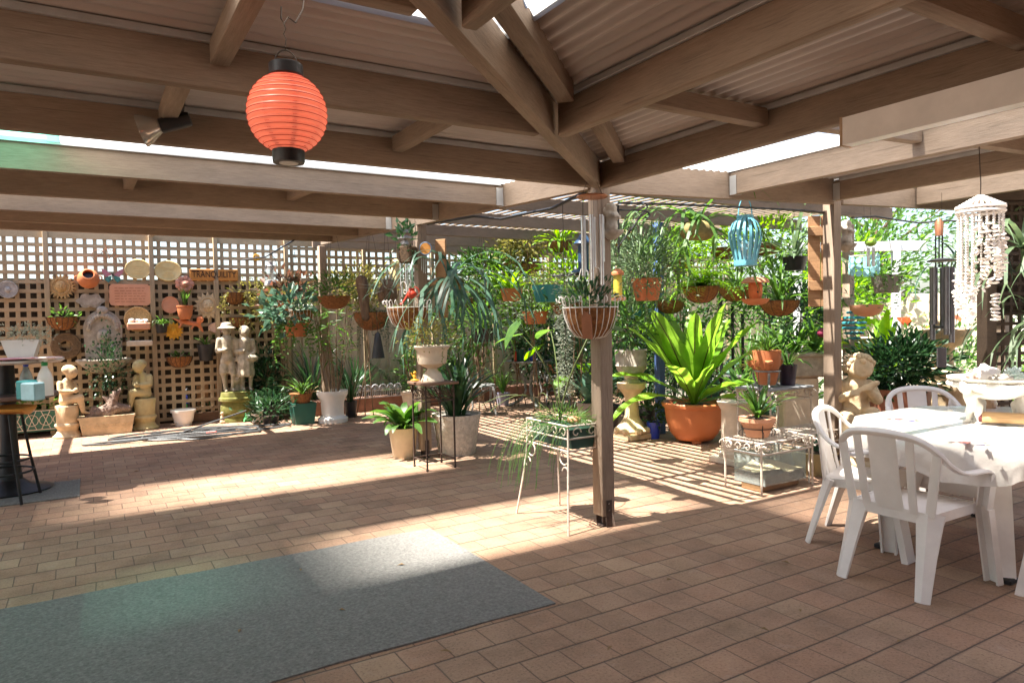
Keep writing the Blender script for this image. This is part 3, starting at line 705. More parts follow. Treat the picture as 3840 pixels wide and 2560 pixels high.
m = MB(); m.bar((-.40, 0, .42), (.40, 0, .42), .03, .12); m.bar((-.4, -.2, .42), (-.4, .2, .42), .03, .1); m.bar((.4, -.2, .42), (.4, .2, .42), .03, .1); build('stretcher', m, WPLAST, tb)
# tablecloth: vinyl cloth with folds hanging from the edge
CLOTH = mat('vinyl_cloth', (.68, .64, .59), .16, var=.05, scale=4, bump=.55, bscale=18, spec=.55, bd=.008, coat=.35)
o2 = octo(.79, .63, .385, 14); n = len(o2); mb = MB(); cz = TZ + .006
rings = []
for k in range(1, 13): q = k / 12; rings.append([V((p.x * q, p.y * q, cz + .0015 * math.sin(p.x * 30 * q) * math.sin(p.y * 26 * q))) for p in o2])
def corner(p): # how close to an octagon corner: folds gather there
    c = [(.405, .63), (.79, .245)]; return max(math.exp(-((abs(p.x) - x) ** 2 + (abs(p.y) - y) ** 2) / .012) for x, y in c)
for k in range(1, 9):
    t = k / 8; row = []
    for i, p in enumerate(o2):
        out = V((p.x / .79 ** 2, p.y / .63 ** 2, 0)).normalized(); cn = corner(p); ar = i / n * 2 * PI
        amp = .004 + .045 * t ** 1.3 * cn + .014 * t * math.sin(ar * 17 + 1) + .010 * t * math.sin(ar * 31)
        drop = .20 * t + .03 * math.sin(ar * 5 + 2) * t - .02 * cn * t
        row.append(p + out * (.012 * math.sin(min(1, t * 4) * PI / 2) + amp * t + .018 * math.sin(t * PI) * (1 - cn)) + V((0, 0, cz - drop - (.004 if k == 1 else 0))))
    rings.append(row)
mb.v.append((0, 0, cz)); 
for r in rings: mb.v += [tuple(p) for p in r]
for i in range(n): mb.f.append((0, 1 + i, 1 + (i + 1) % n))
for k in range(len(rings) - 1):
    for i in range(n): a = 1 + k * n; mb.f.append((a + i, a + n + i, a + n + (i + 1) % n, a + (i + 1) % n))
cl = thing('tablecloth', 'glossy white vinyl tablecloth with small flower sprays hanging over the table edge', 'tablecloth', tc, RA)
build('cloth', mb, CLOTH, cl)
PETR = mat('print_rose', (.62, .10, .10), .3, var=.3, scale=60, bump=0); PETB = mat('print_violet', (.16, .13, .42), .3, var=.3, scale=60, bump=0); PETG = mat('print_leaf', (.06, .14, .07), .3, var=.3, bump=0)
q = Matrix.Rotation(-RA, 3, 'Z')
def spray(c, top=True):
    for mname, m_, items in (('rose_print', PETR, [(0, 0, .026), (.03, .012, .02), (.075, -.01, .014), (-.03, .01, .015)]), ('violet_print', PETB, [(.03, -.035, .02), (.012, -.03, .013), (.06, .02, .014), (-.02, -.02, .01)]), ('leaf_print', PETG, [(.05, -.04, .014), (.085, -.03, .012), (-.05, 0, .012), (.1, .012, .012)])):
        mb = MB()
        for dx, dz, r in items:
            cc = c + rgt * dx * 1.3 + (fwd * dz * 2.4 if top else V((0, 0, dz * 1.0)))
            pts = []
            for k in range(12):
                a = 2 * PI * k / 12; rr = r * (1 + .25 * math.cos(5 * a + dx * 90))
                d = rgt * math.cos(a) * rr + ((V((fwd.x, fwd.y, 0)) if top else V((0, 0, 1))) * math.sin(a) * rr)
                pts.append(q @ (cc + d - tc))
            mb.add(pts, [tuple(range(12))])
        build(mname, mb, m_, cl, False)
spray(G(2062, 962, cz + .003) )
spray(G(2212, 1016, cz + .003))
# ---- centrepiece: basket bowl carried by three cherubs
ctr = at(2281, 966, 4.15); ctr.z = cz
D0 = dist(ctr)
bw = thing('cherub_bowl', 'white stone bowl with basket weave carried by standing cherubs on the table', 'bowl', ctr, 0)
r0 = .215
prof = [(.03, .135), (.10, .145), (.16, .175), (.20, .225), (.225, .255), (.238, .262), (.238, .27), (.222, .268), (.19, .235), (.12, .20), (.0, .19)]
mb = MB(); mb.lathe(prof, 48, wob=lambda t, z: .012 * (1 if (int(t * 48 / 2 / PI) + int(z * 60)) % 2 else -1) if .15 < z < .25 else .01 * math.sin(9 * t)); build('basket', mb, WHITEST, bw)
mb = MB()
for k in range(14):
    a = 2 * PI * k / 14; c = V((math.cos(a) * .215, math.sin(a) * .215, .245)); x = V((-math.sin(a), math.cos(a), 0)); mb.tube([c - x * .045, c - x * .02 + V((math.cos(a) * .01, math.sin(a) * .01, -.018)), c + x * .02 + V((math.cos(a) * .01, math.sin(a) * .01, -.018)), c + x * .045], [.008, .014, .014, .008], 7)
build('garland', mb, WHITEST, bw)
for k, az in enumerate((math.pi * 1.08, -.12, math.pi * .5)):
    m = MB(); h = V((math.cos(az), math.sin(az), 0)); s = V((-h.y, h.x, 0)); b = h * .135
    hd = h * .205 + V((0, 0, .215)); m.ell(hd, .036, 12, 10); m.ell(hd + h * .012 + V((0, 0, .012)), (.036, .036, .03)); m.ell(hd + h * .034 + V((0, 0, -.006)), .009)
    m.cap(b * 1.05 + V((0, 0, .105)), h * .175 + V((0, 0, .165)), .034, .034); m.cap(h * .18 + V((0, 0, .17)), hd, .018, .02)
    for q_ in (-1, 1):
        m.cap(b * 1.0 + s * q_ * .02 + V((0, 0, .10)), b * 1.08 + s * q_ * .034 + V((0, 0, .055)), .028, .019); m.cap(b * 1.08 + s * q_ * .034 + V((0, 0, .055)), b * 1.0 + s * q_ * .036 + V((0, 0, .012)), .019, .012)
        m.cap(b * 1.0 + s * q_ * .036 + V((0, 0, .01)), b * 1.28 + s * q_ * .042 + V((0, 0, .008)), .012, .008)
        m.cap(h * .17 + s * q_ * .03 + V((0, 0, .172)), h * .13 + s * q_ * .075 + V((0, 0, .175)), .015, .011); m.cap(h * .13 + s * q_ * .075 + V((0, 0, .175)), h * .11 + s * q_ * .10 + V((0, 0, .195)), .011, .01)
    build('cherub', remesh(m, .006, 3), WHITEST, bw)
def blobrock(r, n=3, jit=.25):
    m = MB(); 
    def w(t, z): return 0
    m.ell((0, 0, 0), r, 18, 12); ph = [R.uniform(0, 6) for _ in range(9)]
    m.v = [tuple(V(p) * (1 + jit * (math.sin(p[0] / r[0] * 4 + ph[0]) * math.sin(p[1] / r[1] * 5 + ph[1]) + .6 * math.sin(p[2] / r[2] * 7 + ph[2] + p[0] / r[0] * 6)))) for p in m.v]; return m
solo('conch_shell', blobrock((.085, .045, .05), jit=.2), SHELL, 'large ridged white shell lying in the cherub bowl', 'shell', ctr + V((-.03, .03, .285)), .3)
cor = MB()
for _ in range(60):
    d = V((R.gauss(0, 1), R.gauss(0, 1), abs(R.gauss(0, 1)))).normalized(); cor.tube([V((0, 0, 0)), d * R.uniform(.05, .07)], [.012, .006], 5)
CORAL = mat('pale_green_coral', (.62, .72, .66), .8, var=.15); solo('coral', cor, CORAL, 'pale green coral lump at the right of the cherub bowl', 'coral', ctr + V((.13, .01, .262)))
ab = MB(); ab.ell((0, 0, 0), (.075, .045, .018), 20, 8); ab.lathe([(.05, .0), (.045, .014), (.03, .012), (0, .010)], 20, (0, 0, .008), 1, .6); solo('abalone_shell', ab, GREYST, 'flat grey oval shell at the front of the cherub bowl', 'shell', ctr + V((-.04, -.12, .272)), .1)
solo('pink_shell', blobrock((.03, .025, .03), jit=.3), PEACH, 'small pinkish shell at the left rim of the cherub bowl', 'shell', ctr + V((-.15, -.04, .272)))
# glossy ornament behind the bowl
BRG = mat('brown_glaze', (.34, .20, .10), .15, var=.35, scale=12, coat=.6)
om = MB(); om.ell((0, 0, .17), (.062, .06, .055), 18, 14); om.cap((0, 0, .03), (0, 0, .14), .06, .035); om.cap((-.02, 0, .04), (-.09, 0, .10), .03, .012); om.cap((-.09, 0, .10), (-.105, 0, .15), .012, .006)
op = at(2268, 905, 4.75); op.z = cz
solo('snail_ornament', remesh(om, .007, 4), BRG, 'glossy brown ornament with a round head standing behind the cherub bowl', 'ornament', op)
# rolled bamboo mat
rm = MB(); BAM = mat('bamboo_mat', (.48, .30, .14), .6, var=.3, scale=4, stretch=(2, 60, 60)); BIND = mat('maroon_binding', (.13, .03, .03), .8)
sp = []; 
for k in range(46): t = k / 45; a = t * 2 * PI * 2.6; r = .012 + .026 * t; sp.append((r * math.cos(a), r * math.sin(a)))
L_ = .30
def roll_(y0, y1, m_):
    for k in range(45):
        (x0, z0), (x1, z1) = sp[k], sp[k + 1]; i = len(m_.v)
        m_.v += [(y0, x0, z0), (y1, x0, z0), (y1, x1, z1), (y0, x1, z1)]; m_.f.append((i, i + 1, i + 2, i + 3))
pr = at(2318, 955, 4.02); pr.z = cz + .040
bm_ = thing('rolled_placemat', 'rolled bamboo place mat with maroon edging lying under the cherub bowl', 'place mat', pr, math.radians(-30))
roll_(-L_ / 2 + .018, L_ / 2 - .018, rm); build('mat_roll', rm, BAM, bm_); rb = MB(); roll_(-L_ / 2, -L_ / 2 + .018, rb); roll_(L_ / 2 - .018, L_ / 2, rb); build('binding', rb, BIND, bm_)
# ---------------------------------------------------------------- red lantern
LD = 2.10; lc = at(660, 262, LD)
ln = thing('paper_lantern', 'round orange red fabric lantern with black caps hanging in the foreground', 'lantern', lc, .3)
LANT = None
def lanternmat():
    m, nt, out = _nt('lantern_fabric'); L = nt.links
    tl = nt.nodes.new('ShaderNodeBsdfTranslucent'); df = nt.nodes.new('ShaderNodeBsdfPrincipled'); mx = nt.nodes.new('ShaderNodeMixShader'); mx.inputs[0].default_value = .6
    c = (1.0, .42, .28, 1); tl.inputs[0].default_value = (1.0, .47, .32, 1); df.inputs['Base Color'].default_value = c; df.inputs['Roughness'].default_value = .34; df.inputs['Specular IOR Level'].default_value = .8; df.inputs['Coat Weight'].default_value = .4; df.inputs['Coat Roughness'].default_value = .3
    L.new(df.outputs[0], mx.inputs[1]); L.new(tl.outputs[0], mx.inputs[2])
    em = nt.nodes.new('ShaderNodeEmission'); em.inputs[0].default_value = (1, .36, .22, 1); em.inputs[1].default_value = .05  # even glow added to the unlit lantern, imitating light through the fabric
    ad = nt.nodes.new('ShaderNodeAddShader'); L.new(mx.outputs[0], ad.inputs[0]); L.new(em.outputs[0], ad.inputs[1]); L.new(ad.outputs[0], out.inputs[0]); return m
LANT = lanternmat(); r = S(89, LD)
prof = []; nb = 17
for i in range(nb * 6 + 1):
    t = i / (nb * 6); ph = -PI / 2 * .86 + PI * .86 * t; rr = r * math.cos(ph) ** .92; z = r * 1.0 * math.sin(ph) * 1.0
    rr -= .0065 * abs(math.cos(PI * nb * t)) ** 6 * 1.0; prof.append((rr, z))
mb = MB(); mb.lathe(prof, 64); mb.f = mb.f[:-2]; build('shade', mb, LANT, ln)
RIBM = mat('lantern_seam', (.62, .05, .02), .6, var=.1); mb = MB()
for k in range(8):
    a = 2 * PI * k / 8 + .2; mb.sweep([V((rr * .994 * math.cos(a), rr * .994 * math.sin(a), z)) for rr, z in prof[::6]], [(-.006, -.0008), (.006, -.0008), (.006, .0008), (-.006, .0008)], V((math.cos(a), math.sin(a), 0)))
build('seam', mb, RIBM, ln)
mb = MB()
for i in range(1, nb): rr, z = prof[int(i * 6 + 3) if i * 6 + 3 < len(prof) else -1]; mb.ring((0, 0, z), rr + .0006, .0011, 64, 4)
build('wire_rib', mb, RIBM, ln)
rt = prof[-1][0]; zt = prof[-1][1]; zb = prof[0][1]; rb_ = prof[0][0]
k1 = MB(); k1.lathe([(rt + .003, zt - .012), (.0495, zt), (.0495, zt + .031), (.046, zt + .034), (.03, zt + .034), (.0, zt + .034)], 40); build('top_cap', k1, BLACKP, ln)
k1 = MB(); k1.lathe([(0, zb - .026), (.030, zb - .026), (.03, zb - .033), (.045, zb - .033), (.047, zb - .028), (.047, zb + .004), (rb_ + .002, zb + .012)], 40); build('bottom_cap', k1, BLACKP, ln)
k1 = MB(); k1.lathe([(0, zb - .034), (.028, zb - .034), (.028, zb - .027)], 24); build('lamp_lens', k1, ALU, ln)
hp = zt + .034; mb = MB(); mb.tube([V((.033 * math.cos(t), 0, hp - .004 + .045 * math.sin(t))) for t in [PI * k / 12 for k in range(13)]], .0022, 6); mb.ring((0, 0, hp + .047), .006, .0014, 12, 5, V((1, 0, 0))); build('handle', mb, DWIRE, ln)
top = V((0, 0, hp + .053)); mb = MB(); j = top + lc
mb.tube([j, j + V((.003, 0, .02)), j + V((-.004, .002, .036)), j + V((.003, 0, .05)), j + V((-.002, 0, .066))], .0016, 6)
b0 = j + V((-.002, 0, .066)); tgt = G(700, -14, 2.43)
mb.tube([b0 + V((-.006, 0, .05)), b0 + V((-.008, 0, .015)), b0 + V((0, 0, 0)), b0 + V((.012, .004, .02)), b0.lerp(tgt, .3) + V((.015, 0, -.025)), b0.lerp(tgt, .7) + V((.012, 0, -.02)), tgt], .0025, 6)
mb.v = [tuple(V(p) - b0) for p in mb.v]
solo('hanging_hook', mb, DWIRE, 'bent wire hook holding up the orange red lantern', 'hook', b0)
# ---------------------------------------------------------------- flood light under the left beams
fl = onB(385, 286, 3.53); fd = thing('flood_lamp', 'black flood lamp with round glass front on the blocking near the red lantern', 'lamp', fl)
ax = (-rgt * .93 - V((0, 0, .33)) - fwd * .25).normalized(); q = ax.to_track_quat('Z', 'Y').to_matrix().to_4x4()
mb = MB(); mb.lathe([(0, -.10), (.03, -.10), (.034, -.09), (.034, .02), (.036, .03), (0, .03)], 20, M=q); mb.tube([q @ V((0, 0, -.06)), q @ V((0, 0, -.06)) + V((0, 0, .035)), q @ V((0, 0, -.06)) + V((.01, 0, .09))], .012, 8); build('housing', mb, BLACKP, fd)
mb = MB(); mb.lathe([(.03, .03), (.04, .05), (.062, .085), (.072, .108), (.072, .115), (.066, .116), (0, .120)], 28, M=q); build('bulb', mb, mat('lamp_glass', (.55, .53, .48), .08, .6, var=.15, bump=0), fd)
# long white housing under the right beam (roller blind cassette)
mb = MB(); p0 = W(2.85, 1.87, 2.215); p1 = W(2.85, -2.0, 2.215); L_ = (p1 - p0).length
sec_ = [(-.03, .055), (.03, .055), (.05, .02), (.062, -.02), (.055, -.05), (.035, -.062), (-.03, -.062), (-.03, 0)]
mb.sweep([V((0, 0, 0)), V((L_, 0, 0))], sec_)
bc = thing('blind_housing', 'long white moulded blind housing fixed below the right roof beam', 'blind', p0 + V((0, 0, -.02)), math.atan2((p1 - p0).y, (p1 - p0).x))
build('cassette', mb, WPLAST, bc); mb = MB(); mb.sweep([V((-.012, 0, 0)), V((0, 0, 0))], [(x * 1.06, y * 1.06) for x, y in sec_]); build('end_cap', mb, mat('tan_plastic', (.40, .27, .17), .5), bc)
mb = MB(); mb.bar((0.02, .045, .012), (L_, .045, .012), .03, .006); build('valance_strip', mb, FLASH, bc)
# ================================================================ generic plant and pot pieces
POTS = {
 'round': lambda r, h: [(r * .62, 0), (r * .66, .01), (r * .9, h * .86), (r * .92, h * .88), (r, h * .885), (r, h), (r * .93, h), (r * .9, h * .93), (0, h * .92)],
 'plain': lambda r, h: [(r * .72, 0), (r * .74, .005), (r * .98, h * .96), (r, h), (r * .93, h), (r * .9, h * .93), (0, h * .92)],
 'bowl': lambda r, h: [(r * .55, 0), (r * .62, .01), (r * .82, h * .3), (r * .93, h * .7), (r * .93, h * .88), (r, h * .9), (r * 1.01, h * .95), (r, h), (r * .92, h), (r * .88, h * .92), (0, h * .9)],
 'urn': lambda r, h: [(r * .62, 0), (r * .62, h * .06), (r * .55, h * .1), (r * .5, h * .2), (r * .3, h * .3), (r * .26, h * .36), (r * .5, h * .42), (r * .76, h * .5), (r * .82, h * .66), (r * .84, h * .86), (r * .97, h * .93), (r, h * .97), (r * .97, h), (r * .88, h), (r * .8, h * .92), (0, h * .9)],
 'half': lambda r, h: [(0, 0), (r * .4, h * .06), (r * .7, h * .25), (r * .92, h * .6), (r, h), (r * .93, h), (0, h * .93)],
}
def pot_mb(kind, r, h, n=28, sy=1): m = MB(); m.lathe(POTS[kind](r, h), n, sy=sy); return m
def soil(t, r, z, sy=1): m = MB(); m.lathe([(0, z - .01), (r, z - .005), (r * .6, z + .008), (0, z + .012)], 16, sy=sy); build('soil', m, SOIL, t)
def strappy(n, L, w, e=(.9, 1.45), dr=(.6, 1.6), base=.02, prof=None, seg=6, fold=.2, wave=0, side=.1):
    m = MB()
    for k in range(n):
        az = 2 * PI * (k * .381966) + R.uniform(-.3, .3); q = R.uniform(*e); h = V((math.cos(az), math.sin(az), 0))
        m.blade(h * base * R.random(), az, q, L * R.uniform(.6, 1.05), w * R.uniform(.75, 1.1), R.uniform(*dr), seg, prof, fold, wave, R.uniform(-.6, .6), R.uniform(-side, side))
    return m
def bushy(rad, n, L, w, c=None, clumps=9, up=.5, spread=.42, hollow=.35):
    m = MB(); c = V(c or (0, 0, rad[2])); cs = []
    for _ in range(clumps):
        d = V((R.gauss(0, 1), R.gauss(0, 1), R.gauss(0, 1))).normalized() * R.uniform(hollow, .75); cs.append(V((d.x * rad[0], d.y * rad[1], d.z * rad[2])))
    for k in range(n):
        q = cs[k % clumps]; g_ = V((R.gauss(0, spread), R.gauss(0, spread), R.gauss(0, spread))); p = q + V((g_.x * rad[0], g_.y * rad[1], g_.z * rad[2]))
        d = (p.normalized() if p.length > 1e-4 else V((0, 0, 1))) + V((R.uniform(-.7, .7), R.uniform(-.7, .7), R.uniform(-.5, .5) + up))
        m.small(c + p, d, L * R.uniform(.6, 1.15), w * R.uniform(.7, 1.15))
    return m
def stems(c, n, rad, r=.004):
    m = MB(); c = V(c)
    for _ in range(n):
        e = c + V((R.gauss(0, .4) * rad[0], R.gauss(0, .4) * rad[1], R.uniform(.2, .9) * rad[2])); m.tube([V((R.uniform(-.02, .02), R.uniform(-.02, .02), 0)), V((e.x * .35, e.y * .35, e.z * .5)), e], [r, r * .8, r * .4], 5)
    return m
def ferny(n, L, pl, pw, e=(.5, 1.3), dr=(.9, 1.8), pairs=14):
    m = MB()
    for k in range(n):
        az = 2 * PI * (k * .381966) + R.uniform(-.3, .3); h = V((math.cos(az), math.sin(az), 0)); q = R.uniform(*e); p = V((0, 0, 0)); dd = R.uniform(*dr); LL = L * R.uniform(.65, 1.05); dl = LL / pairs; s = V((-h.y, h.x, 0)); pts = [p]
        for i in range(pairs):
            d = h * math.cos(q) + V((0, 0, 1)) * math.sin(q); p = p + d * dl; q -= dd / pairs; pts.append(p); t = (i + 1) / pairs; z = math.sin(PI * min(1, .18 + t * .8)) ** .7
            for sg in (-1, 1): m.small(p, s * sg + d * .45 + V((0, 0, R.uniform(-.25, .1))), pl * z * R.uniform(.85, 1.1), pw, up=(0, 0, 1), fold=.08)
        m.tube(pts[::2] + [pts[-1]], .0014, 4)
    return m
def trailing(n, L, l, w, spread=.12, out=.1, z0=0):
    m = MB()
    for k in range(n):
        az = R.uniform(0, 2 * PI); h = V((math.cos(az), math.sin(az), 0)); p = h * R.uniform(.3, 1) * spread + V((0, 0, z0)); LL = L * R.uniform(.4, 1); st = max(4, int(LL / (l * .7))); d = (h + V((0, 0, .5))).normalized(); pts = [p]
        for i in range(st):
            d = (d + V((R.uniform(-.25, .25), R.uniform(-.25, .25), -.55))).normalized(); p = p + d * LL / st; pts.append(p); m.small(p, V((R.uniform(-1, 1), R.uniform(-1, 1), R.uniform(-.5, .6))), l * R.uniform(.7, 1.1), w)
        m.tube(pts, .0012, 3)
    return m
def heartprof(t): return (math.sin(PI * min(1, t * .78 + .22)) ** .6) * (1 if t > .04 else .6)
def bigleaf(n, sl, L, w, e=(1.0, 1.45), dr=.8, tilt=(.2, -.9)):
    m = MB(); st = MB()
    for k in range(n):
        az = 2 * PI * k * .381966 + R.uniform(-.4, .4); h = V((math.cos(az), math.sin(az), 0)); q = R.uniform(*e); LL = sl * R.uniform(.55, 1.05); p = V((0, 0, 0)); pts = [p]
        for i in range(5): p = p + (h * math.cos(q) + V((0, 0, 1)) * math.sin(q)) * LL / 5; q -= R.uniform(.05, .2); pts.append(p)
        st.tube(pts, [.006, .005, .005, .004, .004, .003], 5)
        m.blade(p - h * .01, az + R.uniform(-.3, .3), R.uniform(tilt[1], tilt[0]), L * R.uniform(.75, 1.1), w * R.uniform(.8, 1.1), dr, 6, heartprof, .16, .05, R.uniform(-.4, .4))
    return m, st
def potted(name, label, loc, kind, r, h, pm_, plant, lm, rz=0, group=None, stem=None, sm=STEM, dz=0, sy=1, cat='potted plant', scale=1):
    t = thing(name, label, cat, loc, rz, group, scale); build('pot', pot_mb(kind, r, h, sy=sy), pm_, t); soil(t, r * .9, h * .92, sy)
    o = build('foliage', plant, lm, t, True, (0, 0, h * .92 + dz))
    if stem: build('stem', stem, sm, t, True, (0, 0, h * .92 + dz))
    return t
def wires(t, r, z0, z1, n=3, m=DWIRE, rr=.0018):
    for k in range(n):
        a = 2 * PI * k / n + .5; mb = MB(); mb.tube([(r * math.cos(a), r * math.sin(a), z0), (0, 0, z1)], rr, 4); build('hanger_wire', mb, m, t)
    mb = MB(); mb.tube([(0, 0, z1), (0, 0, z1 + .03), (.012, 0, z1 + .05), (.018, 0, z1 + .03)], rr, 5); build('hook', mb, m, t)
def hanging(name, label, P, kind, r, h, pm_, plant, lm, up=.5, group=None, stem=None, rz=0, wirem=DWIRE, ribs=0, dz=0, extra=None):
    # P is the centre of the rim
    t = thing(name, label, 'hanging plant', P - V((0, 0, h)), rz, group); build('pot', pot_mb(kind, r, h), pm_, t); soil(t, r * .9, h * .95)
    build('foliage', plant, lm, t, True, (0, 0, h * .93 + dz))
    if stem: build('stem', stem, STEM, t, True, (0, 0, h * .93 + dz))
    if extra: build('trailing_foliage', extra[0], extra[1], t, True, (0, 0, h))
    if ribs:
        mb = MB()
        for k in range(ribs): a = 2 * PI * k / ribs; mb.tube([(x * 1.02 * math.cos(a), x * 1.02 * math.sin(a), z - .003) for x, z in POTS['half'](r, h)[:5]], .002, 4)
        mb.ring((0, 0, h), r * 1.02, .003); build('wire_frame', mb, wirem, t)
    wires(t, r * .97, h, h + up, 3, wirem); return t
# ================================================================ left back fence: ornaments
WB = FB - .035          # plane just proud of the lattice
def wall(x, y, off=0.0): return onB(x, y, WB - off)
def px(n, P): return S(n, dist(P))
RW = RA                 # local x along the fence, local -y towards the patio
def disc(r, t, prof=None, n=32, sx=1): # round plaque facing -y
    m = MB(); q = Matrix.Rotation(PI / 2, 4, 'X'); m.lathe(prof or [(0, 0), (r, 0), (r, t * .7), (r * .93, t), (r * .86, t * .7), (0, t * .6)], n, sx=sx, M=q); return m
def face(m, s, y=-.02):     # simple relief face, front towards -y
    m.ell((0, y, 0), (s * .62, s * .30, s * .72), 16, 12)
    m.cap((0, y - s * .28, s * .12), (0, y - s * .36, -s * .10), s * .06, s * .1)
    for k in (-1, 1):
        m.ell((k * s * .24, y - s * .25, s * .14), (s * .12, s * .06, s * .07)); m.cap((k * s * .1, y - s * .26, s * .28), (k * s * .38, y - s * .2, s * .26), s * .04, s * .03)
        m.ell((k * s * .34, y - s * .2, -s * .16), (s * .14, s * .09, s * .14))
    m.cap((-s * .17, y - s * .27, -s * .30), (s * .17, y - s * .27, -s * .30), s * .045, s * .045)
def sunplaque(name, label, x, y, rpx, m_, n=16, straw=False):
    P = wall(x, y); r = px(rpx, P); t = thing(name, label, 'wall ornament', P, RW)
    o = []
    for k in range(n * 2): a = PI * k / n + PI / 2; q = r if k % 2 == 0 else r * .72; o.append((q * math.cos(a), q * math.sin(a)))
    m = MB(); m.prism(o, .025); build('rays', m, m_, t); f = MB(); face(f, r * .62, -.01); f.ring((0, -.014, 0), r * .58, r * .05, 28, 6, V((0, 1, 0))); build('face', f, m_, t); return t
P = wall(18, 665); r = px(20, P); t = thing('moon_plaque', 'round silver plaque with moon and sun face at the left edge of the fence', 'wall ornament', P, RW)
build('disc', disc(r, .03), SILV, t); m = MB(); face(m, r * .5, -.02)
o = [(r * .8 * math.cos(a), r * .8 * math.sin(a)) for a in [PI * .62 + PI * .76 * k / 12 for k in range(13)]] + [(r * .18 + r * .62 * math.cos(a) - r * .25, r * .62 * math.sin(a)) for a in [PI * 1.36 - PI * .72 * k / 12 for k in range(13)]]
m.prism(o, .05); build('relief', m, SILV, t)
for k in range(9):
    pass
sunplaque('sun_plaque', 'woven straw sun face with many short rays on the fence', 140, 658, 30, STRAW, 22)
sunplaque('sun_plaque', 'cream cast sun face with broad pointed rays below the wooden word board', 477.7, 702, 32, SAND, 16)
sunplaque('sun_plaque', 'small bright yellow ceramic sun on the fence', 399, 760, 21, YEL, 14)
# face jar
P = wall(203, 640, .10); r = px(23, P); t = thing('wall_jar', 'round terracotta jar with dark open mouth hanging on the fence', 'wall pot', P, RW)
q = Matrix.Rotation(math.radians(62), 4, 'X'); m = MB(); m.lathe([(0, -r * .9), (r * .5, -r * .85), (r * .9, -r * .4), (r, 0), (r * .85, r * .5), (r * .55, r * .8), (r * .58, r * .9), (r * .5, r * .92), (r * .45, r * .75), (r * .6, r * .4), (0, r * .1)], 28, M=q)
build('jar', m, TERRA, t); m = MB()
for s in (-1, 1): m.ring((s * r * .98, 0, .01), r * .2, r * .07, 14, 6, V((0, 1, 0)))
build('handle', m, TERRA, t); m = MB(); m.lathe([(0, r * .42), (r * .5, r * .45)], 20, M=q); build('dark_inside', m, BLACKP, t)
m = trailing(4, .3, .03, .012, .04, .02); m2 = MB(); 
# bicycle
P = wall(251, 590); t = thing('wire_bicycle', 'small copper wire bicycle hanging on the fence', 'wall ornament', P, RW); rr = px(13.5, P); xw = px(21, P)
for sx, dz in ((-1, .01), (1, -.055)):
    m = MB(); m.ring((sx * xw, -.01, dz), rr, .004, 28, 5, V((0, 1, 0)))
    for k in range(8): a = PI * k / 8; m.tube([(sx * xw + rr * math.cos(a), -.01, dz + rr * math.sin(a)), (sx * xw - rr * math.cos(a), -.01, dz - rr * math.sin(a))], .0015, 3)
    build('wheel', m, COPPER, t)
m = MB(); A_ = V((-xw, -.01, .01)); B_ = V((xw, -.01, -.055)); C_ = V((-xw * .25, -.01, .12)); D_ = V((xw * .5, -.01, .07)); E_ = V((0, -.01, -.02))
for u, v in ((A_, C_), (C_, D_), (D_, B_), (A_, E_), (E_, D_), (E_, C_), (C_, C_ + V((-.02, 0, .06))), (D_, D_ + V((.0, 0, .05)))): m.tube([u, v], .0045, 5)
build('frame', m, COPPER, t)
# butterfly
P = wall(259, 633); t = thing('butterfly_ornament', 'pink and green metal butterfly hanging between jar and plaque', 'wall ornament', P, RW); s = px(22, P)
for sg in (-1, 1):
    m = MB(); m.prism([(sg * .01, .01), (sg * s * .5, s * .5), (sg * s, s * .75), (sg * s * .95, s * .3), (sg * s * .6, -.02)][::sg], .006); build('wing', m, mat('pink_enamel', (.55, .22, .26), .5, var=.3, scale=30, col2=(.10, .28, .26)), t)
    m = MB(); m.prism([(sg * .01, 0), (sg * s * .62, -.02), (sg * s * .75, -s * .45), (sg * s * .4, -s * .75), (sg * s * .15, -s * .4)][::sg], .006); build('wing', m, mat('green_enamel', (.08, .27, .24), .5, var=.4, scale=30), t)
m = MB(); m.cap((0, -.01, -s * .35), (0, -.01, s * .15), .008, .01); 
for sg in (-1, 1): m.tube([(0, -.01, s * .15), (sg * s * .15, -.02, s * .4)], .002, 4)
build('body', m, BLACKM, t)
# oval plaques with worn relief
def oval(name, label, x, y, w_, h_, m_, rim=.12, relief=None):
    P = wall(x, y); a, b = px(w_ / 2, P), px(h_ / 2, P); t = thing(name, label, 'wall ornament', P, RW)
    q = Matrix.Diagonal((a, 1, b, 1)) @ Matrix.Rotation(PI / 2, 4, 'X')
    m = MB(); m.lathe([(0, 0), (1, 0), (1.02, .015), (1 - rim * .4, .028), (1 - rim, .014), (0, .012)], 40, M=q); build('plate', m, m_, t)
    m = MB()
    for (u0, v0, u1, v1, k) in (relief or ((-.5, .3, .5, .3, .03), (-.35, .1, .4, .1, .025), (-.25, -.15, .25, -.15, .03), (-.4, -.4, .4, -.38, .04))): m.cap((u0 * a, -.014, v0 * b), (u1 * a, -.014, v1 * b), k * a, k * a, 6)
    build('relief', m, m_, t); return t
oval('oval_plaque', 'cream oval plaque with raised lines beside the fence post', 316.5, 618, 54, 45, CREAMY)
oval('oval_plaque', 'larger cream yellow oval plaque with thick rim left of the word board', 386, 622, 57, 47, CREAMY, .16)
oval('oval_plaque', 'pink rimmed oval plaque behind the statue couple', 502, 752, 44, 25, PEACH, .14)
oval('oval_plaque', 'orange clay disc in a dark round frame under the flower plaque', 391, 700, 36, 38, TERRAL, .05)
P = wall(391, 700); 
P = wall(299, 677); a, b = px(41.5, P), px(24.5, P); m = MB(); rr = .05; o = []
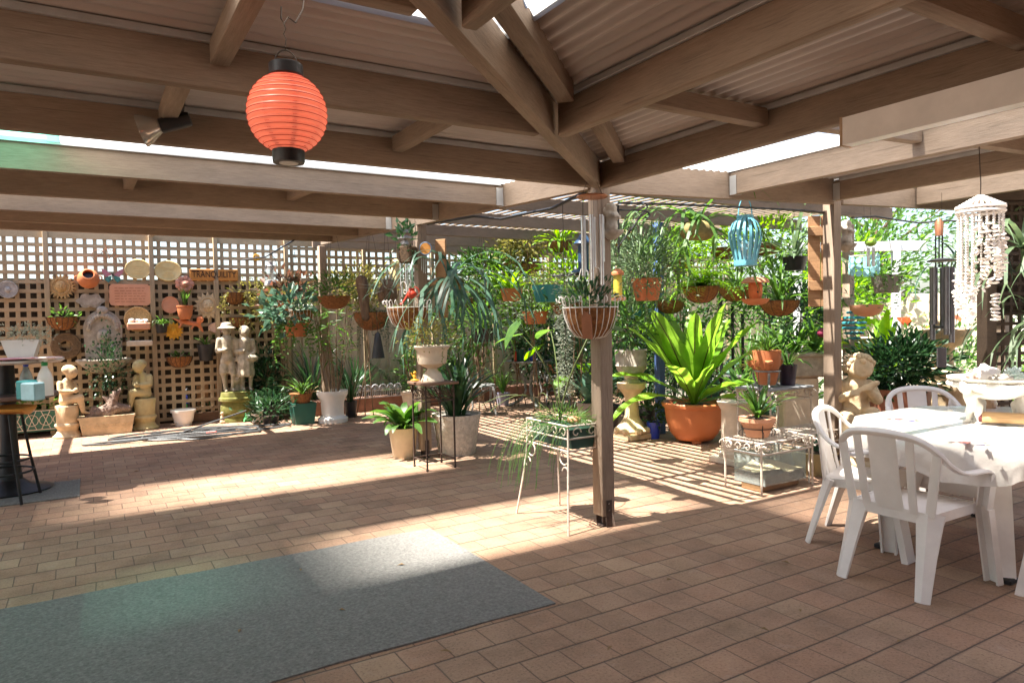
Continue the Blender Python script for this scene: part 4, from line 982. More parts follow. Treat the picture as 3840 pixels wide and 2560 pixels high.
for cx, cz_, a0 in ((a - rr, b - rr, 0), (-a + rr, b - rr, 90), (-a + rr, -b + rr, 180), (a - rr, -b + rr, 270)):
    for k in range(6): an = math.radians(a0 + 18 * k); o.append((cx + rr * math.cos(an) + R.uniform(-.003, .003), cz_ + rr * math.sin(an) + R.uniform(-.003, .003)))
m.prism(o, .035); t = thing('clay_plaque', 'rectangular orange terracotta plaque with rounded corners on the fence', 'wall ornament', P, RW); build('tablet', m, TERRAL, t)
m = MB()
for k in range(6):
    z = b * .62 - k * b * .25; x = -a * .75
    while x < a * .7: l = R.uniform(.02, .07); m.bar((x, -.0185, z), (min(x + l, a * .78), -.0185, z), .004, .008); x += l + .015
build('worn_lines', m, mat('clay_lines', (.42, .17, .09), .8), t)
# grey scalloped plaque
P = wall(208, 691); a, b = px(27, P), px(16, P); t = thing('scalloped_plaque', 'grey scalloped stone plaque below the face jar', 'wall ornament', P, RW)
o = [(a * (1 + .09 * math.cos(6 * q)) * math.cos(q), b * (1 + .14 * math.cos(6 * q)) * math.sin(q)) for q in [2 * PI * k / 48 for k in range(48)]]; m = MB(); m.prism(o, .03); m.prism([(x * .75, z * .72) for x, z in o], .05); build('plate', m, GREYST, t)
# lion mask wall fountain
P = wall(237, 772); w_, h_ = px(39, P), px(60, P); t = thing('wall_fountain', 'arched grey stone wall fountain with carved face and shell basin', 'fountain', P, RW)
o = [(w_ * math.cos(q), h_ * .25 + h_ * .75 * math.sin(q)) for q in [PI * k / 24 for k in range(25)]] + [(-w_ * .92, -h_ * .9), (w_ * .92, -h_ * .9)]
m = MB(); m.prism(o, .05); m.prism([(x * .86, z * .9) for x, z in o], .07); build('back_plate', m, GREYST, t); m = MB(); face(m, w_ * .55, -.05)
for k in range(16):
    q = PI * (k + .5) / 16; m.ell((w_ * .72 * math.cos(q), -.05, h_ * .25 + h_ * .55 * math.sin(q)), (.03, .03, .035), 8, 6)
for k in range(7): m.ell((R.uniform(-.5, .5) * w_, -.045, -h_ * R.uniform(.3, .7)), (.035, .03, .03), 8, 6)
m.ell((0, -.05, h_ * .98), (w_ * .3, .04, w_ * .26), 12, 8); m.v = [(x, y, z + (.02 if False else 0)) for x, y, z in m.v]; build('carved_face', m, GREYST, t)
m = MB(); wb = px(54, P); m.lathe([(wb * .15, -.16), (wb * .5, -.12), (wb * .85, -.03), (wb, .03), (wb * .96, .045), (wb * .8, .0), (0, -.04)], 32, (0, -.06, -h_ * .98), 1, .62, wob=lambda q, z: .05 * math.cos(14 * q)); build('basin', m, GREYST, t)
# plaques and pots
P = wall(151.6, 794); r = px(28, P); t = thing('vine_wreath', 'round brown woven wreath low on the fence behind the tall table', 'wreath', P, RW)
m = MB(); 
for k in range(5): m.ring((0, -.02, 0), r * (.55 + .1 * k), .026, 30, 7, V((0, 1, 0)))
build('ring', m, mat('brown_wicker', (.17, .11, .06), .9, var=.4, scale=40, bump=1), t)
P = wall(424, 652); r = px(20, P); t = thing('flower_plaque', 'pink clay flower plaque with scalloped petals under the word board', 'wall ornament', P, RW)
m = MB()
for k in range(9): a = 2 * PI * k / 9; m.ell((r * .68 * math.cos(a), -.015, r * .62 * math.sin(a)), (r * .36, .022, r * .34), 10, 7)
m.ell((0, -.03, 0), (r * .5, .03, r * .42), 14, 8); m.ell((0, -.05, 0), (r * .25, .025, r * .2), 12, 8); build('petals', m, PINKC, t)
# word board
P = wall(492, 631.5, .02); a, b = px(52, P), px(13.5, P); t = thing('word_board', 'orange wooden board with the carved word TRANQUILITY hanging on the fence', 'sign', P, RW)
m = MB(); m.rbox((0, 0, 0), (2 * a, .025, 2 * b), .01); build('board', m, mat('orange_stained_pine', (.50, .21, .045), .6, var=.2, scale=5, stretch=(1, 8, 8)), t)
tm = text_mb('TRANQUILITY', .165, .003); xs = [p[0] for p in tm.v]; k = 1.80 * a / (max(xs) - min(xs)); mx = (max(xs) + min(xs)) / 2; zs = [p[2] for p in tm.v]; mz = (max(zs) + min(zs)) / 2; kz = 1.25 * b / (max(zs) - min(zs))
tm.v = [((x - mx) * k, y - .0135, (z - mz) * kz) for x, y, z in tm.v]; tm.bar((-a * .98, -.0145, b * .72), (-a * .42, -.0145, b * .72), .003, .012); build('lettering', tm, mat('burnt_letter', (.035, .018, .01), .8), t, False)
# planters on the fence
def wallbasket(label, x, y, wpx, hpx, plant, lm, m_=COIR, ribs=True, extra=None, dz=0):
    P = wall(x, y, .02); r, h = px(wpx / 2, P), px(hpx, P); t = thing('wall_basket', label, 'wall planter', P - V((0, 0, h)), RW)
    m = MB(); prof = POTS['half'](r, h); vs = []; n = 14
    for (q, z) in prof:
        for k in range(n + 1): a = PI + PI * k / n; m.v.append((q * math.cos(a), q * math.sin(a) * .8, z))
    for i in range(len(prof) - 1):
        for k in range(n): a = i * (n + 1) + k; m.f.append((a, a + 1, a + n + 2, a + n + 1))
    build('liner', m, m_, t)
    if ribs:
        m = MB()
        for k in range(9): a = PI + PI * k / 8; m.tube([(q * 1.03 * math.cos(a), q * 1.03 * math.sin(a) * .8, z) for q, z in prof[:5]], .003, 4)
        m.tube([(r * 1.03 * math.cos(PI + PI * k / 12), r * .82 * math.sin(PI + PI * k / 12), h) for k in range(13)], .004, 5); build('wire_frame', m, DWIRE, t)
    build('foliage', plant, lm, t, True, (0, -r * .35, h * .85 + dz))
    if extra: build('trailing_foliage', extra[0], extra[1], t, True, (0, -r * .4, h * .9))
    return t
sc1, sc1s = bigleaf(6, .10, .12, .05)
wallbasket('brown coir half basket with succulents under the straw sun', 143, 728, 64, 31, bushy((.16, .1, .08), 70, .07, .04, (0, 0, .05)), g1)
wallbasket('coir half basket with a tiny toy on the fence left of the black pot', 412, 818, 56, 26, bushy((.12, .08, .05), 40, .05, .03, (0, 0, .03)), g1)
wallbasket('coir basket with trailing olive plant right of the cast sun', 539, 672, 50, 28, bushy((.26, .12, .12), 160, .07, .03, (.22, 0, .08)), g6, extra=(trailing(20, .42, .05, .02, .14), g6))
wallbasket('lower coir basket half hidden behind the statue hats', 552, 728, 50, 26, trailing(14, .4, .05, .02, .12), g6)
P = wall(371, 745, .08)
hanging('spider_plant', 'spider plant hanging on the fence under the framed clay disc', P, 'plain', .08, .12, BLACKP, strappy(26, .26, .014, (.5, 1.4), (1.5, 3.0)), g1, .14)
P = wall(473, 806, .05)
potted('black_wall_pot', 'black square wall pot with a few pale leaves left of the statues', P - V((0, 0, .14)), 'plain', .12, .24, BLACKP, strappy(12, .22, .03, (.4, 1.3), (.6, 1.6)), g1, RW, cat='wall planter')
P = wall(317, 733, .01); r = px(29, P); t = thing('shell_wall_pot', 'round brown basket back with orange clay trough of white shells', 'wall planter', P, RW)
build('basket_back', disc(r, .04), STRAW, t); m = MB(); m.rbox((0, -.07, -r * .55), (px(47, P), .13, px(16, P)), .012); build('trough', m, TERRAL, t)
m = MB(); 
for k in range(22): m.ell((R.uniform(-.9, .9) * px(20, P), -.07 + R.uniform(-.04, .04), -r * .55 + px(9, P) + R.uniform(0, .03)), R.uniform(.016, .03), 8, 6)
build('shells', m, SHELL, t)
P = wall(320, 788, .03); t = thing('wall_trough', 'cream wall trough in a dark bracket under the shell pot', 'wall planter', P, RW)
m = MB(); m.rbox((0, -.06, 0), (px(52, P), .13, px(13, P)), .012); build('trough', m, CREAM, t); m = MB(); m.tube([(-px(27, P), 0, px(20, P)), (-px(27, P), -.1, px(6, P)), (px(27, P), -.1, px(6, P)), (px(27, P), 0, px(20, P))], .006, 5); build('bracket', m, BLACKM, t)
P = wall(425, 716, .08)
t = potted('face_pot', 'terracotta wall pot with upright green leaves right of the framed disc', P - V((0, 0, .11)), 'bowl', px(18, P), .2, TERRA, strappy(12, .3, .045, (1.2, 1.5), (.1, .5)), g1, RW, cat='wall planter')
P = wall(438, 742, .04); m = MB(); m.cap((-.14, -.02, .03), (.10, -.02, -.02), .03, .035); m.cap((.10, -.02, -.02), (.15, -.03, -.12), .03, .015); m.cap((-.14, -.02, .03), (-.24, -.01, .08), .025, .006); m.ell((.12, -.04, .05), .05)
for a, b in (((-.1, -.03, .02), (-.16, -.05, -.06)), ((.06, -.03, 0), (.0, -.06, -.08))): m.cap(a, b, .018, .012)
solo('gecko_ornament', remesh(m, .008), mat('orange_glaze', (.62, .20, .08), .5, var=.2), 'orange clay lizard ornament climbing below the terracotta pot of upright leaves', 'wall ornament', P, RW)
# lantern and sunflower
P = wall(621, 628, .7); t = thing('barn_lantern', 'grey metal hurricane lantern hanging on a wire before the lattice', 'lantern', P, RW); k = px(28.5, P)
m = MB(); m.lathe([(k * .5, -k), (k * .52, -k * .9), (k * .42, -k * .62), (k * .25, -k * .52)], 20); m.lathe([(k * .2, k * .52), (k * .28, k * .6), (k * .2, k * .75), (k * .22, k * .95), (.0, k)], 18); build('metal_body', m, SILV, t)
m = MB(); m.lathe([(k * .27, -k * .5), (k * .37, -k * .1), (k * .27, k * .5)], 18); build('glass', m, glassmat('clear_glass', (.9, .92, .92)), t)
for s in (-1, 1): m = MB(); m.tube([(s * k * .4, 0, -k * .7), (s * k * .47, 0, 0), (s * k * .3, 0, k * .66)], .008, 6); build('side_tube', m, SILV, t)
m = MB(); m.tube([(k * .5 * math.cos(PI * i / 10), 0, k * .6 + k * .9 * math.sin(PI * i / 10)) for i in range(11)], .004, 5); m.tube([(0, 0, k * 1.5), (0, 0, k * 2.3)], .003, 4); build('handle', m, DWIRE, t)
P = wall(589, 591, .03); t = thing('sunflower_ornament', 'small yellow metal sunflower on the lattice beside the hurricane lantern', 'wall ornament', P, RW)
m = MB()
for k in range(12): a = 2 * PI * k / 12; m.ell((.038 * math.cos(a), 0, .038 * math.sin(a)), (.016, .006, .016), 7, 5)
build('petals', m, YEL, t); m = MB(); m.ell((0, -.006, 0), (.022, .01, .022)); build('centre', m, DKWOOD, t)
# ================================================================ statues and things on the ground by the fence
def kneeler(label, px_, py_, mir, hpx):
    P = G(px_, py_); s = px(hpx, P) / 1.0; t = thing('kneeling_statue', label, 'statue', P, RW + (0.5 if mir > 0 else -.4))
    m = MB(); h1 = s * .44; r = s * .155
    m.lathe([(0, 0), (r * 1.15, 0), (r * 1.18, s * .02), (r * .95, s * .05), (r * .8, s * .10), (r * .9, s * .145), (r * 1.02, s * .165), (r * .98, s * .19), (r * .86, s * .20), (r * .88, s * .30), (r * .95, s * .43), (r * .9, h1), (0, h1)], 28, wob=lambda q, z: .012 * math.sin(8 * q + z * 30)); build('plinth', m, SAND if mir > 0 else MOSSY, t)
    m = MB(); z0 = h1; q = mir
    m.cap((0, 0, z0 + .06 * s), (-.01 * q, -.01, z0 + .22 * s), .10 * s, .075 * s); m.cap((-.01 * q, -.01, z0 + .24 * s), (-.005 * q, -.02, z0 + .33 * s), .085 * s, .05 * s); m.cap((0, -.02, z0 + .34 * s), (.02 * q, -.03, z0 + .38 * s), .035 * s, .035 * s)
    m.ell((.05 * s * q, -.05 * s, z0 + .455 * s), (.078 * s, .082 * s, .09 * s), 16, 12); m.ell((.03 * s * q, -.02 * s, z0 + .49 * s), (.088 * s, .088 * s, .07 * s), 14, 10); m.ell((.085 * s * q, -.125 * s, z0 + .44 * s), .014 * s)
    for sx in (-1, 1):
        m.cap((sx * .09 * s, -.01, z0 + .31 * s), (sx * .115 * s, -.05 * s, z0 + .20 * s), .038 * s, .03 * s); m.cap((sx * .115 * s, -.05 * s, z0 + .20 * s), (.05 * s * q, -.13 * s, z0 + .19 * s), .03 * s, .022 * s)
    m.ell((.05 * s * q, -.145 * s, z0 + .205 * s), (.035 * s, .03 * s, .04 * s))
    m.cap((-.03 * s * q, -.02 * s, z0 + .07 * s), (.10 * s * q, -.14 * s, z0 + .10 * s), .07 * s, .055 * s); m.cap((.10 * s * q, -.14 * s, z0 + .10 * s), (.14 * s * q, -.13 * s, z0 - .09 * s), .05 * s, .03 * s); m.cap((.14 * s * q, -.13 * s, z0 - .10 * s), (.22 * s * q, -.16 * s, z0 - .13 * s), .027 * s, .012 * s)
    m.cap((.05 * s * q, -.02 * s, z0 + .07 * s), (.16 * s * q, -.05 * s, z0 + .07 * s), .06 * s, .045 * s); m.cap((.16 * s * q, -.05 * s, z0 + .07 * s), (.19 * s * q, -.05 * s, z0 - .03 * s), .04 * s, .025 * s)
    build('seated_figure', remesh(m, .011 * s / .9, 3), SAND if mir > 0 else MOSSY, t)
kneeler('cream statue of a seated girl on a turned plinth beside the tall table', 157, 1003, 1, 166)
kneeler('cream statue of a seated girl on a plinth right of the stone trough', 334, 984, -1, 160)
# boy and girl
P = G(548, 966); s = px(226, P); t = thing('couple_statue', 'weathered statue of a boy in a hat and a girl on a green mossy pedestal', 'statue', P, RW - .1)
MOSS = mat('green_moss_stone', (.17, .165, .04), .95, var=.5, scale=9, col2=(.30, .26, .12), bump=.6)
m = MB(); r = s * .165; m.lathe([(0, 0), (r, 0), (r, s * .03), (r * .9, s * .05), (r * 1.05, s * .10), (r * .98, s * .17), (r * .92, s * .20), (r * 1.1, s * .215), (r * 1.1, s * .24), (r, s * .25), (r * .95, s * .30), (0, s * .31)], 30, sy=.75); build('pedestal', m, MOSS, t)
m = MB(); zb = s * .30; 
def child(m, cx, girl):
    H_ = s * .69 if not girl else s * .665; k = H_
    for sg in (-1, 1):
        hip = V((cx + sg * .045 * k, 0, zb + .47 * k)); kn = V((cx + sg * .05 * k + (.02 if sg > 0 else -.01) * k, -.03 * k * (sg > 0), zb + .26 * k)); ft = V((cx + sg * .05 * k + .01 * k, 0, zb + .03 * k))
        m.cap(hip, kn, .055 * k, .045 * k); m.cap(kn, ft, .037 * k, .026 * k); m.cap(ft, ft + V((.01, -.07 * k, -.012 * k)), .025 * k, .02 * k)
        sh = V((cx + sg * .105 * k, 0, zb + .76 * k)); el = V((cx + sg * .135 * k, -.01 * k, zb + .60 * k)); hd = V((cx + sg * .03 * k, -.11 * k, zb + (.62 if sg < 0 else .5) * k)) if not (sg > 0 and not girl) else V((cx + .13 * k, -.03 * k, zb + .46 * k))
        m.cap(sh, el, .042 * k, .033 * k); m.cap(el, hd, .032 * k, .022 * k); m.ell(hd, .026 * k)
    m.cap((cx, 0, zb + .48 * k), (cx, 0, zb + .60 * k), .085 * k, .075 * k); m.cap((cx, 0, zb + .60 * k), (cx, 0, zb + .76 * k), .08 * k, .085 * k); m.cap((cx, 0, zb + .78 * k), (cx, -.005, zb + .84 * k), .035 * k, .032 * k)
    m.ell((cx, -.01 * k, zb + .90 * k), (.062 * k, .068 * k, .078 * k), 14, 12); m.ell((cx, -.078 * k, zb + .895 * k), .011 * k)
    if girl:
        m.ell((cx, .015 * k, zb + .925 * k), (.082 * k, .08 * k, .078 * k), 14, 10); m.ell((cx, .05 * k, zb + .86 * k), (.07 * k, .04 * k, .07 * k))
        m.lathe([(.08 * k, .6 * k), (.12 * k, .45 * k), (.135 * k, .25 * k), (.12 * k, .22 * k), (0, .24 * k)], 20, (cx, 0, zb), wob=lambda q, z: .06 * math.sin(9 * q)); m.ell((cx + .08 * k, -.05 * k, zb + .5 * k), (.11 * k, .07 * k, .06 * k))
    else:
        m.lathe([(.12 * k, .925 * k), (.135 * k, .935 * k), (.08 * k, .955 * k), (.07 * k, 1.0 * k), (.03 * k, 1.02 * k), (0, 1.02 * k)], 20, (cx, 0, zb)); m.lathe([(.02 * k, .3 * k), (.07 * k, .27 * k), (.062 * k, .4 * k)], 12, (cx - .05 * k, 0, zb)); m.lathe([(.02 * k, .3 * k), (.07 * k, .27 * k), (.062 * k, .4 * k)], 12, (cx + .055 * k, 0, zb))
child(m, -.085 * s, False); child(m, .085 * s, True); m.cap((0, .05 * s, zb), (.01, .05 * s, zb + .2 * s), .07 * s, .04 * s); m.ell((.0, .0, zb + .12 * s), .04 * s)
build('children', remesh(m, .0105, 2), GREYST if False else mat('weathered_cream_stone', (.44, .38, .28), .9, var=.45, scale=14, col2=(.54, .47, .35), bump=.5), t)
# stone trough with driftwood and cotoneaster
P = G(247, 995); w_ = px(112, P); t = thing('stone_trough', 'long cream stone trough between the two seated statues', 'planter', P, RW - .02)
m = MB(); h_ = px(42, P); d_ = .24
for k, (z, q) in enumerate(((0, .86), (h_ * .9, .98), (h_ * .9, 1.02), (h_, 1.02))): pass
pro = [(-.43, 0), (-.49, .9), (-.51, .92), (-.51, 1), (.51, 1), (.51, .92), (.49, .9), (.43, 0)]
m.prism([(x * w_, z * h_) for x, z in pro], d_); build('trough', m, SAND, t)
m = MB()
for k in range(9): m.ring((-w_ * .4 + k * w_ * .1, -d_ / 2, h_ * .5), .03, .006, 14, 5, V((0, 1, 0)), .022)
build('relief', m, SAND, t)
m = MB(); 
for (p0, p1, a, b) in (((-.22, 0, .0), (-.14, 0, .14), .05, .03), ((-.14, 0, .05), (.06, 0, .12), .07, .08), ((.02, 0, .05), (.10, 0, .30), .09, .05), ((.10, 0, .12), (.24, 0, .10), .08, .05), ((.1, 0, .28), (.17, .02, .36), .05, .02), ((-.2, 0, .02), (-.25, 0, .1), .04, .015), ((.05, 0, .2), (-.03, 0, .27), .05, .02)): m.cap(p0, p1, a, b)
solo('driftwood', remesh(m, .014, 2), DRIFT, 'gnarled driftwood lump lying on the stone trough', 'driftwood', P + V((0, 0, h_ - .03)), RW)
P2 = wall(250, 850, .22); t = thing('cotoneaster_shrub', 'small leaved dark shrub hanging down before the stone wall fountain', 'plant', P2 - V((0, 0, .62)), RW)
build('foliage', bushy((.20, .14, .42), 620, .05, .03, (0, 0, .6), 16, .2), g2, t); build('stem', stems((0, 0, 0), 9, (.3, .2, 1.0)), STEMB, t)
# pallet, bucket, figurines
P = G(486, 968) + dB * .15; t = thing('timber_planter', 'rough timber planter with upright boards between bucket and statue', 'planter', P, RW - .08); k = px(1, P)
for i, (x, h_) in enumerate(((-20, 80), (-6, 84), (6, 70), (20, 86))): m = MB(); m.rbox((x * k, .1, h_ * k / 2), (11.5 * k, .022, h_ * k), .003); build('board', m, RAWWOOD if i != 2 else DKWOOD, t)
m = MB(); m.rbox((2 * k, 0, 11 * k), (88 * k, .2, 20 * k), .006); build('box', m, DKWOOD, t); build('foliage', bushy((.22, .08, .06), 120, .05, .025, (0, 0, .05)), g2, t, True, (0, 0, 20 * k))
P = G(422, 976); t = thing('white_bucket', 'white plastic bucket standing by the fence near the hose', 'bucket', P); k = px(1, P)
m = MB(); m.lathe([(0, 0), (17 * k, 0), (21 * k, 30 * k), (27 * k, 31 * k), (27.5 * k, 36 * k), (25 * k, 36 * k), (20 * k, 8 * k), (0, 6 * k)], 30); build('tub', m, WPOT, t)
P = G(440, 972) + dB * .2; t = thing('garden_tap', 'standpipe tap with blue and green hose fittings above the white bucket', 'tap', P); k = px(1, P)
m = MB(); m.tube([(0, 0, 0), (0, 0, 72 * k), (0, -.05, 78 * k), (0, -.09, 74 * k), (0, -.10, 60 * k)], .012, 8); build('pipe', m, GREYP, t); m = MB(); m.tube([(0, -.1, 62 * k), (0, -.1, 44 * k)], .03, 10); build('timer', m, BLUEP, t); m = MB(); m.tube([(0, -.1, 43 * k), (0, -.1, 34 * k)], .02, 10); build('hose_connector', m, mat('bright_green_plastic', (.05, .38, .12), .4), t); m = MB(); m.ring((0, 0, 84 * k), .04, .009, 14, 6); build('handwheel', m, GREENP, t)
m = MB(); m.tube([(0, -.1, 36 * k), (.01, -.12, 18 * k), (-.1, -.2, 14 * k), (-.4, -.2, 30 * k), (-.45, .1, 60 * k)], .008, 6); build('feed_pipe', m, BLACKP, t)
P = G(511, 972); m = MB(); k = px(28, P); m.cap((0, 0, .2 * k), (0, 0, .55 * k), .2 * k, .14 * k); m.ell((0, -.02 * k, .82 * k), .15 * k); m.cap((-.1 * k, -.1 * k, .12 * k), (.1 * k, -.12 * k, .12 * k), .12 * k, .12 * k)
solo('garden_figurine', remesh(m, .006), SAND, 'tiny cream figurine sitting at the foot of the couple statue', 'figurine', P, RW)
P = G(591, 970); t = thing('footed_pot', 'small white pot on moulded feet with dark spiky leaves by the hose', 'potted plant', P); k = px(1, P)
build('pot', pot_mb('bowl', 14 * k, 24 * k), WPOT, t, True, (0, 0, 4 * k)); m = MB()
for a in (0, 2.1, 4.2): m.ell((10 * k * math.cos(a), 10 * k * math.sin(a), 3 * k), (4 * k, 4 * k, 3.5 * k), 8, 6)
build('feet', m, WPOT, t); build('foliage', strappy(16, .32, .02, (1.0, 1.5), (.2, 1.0)), g2, t, True, (0, 0, 26 * k))
P = G(568, 968); m = MB(); k = px(1, P); m.ell((0, 0, 8 * k), (7 * k, 8 * k, 7 * k)); m.ell((0, -5 * k, 15 * k), (5.5 * k, 5 * k, 5 * k))
for sg in (-1, 1): m.ell((sg * 3.6 * k, -5 * k, 19 * k), 2.2 * k); m.cap((sg * 5 * k, -2 * k, 8 * k), (sg * 8 * k, -7 * k, 1.5 * k), 3 * k, 1.6 * k)
solo('frog_ornament', remesh(m, .005), mat('frog_green', (.10, .45, .16), .35), 'small bright green frog ornament beside the footed white pot', 'ornament', P, RW)
# hose
HB = G(475, 998); m = MB(); pts = []
for k in range(150):
    q = k / 149; a = q * 2 * PI * 4.3 + 1; rx = .60 + .32 * math.sin(q * 9) + .3 * q; ry = .26 + .10 * math.sin(q * 13 + 1)
    pts.append(W(rx * math.cos(a) * .95 + .15 * math.sin(q * 5), ry * math.sin(a) * 1.1 + .1 * math.cos(q * 7), .014 + .012 * (1 + math.sin(q * 40)) * .8))
e = G(575, 985) - HB; pts += [V(pts[-1]).lerp(V((e.x, e.y, .05)), .5), V((e.x, e.y, .22)) + dB * .25]
m.tube(pts, .0115, 7); hs = thing('garden_hose', 'long grey garden hose coiled on the paving before the statues', 'hose', HB); build('hose', m, HOSE, hs)
m = MB(); m.tube([W(-.02, -.1, .03), W(.10, -.11, .035)], [.018, .014], 8); build('red_connector', m, RED, hs); m = MB(); m.tube([W(.10, -.11, .035), W(.26, -.07, .04), W(.33, -.05, .03)], [.014, .02, .024], 8); build('nozzle', m, BLACKP, hs)
m = MB(); q2 = [W(-.3, 0, .03), W(-1.1, -.12, .018), W(-1.35, .0, .016), W(-1.0, .07, .02), W(-.2, .05, .03), W(.1, -.06, .04)]; m.tube(q2, .0115, 7); build('loose_loop', m, HOSE, hs)
# ---- tall table, stool, mat
TD = 5.85; tp = G(26, 1128); 
TB = thing('bar_table', 'tall round bar table with pale top, lower shelf and black pedestal at the left', 'table', tp); k = S(1, TD); zt_ = 1.14; zs_ = .845
m = MB(); R1 = .43; m.lathe([(0, zt_ - .03), (R1 - .02, zt_ - .03), (R1, zt_ - .015), (R1, zt_), (0, zt_)], 56); build('tabletop', m, mat('pale_laminate', (.58, .53, .50), .3, var=.1), TB)
m = MB(); m.lathe([(.355, zs_ - .04), (.375, zs_ - .03), (.375, zs_), (0, zs_), (0, zs_ - .04)], 48); build('shelf', m, mat('dark_laminate', (.13, .09, .085), .35), TB)
m = MB(); m.lathe([(0, .005), (.30, .005), (.31, .02), (.27, .035), (.15, .06), (.09, .11), (.075, .25), (.062, .5), (.062, zt_ - .03), (0, zt_ - .03)], 32); build('pedestal', m, BLACKM, TB)
mt = G(60, 1135); m = MB(); m.bar((-.75, 0, .004), (.45, 0, .004), .75, .008); solo('table_mat', m, CARPET, 'small grey mat under the bar table and stool', 'mat', W(mt.dot(dA) - .06, mt.dot(dB), 0), RA)
def on_table(x, y, z): P = G(x, y, z); return P
P = on_table(52, 820, zt_); pot = thing('herb_planter', 'white planter of silvery herbs standing on the bar table', 'potted plant', P, .4)
m = MB(); m.prism([(-.10, 0), (-.15, .16), (.15, .16), (.10, 0)], .15); build('pot', m, WPOT, pot); build('foliage', bushy((.2, .12, .09), 420, .035, .018, (0, 0, .03), 14, .4), g5, pot, True, (0, 0, .17))
for i, (x, y, c, lb) in enumerate(((30, 828, (.62, .25, .3), 'pink plate stacked under the herb planter on the bar table'), (95, 826, (.74, .55, .55), 'pale pink tray lying flat on the bar table'))):
    m = MB(); m.lathe([(0, .004), (.09, .004), (.15, .016), (.152, .02), (.09, .009), (0, .009)], 32); solo('plate', m, mat('pink_ware%d' % i, c, .3, var=.1), lb, 'plate', on_table(x, y, zt_ + .001))
P = on_table(68, 918, zs_); t = thing('teal_caddy', 'teal square plastic caddy on the bar table shelf', 'container', P, -.2); m = MB(); m.rbox((-.06, .04, .075), (.12, .10, .15), .008); build('box', m, TEAL, t)
m = MB(); m.rbox((.065, -.03, .07), (.135, .10, .14), .008); solo('pale_caddy', m, mat('pale_aqua_plastic', (.30, .48, .54), .4), 'pale blue square container in front of the teal caddy', 'container', P, -.2)
def bottle(label, x, y, r, h, m_, capm, D=0):
    P = on_table(x, y, zs_); t = thing('spray_bottle', label, 'bottle', P, -.5); m = MB(); m.lathe([(0, 0), (r, 0), (r, h * .45), (r * .8, h * .6), (r * .38, h * .75), (r * .34, h * .82), (0, h * .82)], 22); build('bottle', m, m_, t)
    m = MB(); m.lathe([(r * .4, h * .8), (r * .42, h * .9), (r * .2, h * .93)], 14); build('cap', m, capm, t)
    m = MB(); m.rbox((-.02, 0, h * .97), (.10, .03, .045), .008); m.tube([(-.03, 0, h * .95), (-.045, 0, h * .84)], .006, 5); build('trigger', m, WPOT, t)
bottle('clear spray bottle with white trigger standing behind the pale container', 62, 907, .05, .30, glassmat('blue_clear_plastic', (.7, .82, .88), .1, .5), BLUEP)
bottle('white spray bottle with green collar at the edge of the bar table shelf', 105, 908, .058, .31, WPOT, mat('bottle_green', (.02, .25, .07), .4))
sp_ = G(30, 1150); st = thing('bar_stool', 'bar stool with curved orange seat and black metal legs at the left edge', 'stool', sp_ + rgt * -.10 + V((0, 0, -(rgt * -.10).z)), .25); zs = .735
m = MB(); n = 16; vs = []
for i in range(n + 1):
    for j in range(n + 1):
        u, v = i / n * 2 - 1, j / n * 2 - 1; w2 = 1 - .25 * max(0, u) ** 2
        vs.append((u * .24, v * .19 * w2, zs + .035 * (v * v) - .02 * u * u + .01 * u))
m.add(vs, [(i * (n + 1) + j, (i + 1) * (n + 1) + j, (i + 1) * (n + 1) + j + 1, i * (n + 1) + j + 1) for i in range(n) for j in range(n)])
e = [i * (n + 1) for i in range(n + 1)] + [n * (n + 1) + j for j in range(1, n + 1)] + [i * (n + 1) + n for i in range(n - 1, -1, -1)] + list(range(n - 1, 0, -1)); o = len(m.v)
m.v += [(x * .97, y * .97, z - .022) for x, y, z in m.v[:o]]; m.f += [(a + o, d + o, c + o, b + o) for a, b, c, d in m.f[:]]
for i in range(len(e)): a, b = e[i], e[(i + 1) % len(e)]; m.f.append((a, a + o, b + o, b))
build('seat', m, ORANGEW, st)
for sx in (-1, 1):
    for sy in (-1, 1): m = MB(); m.tube([(sx * .13, sy * .11, zs - .02), (sx * .17, sy * .15, .35), (sx * .22, sy * .19, 0)], .012, 8); build('leg', m, BLACKM, st)
for z, q in ((.24, .19), (.34, .178)): m = MB(); m.ring((0, 0, z), q * 1.22, .009, 32, 6); build('foot_ring', m, BLACKM, st)
P = G(75, 1005) + dB * .1; t = thing('wire_planter', 'dark wire trough planter with green leaves in the shade under the bar table', 'planter', P, RW); m = MB()
for k in range(7):
    m.ring((-.45 + k * .15, -.12, .22), .07, .004, 14, 4, V((0, 1, 0))); m.tube([(-.5 + k * .15, -.12, .1), (-.4 + k * .15, -.12, .34)], .004, 4); m.tube([(-.4 + k * .15, -.12, .1), (-.5 + k * .15, -.12, .34)], .004, 4)
for z in (.1, .34): m.bar((-.55, -.12, z), (.55, -.12, z), .008, .008)
build('wire_front', m, RUST, t); m = MB(); m.rbox((0, 0, .2), (1.05, .2, .26), .01); build('trough', m, GREENP, t); build('foliage', bushy((.5, .12, .12), 200, .10, .05, (0, 0, .06)), g1, t, True, (0, 0, .33))
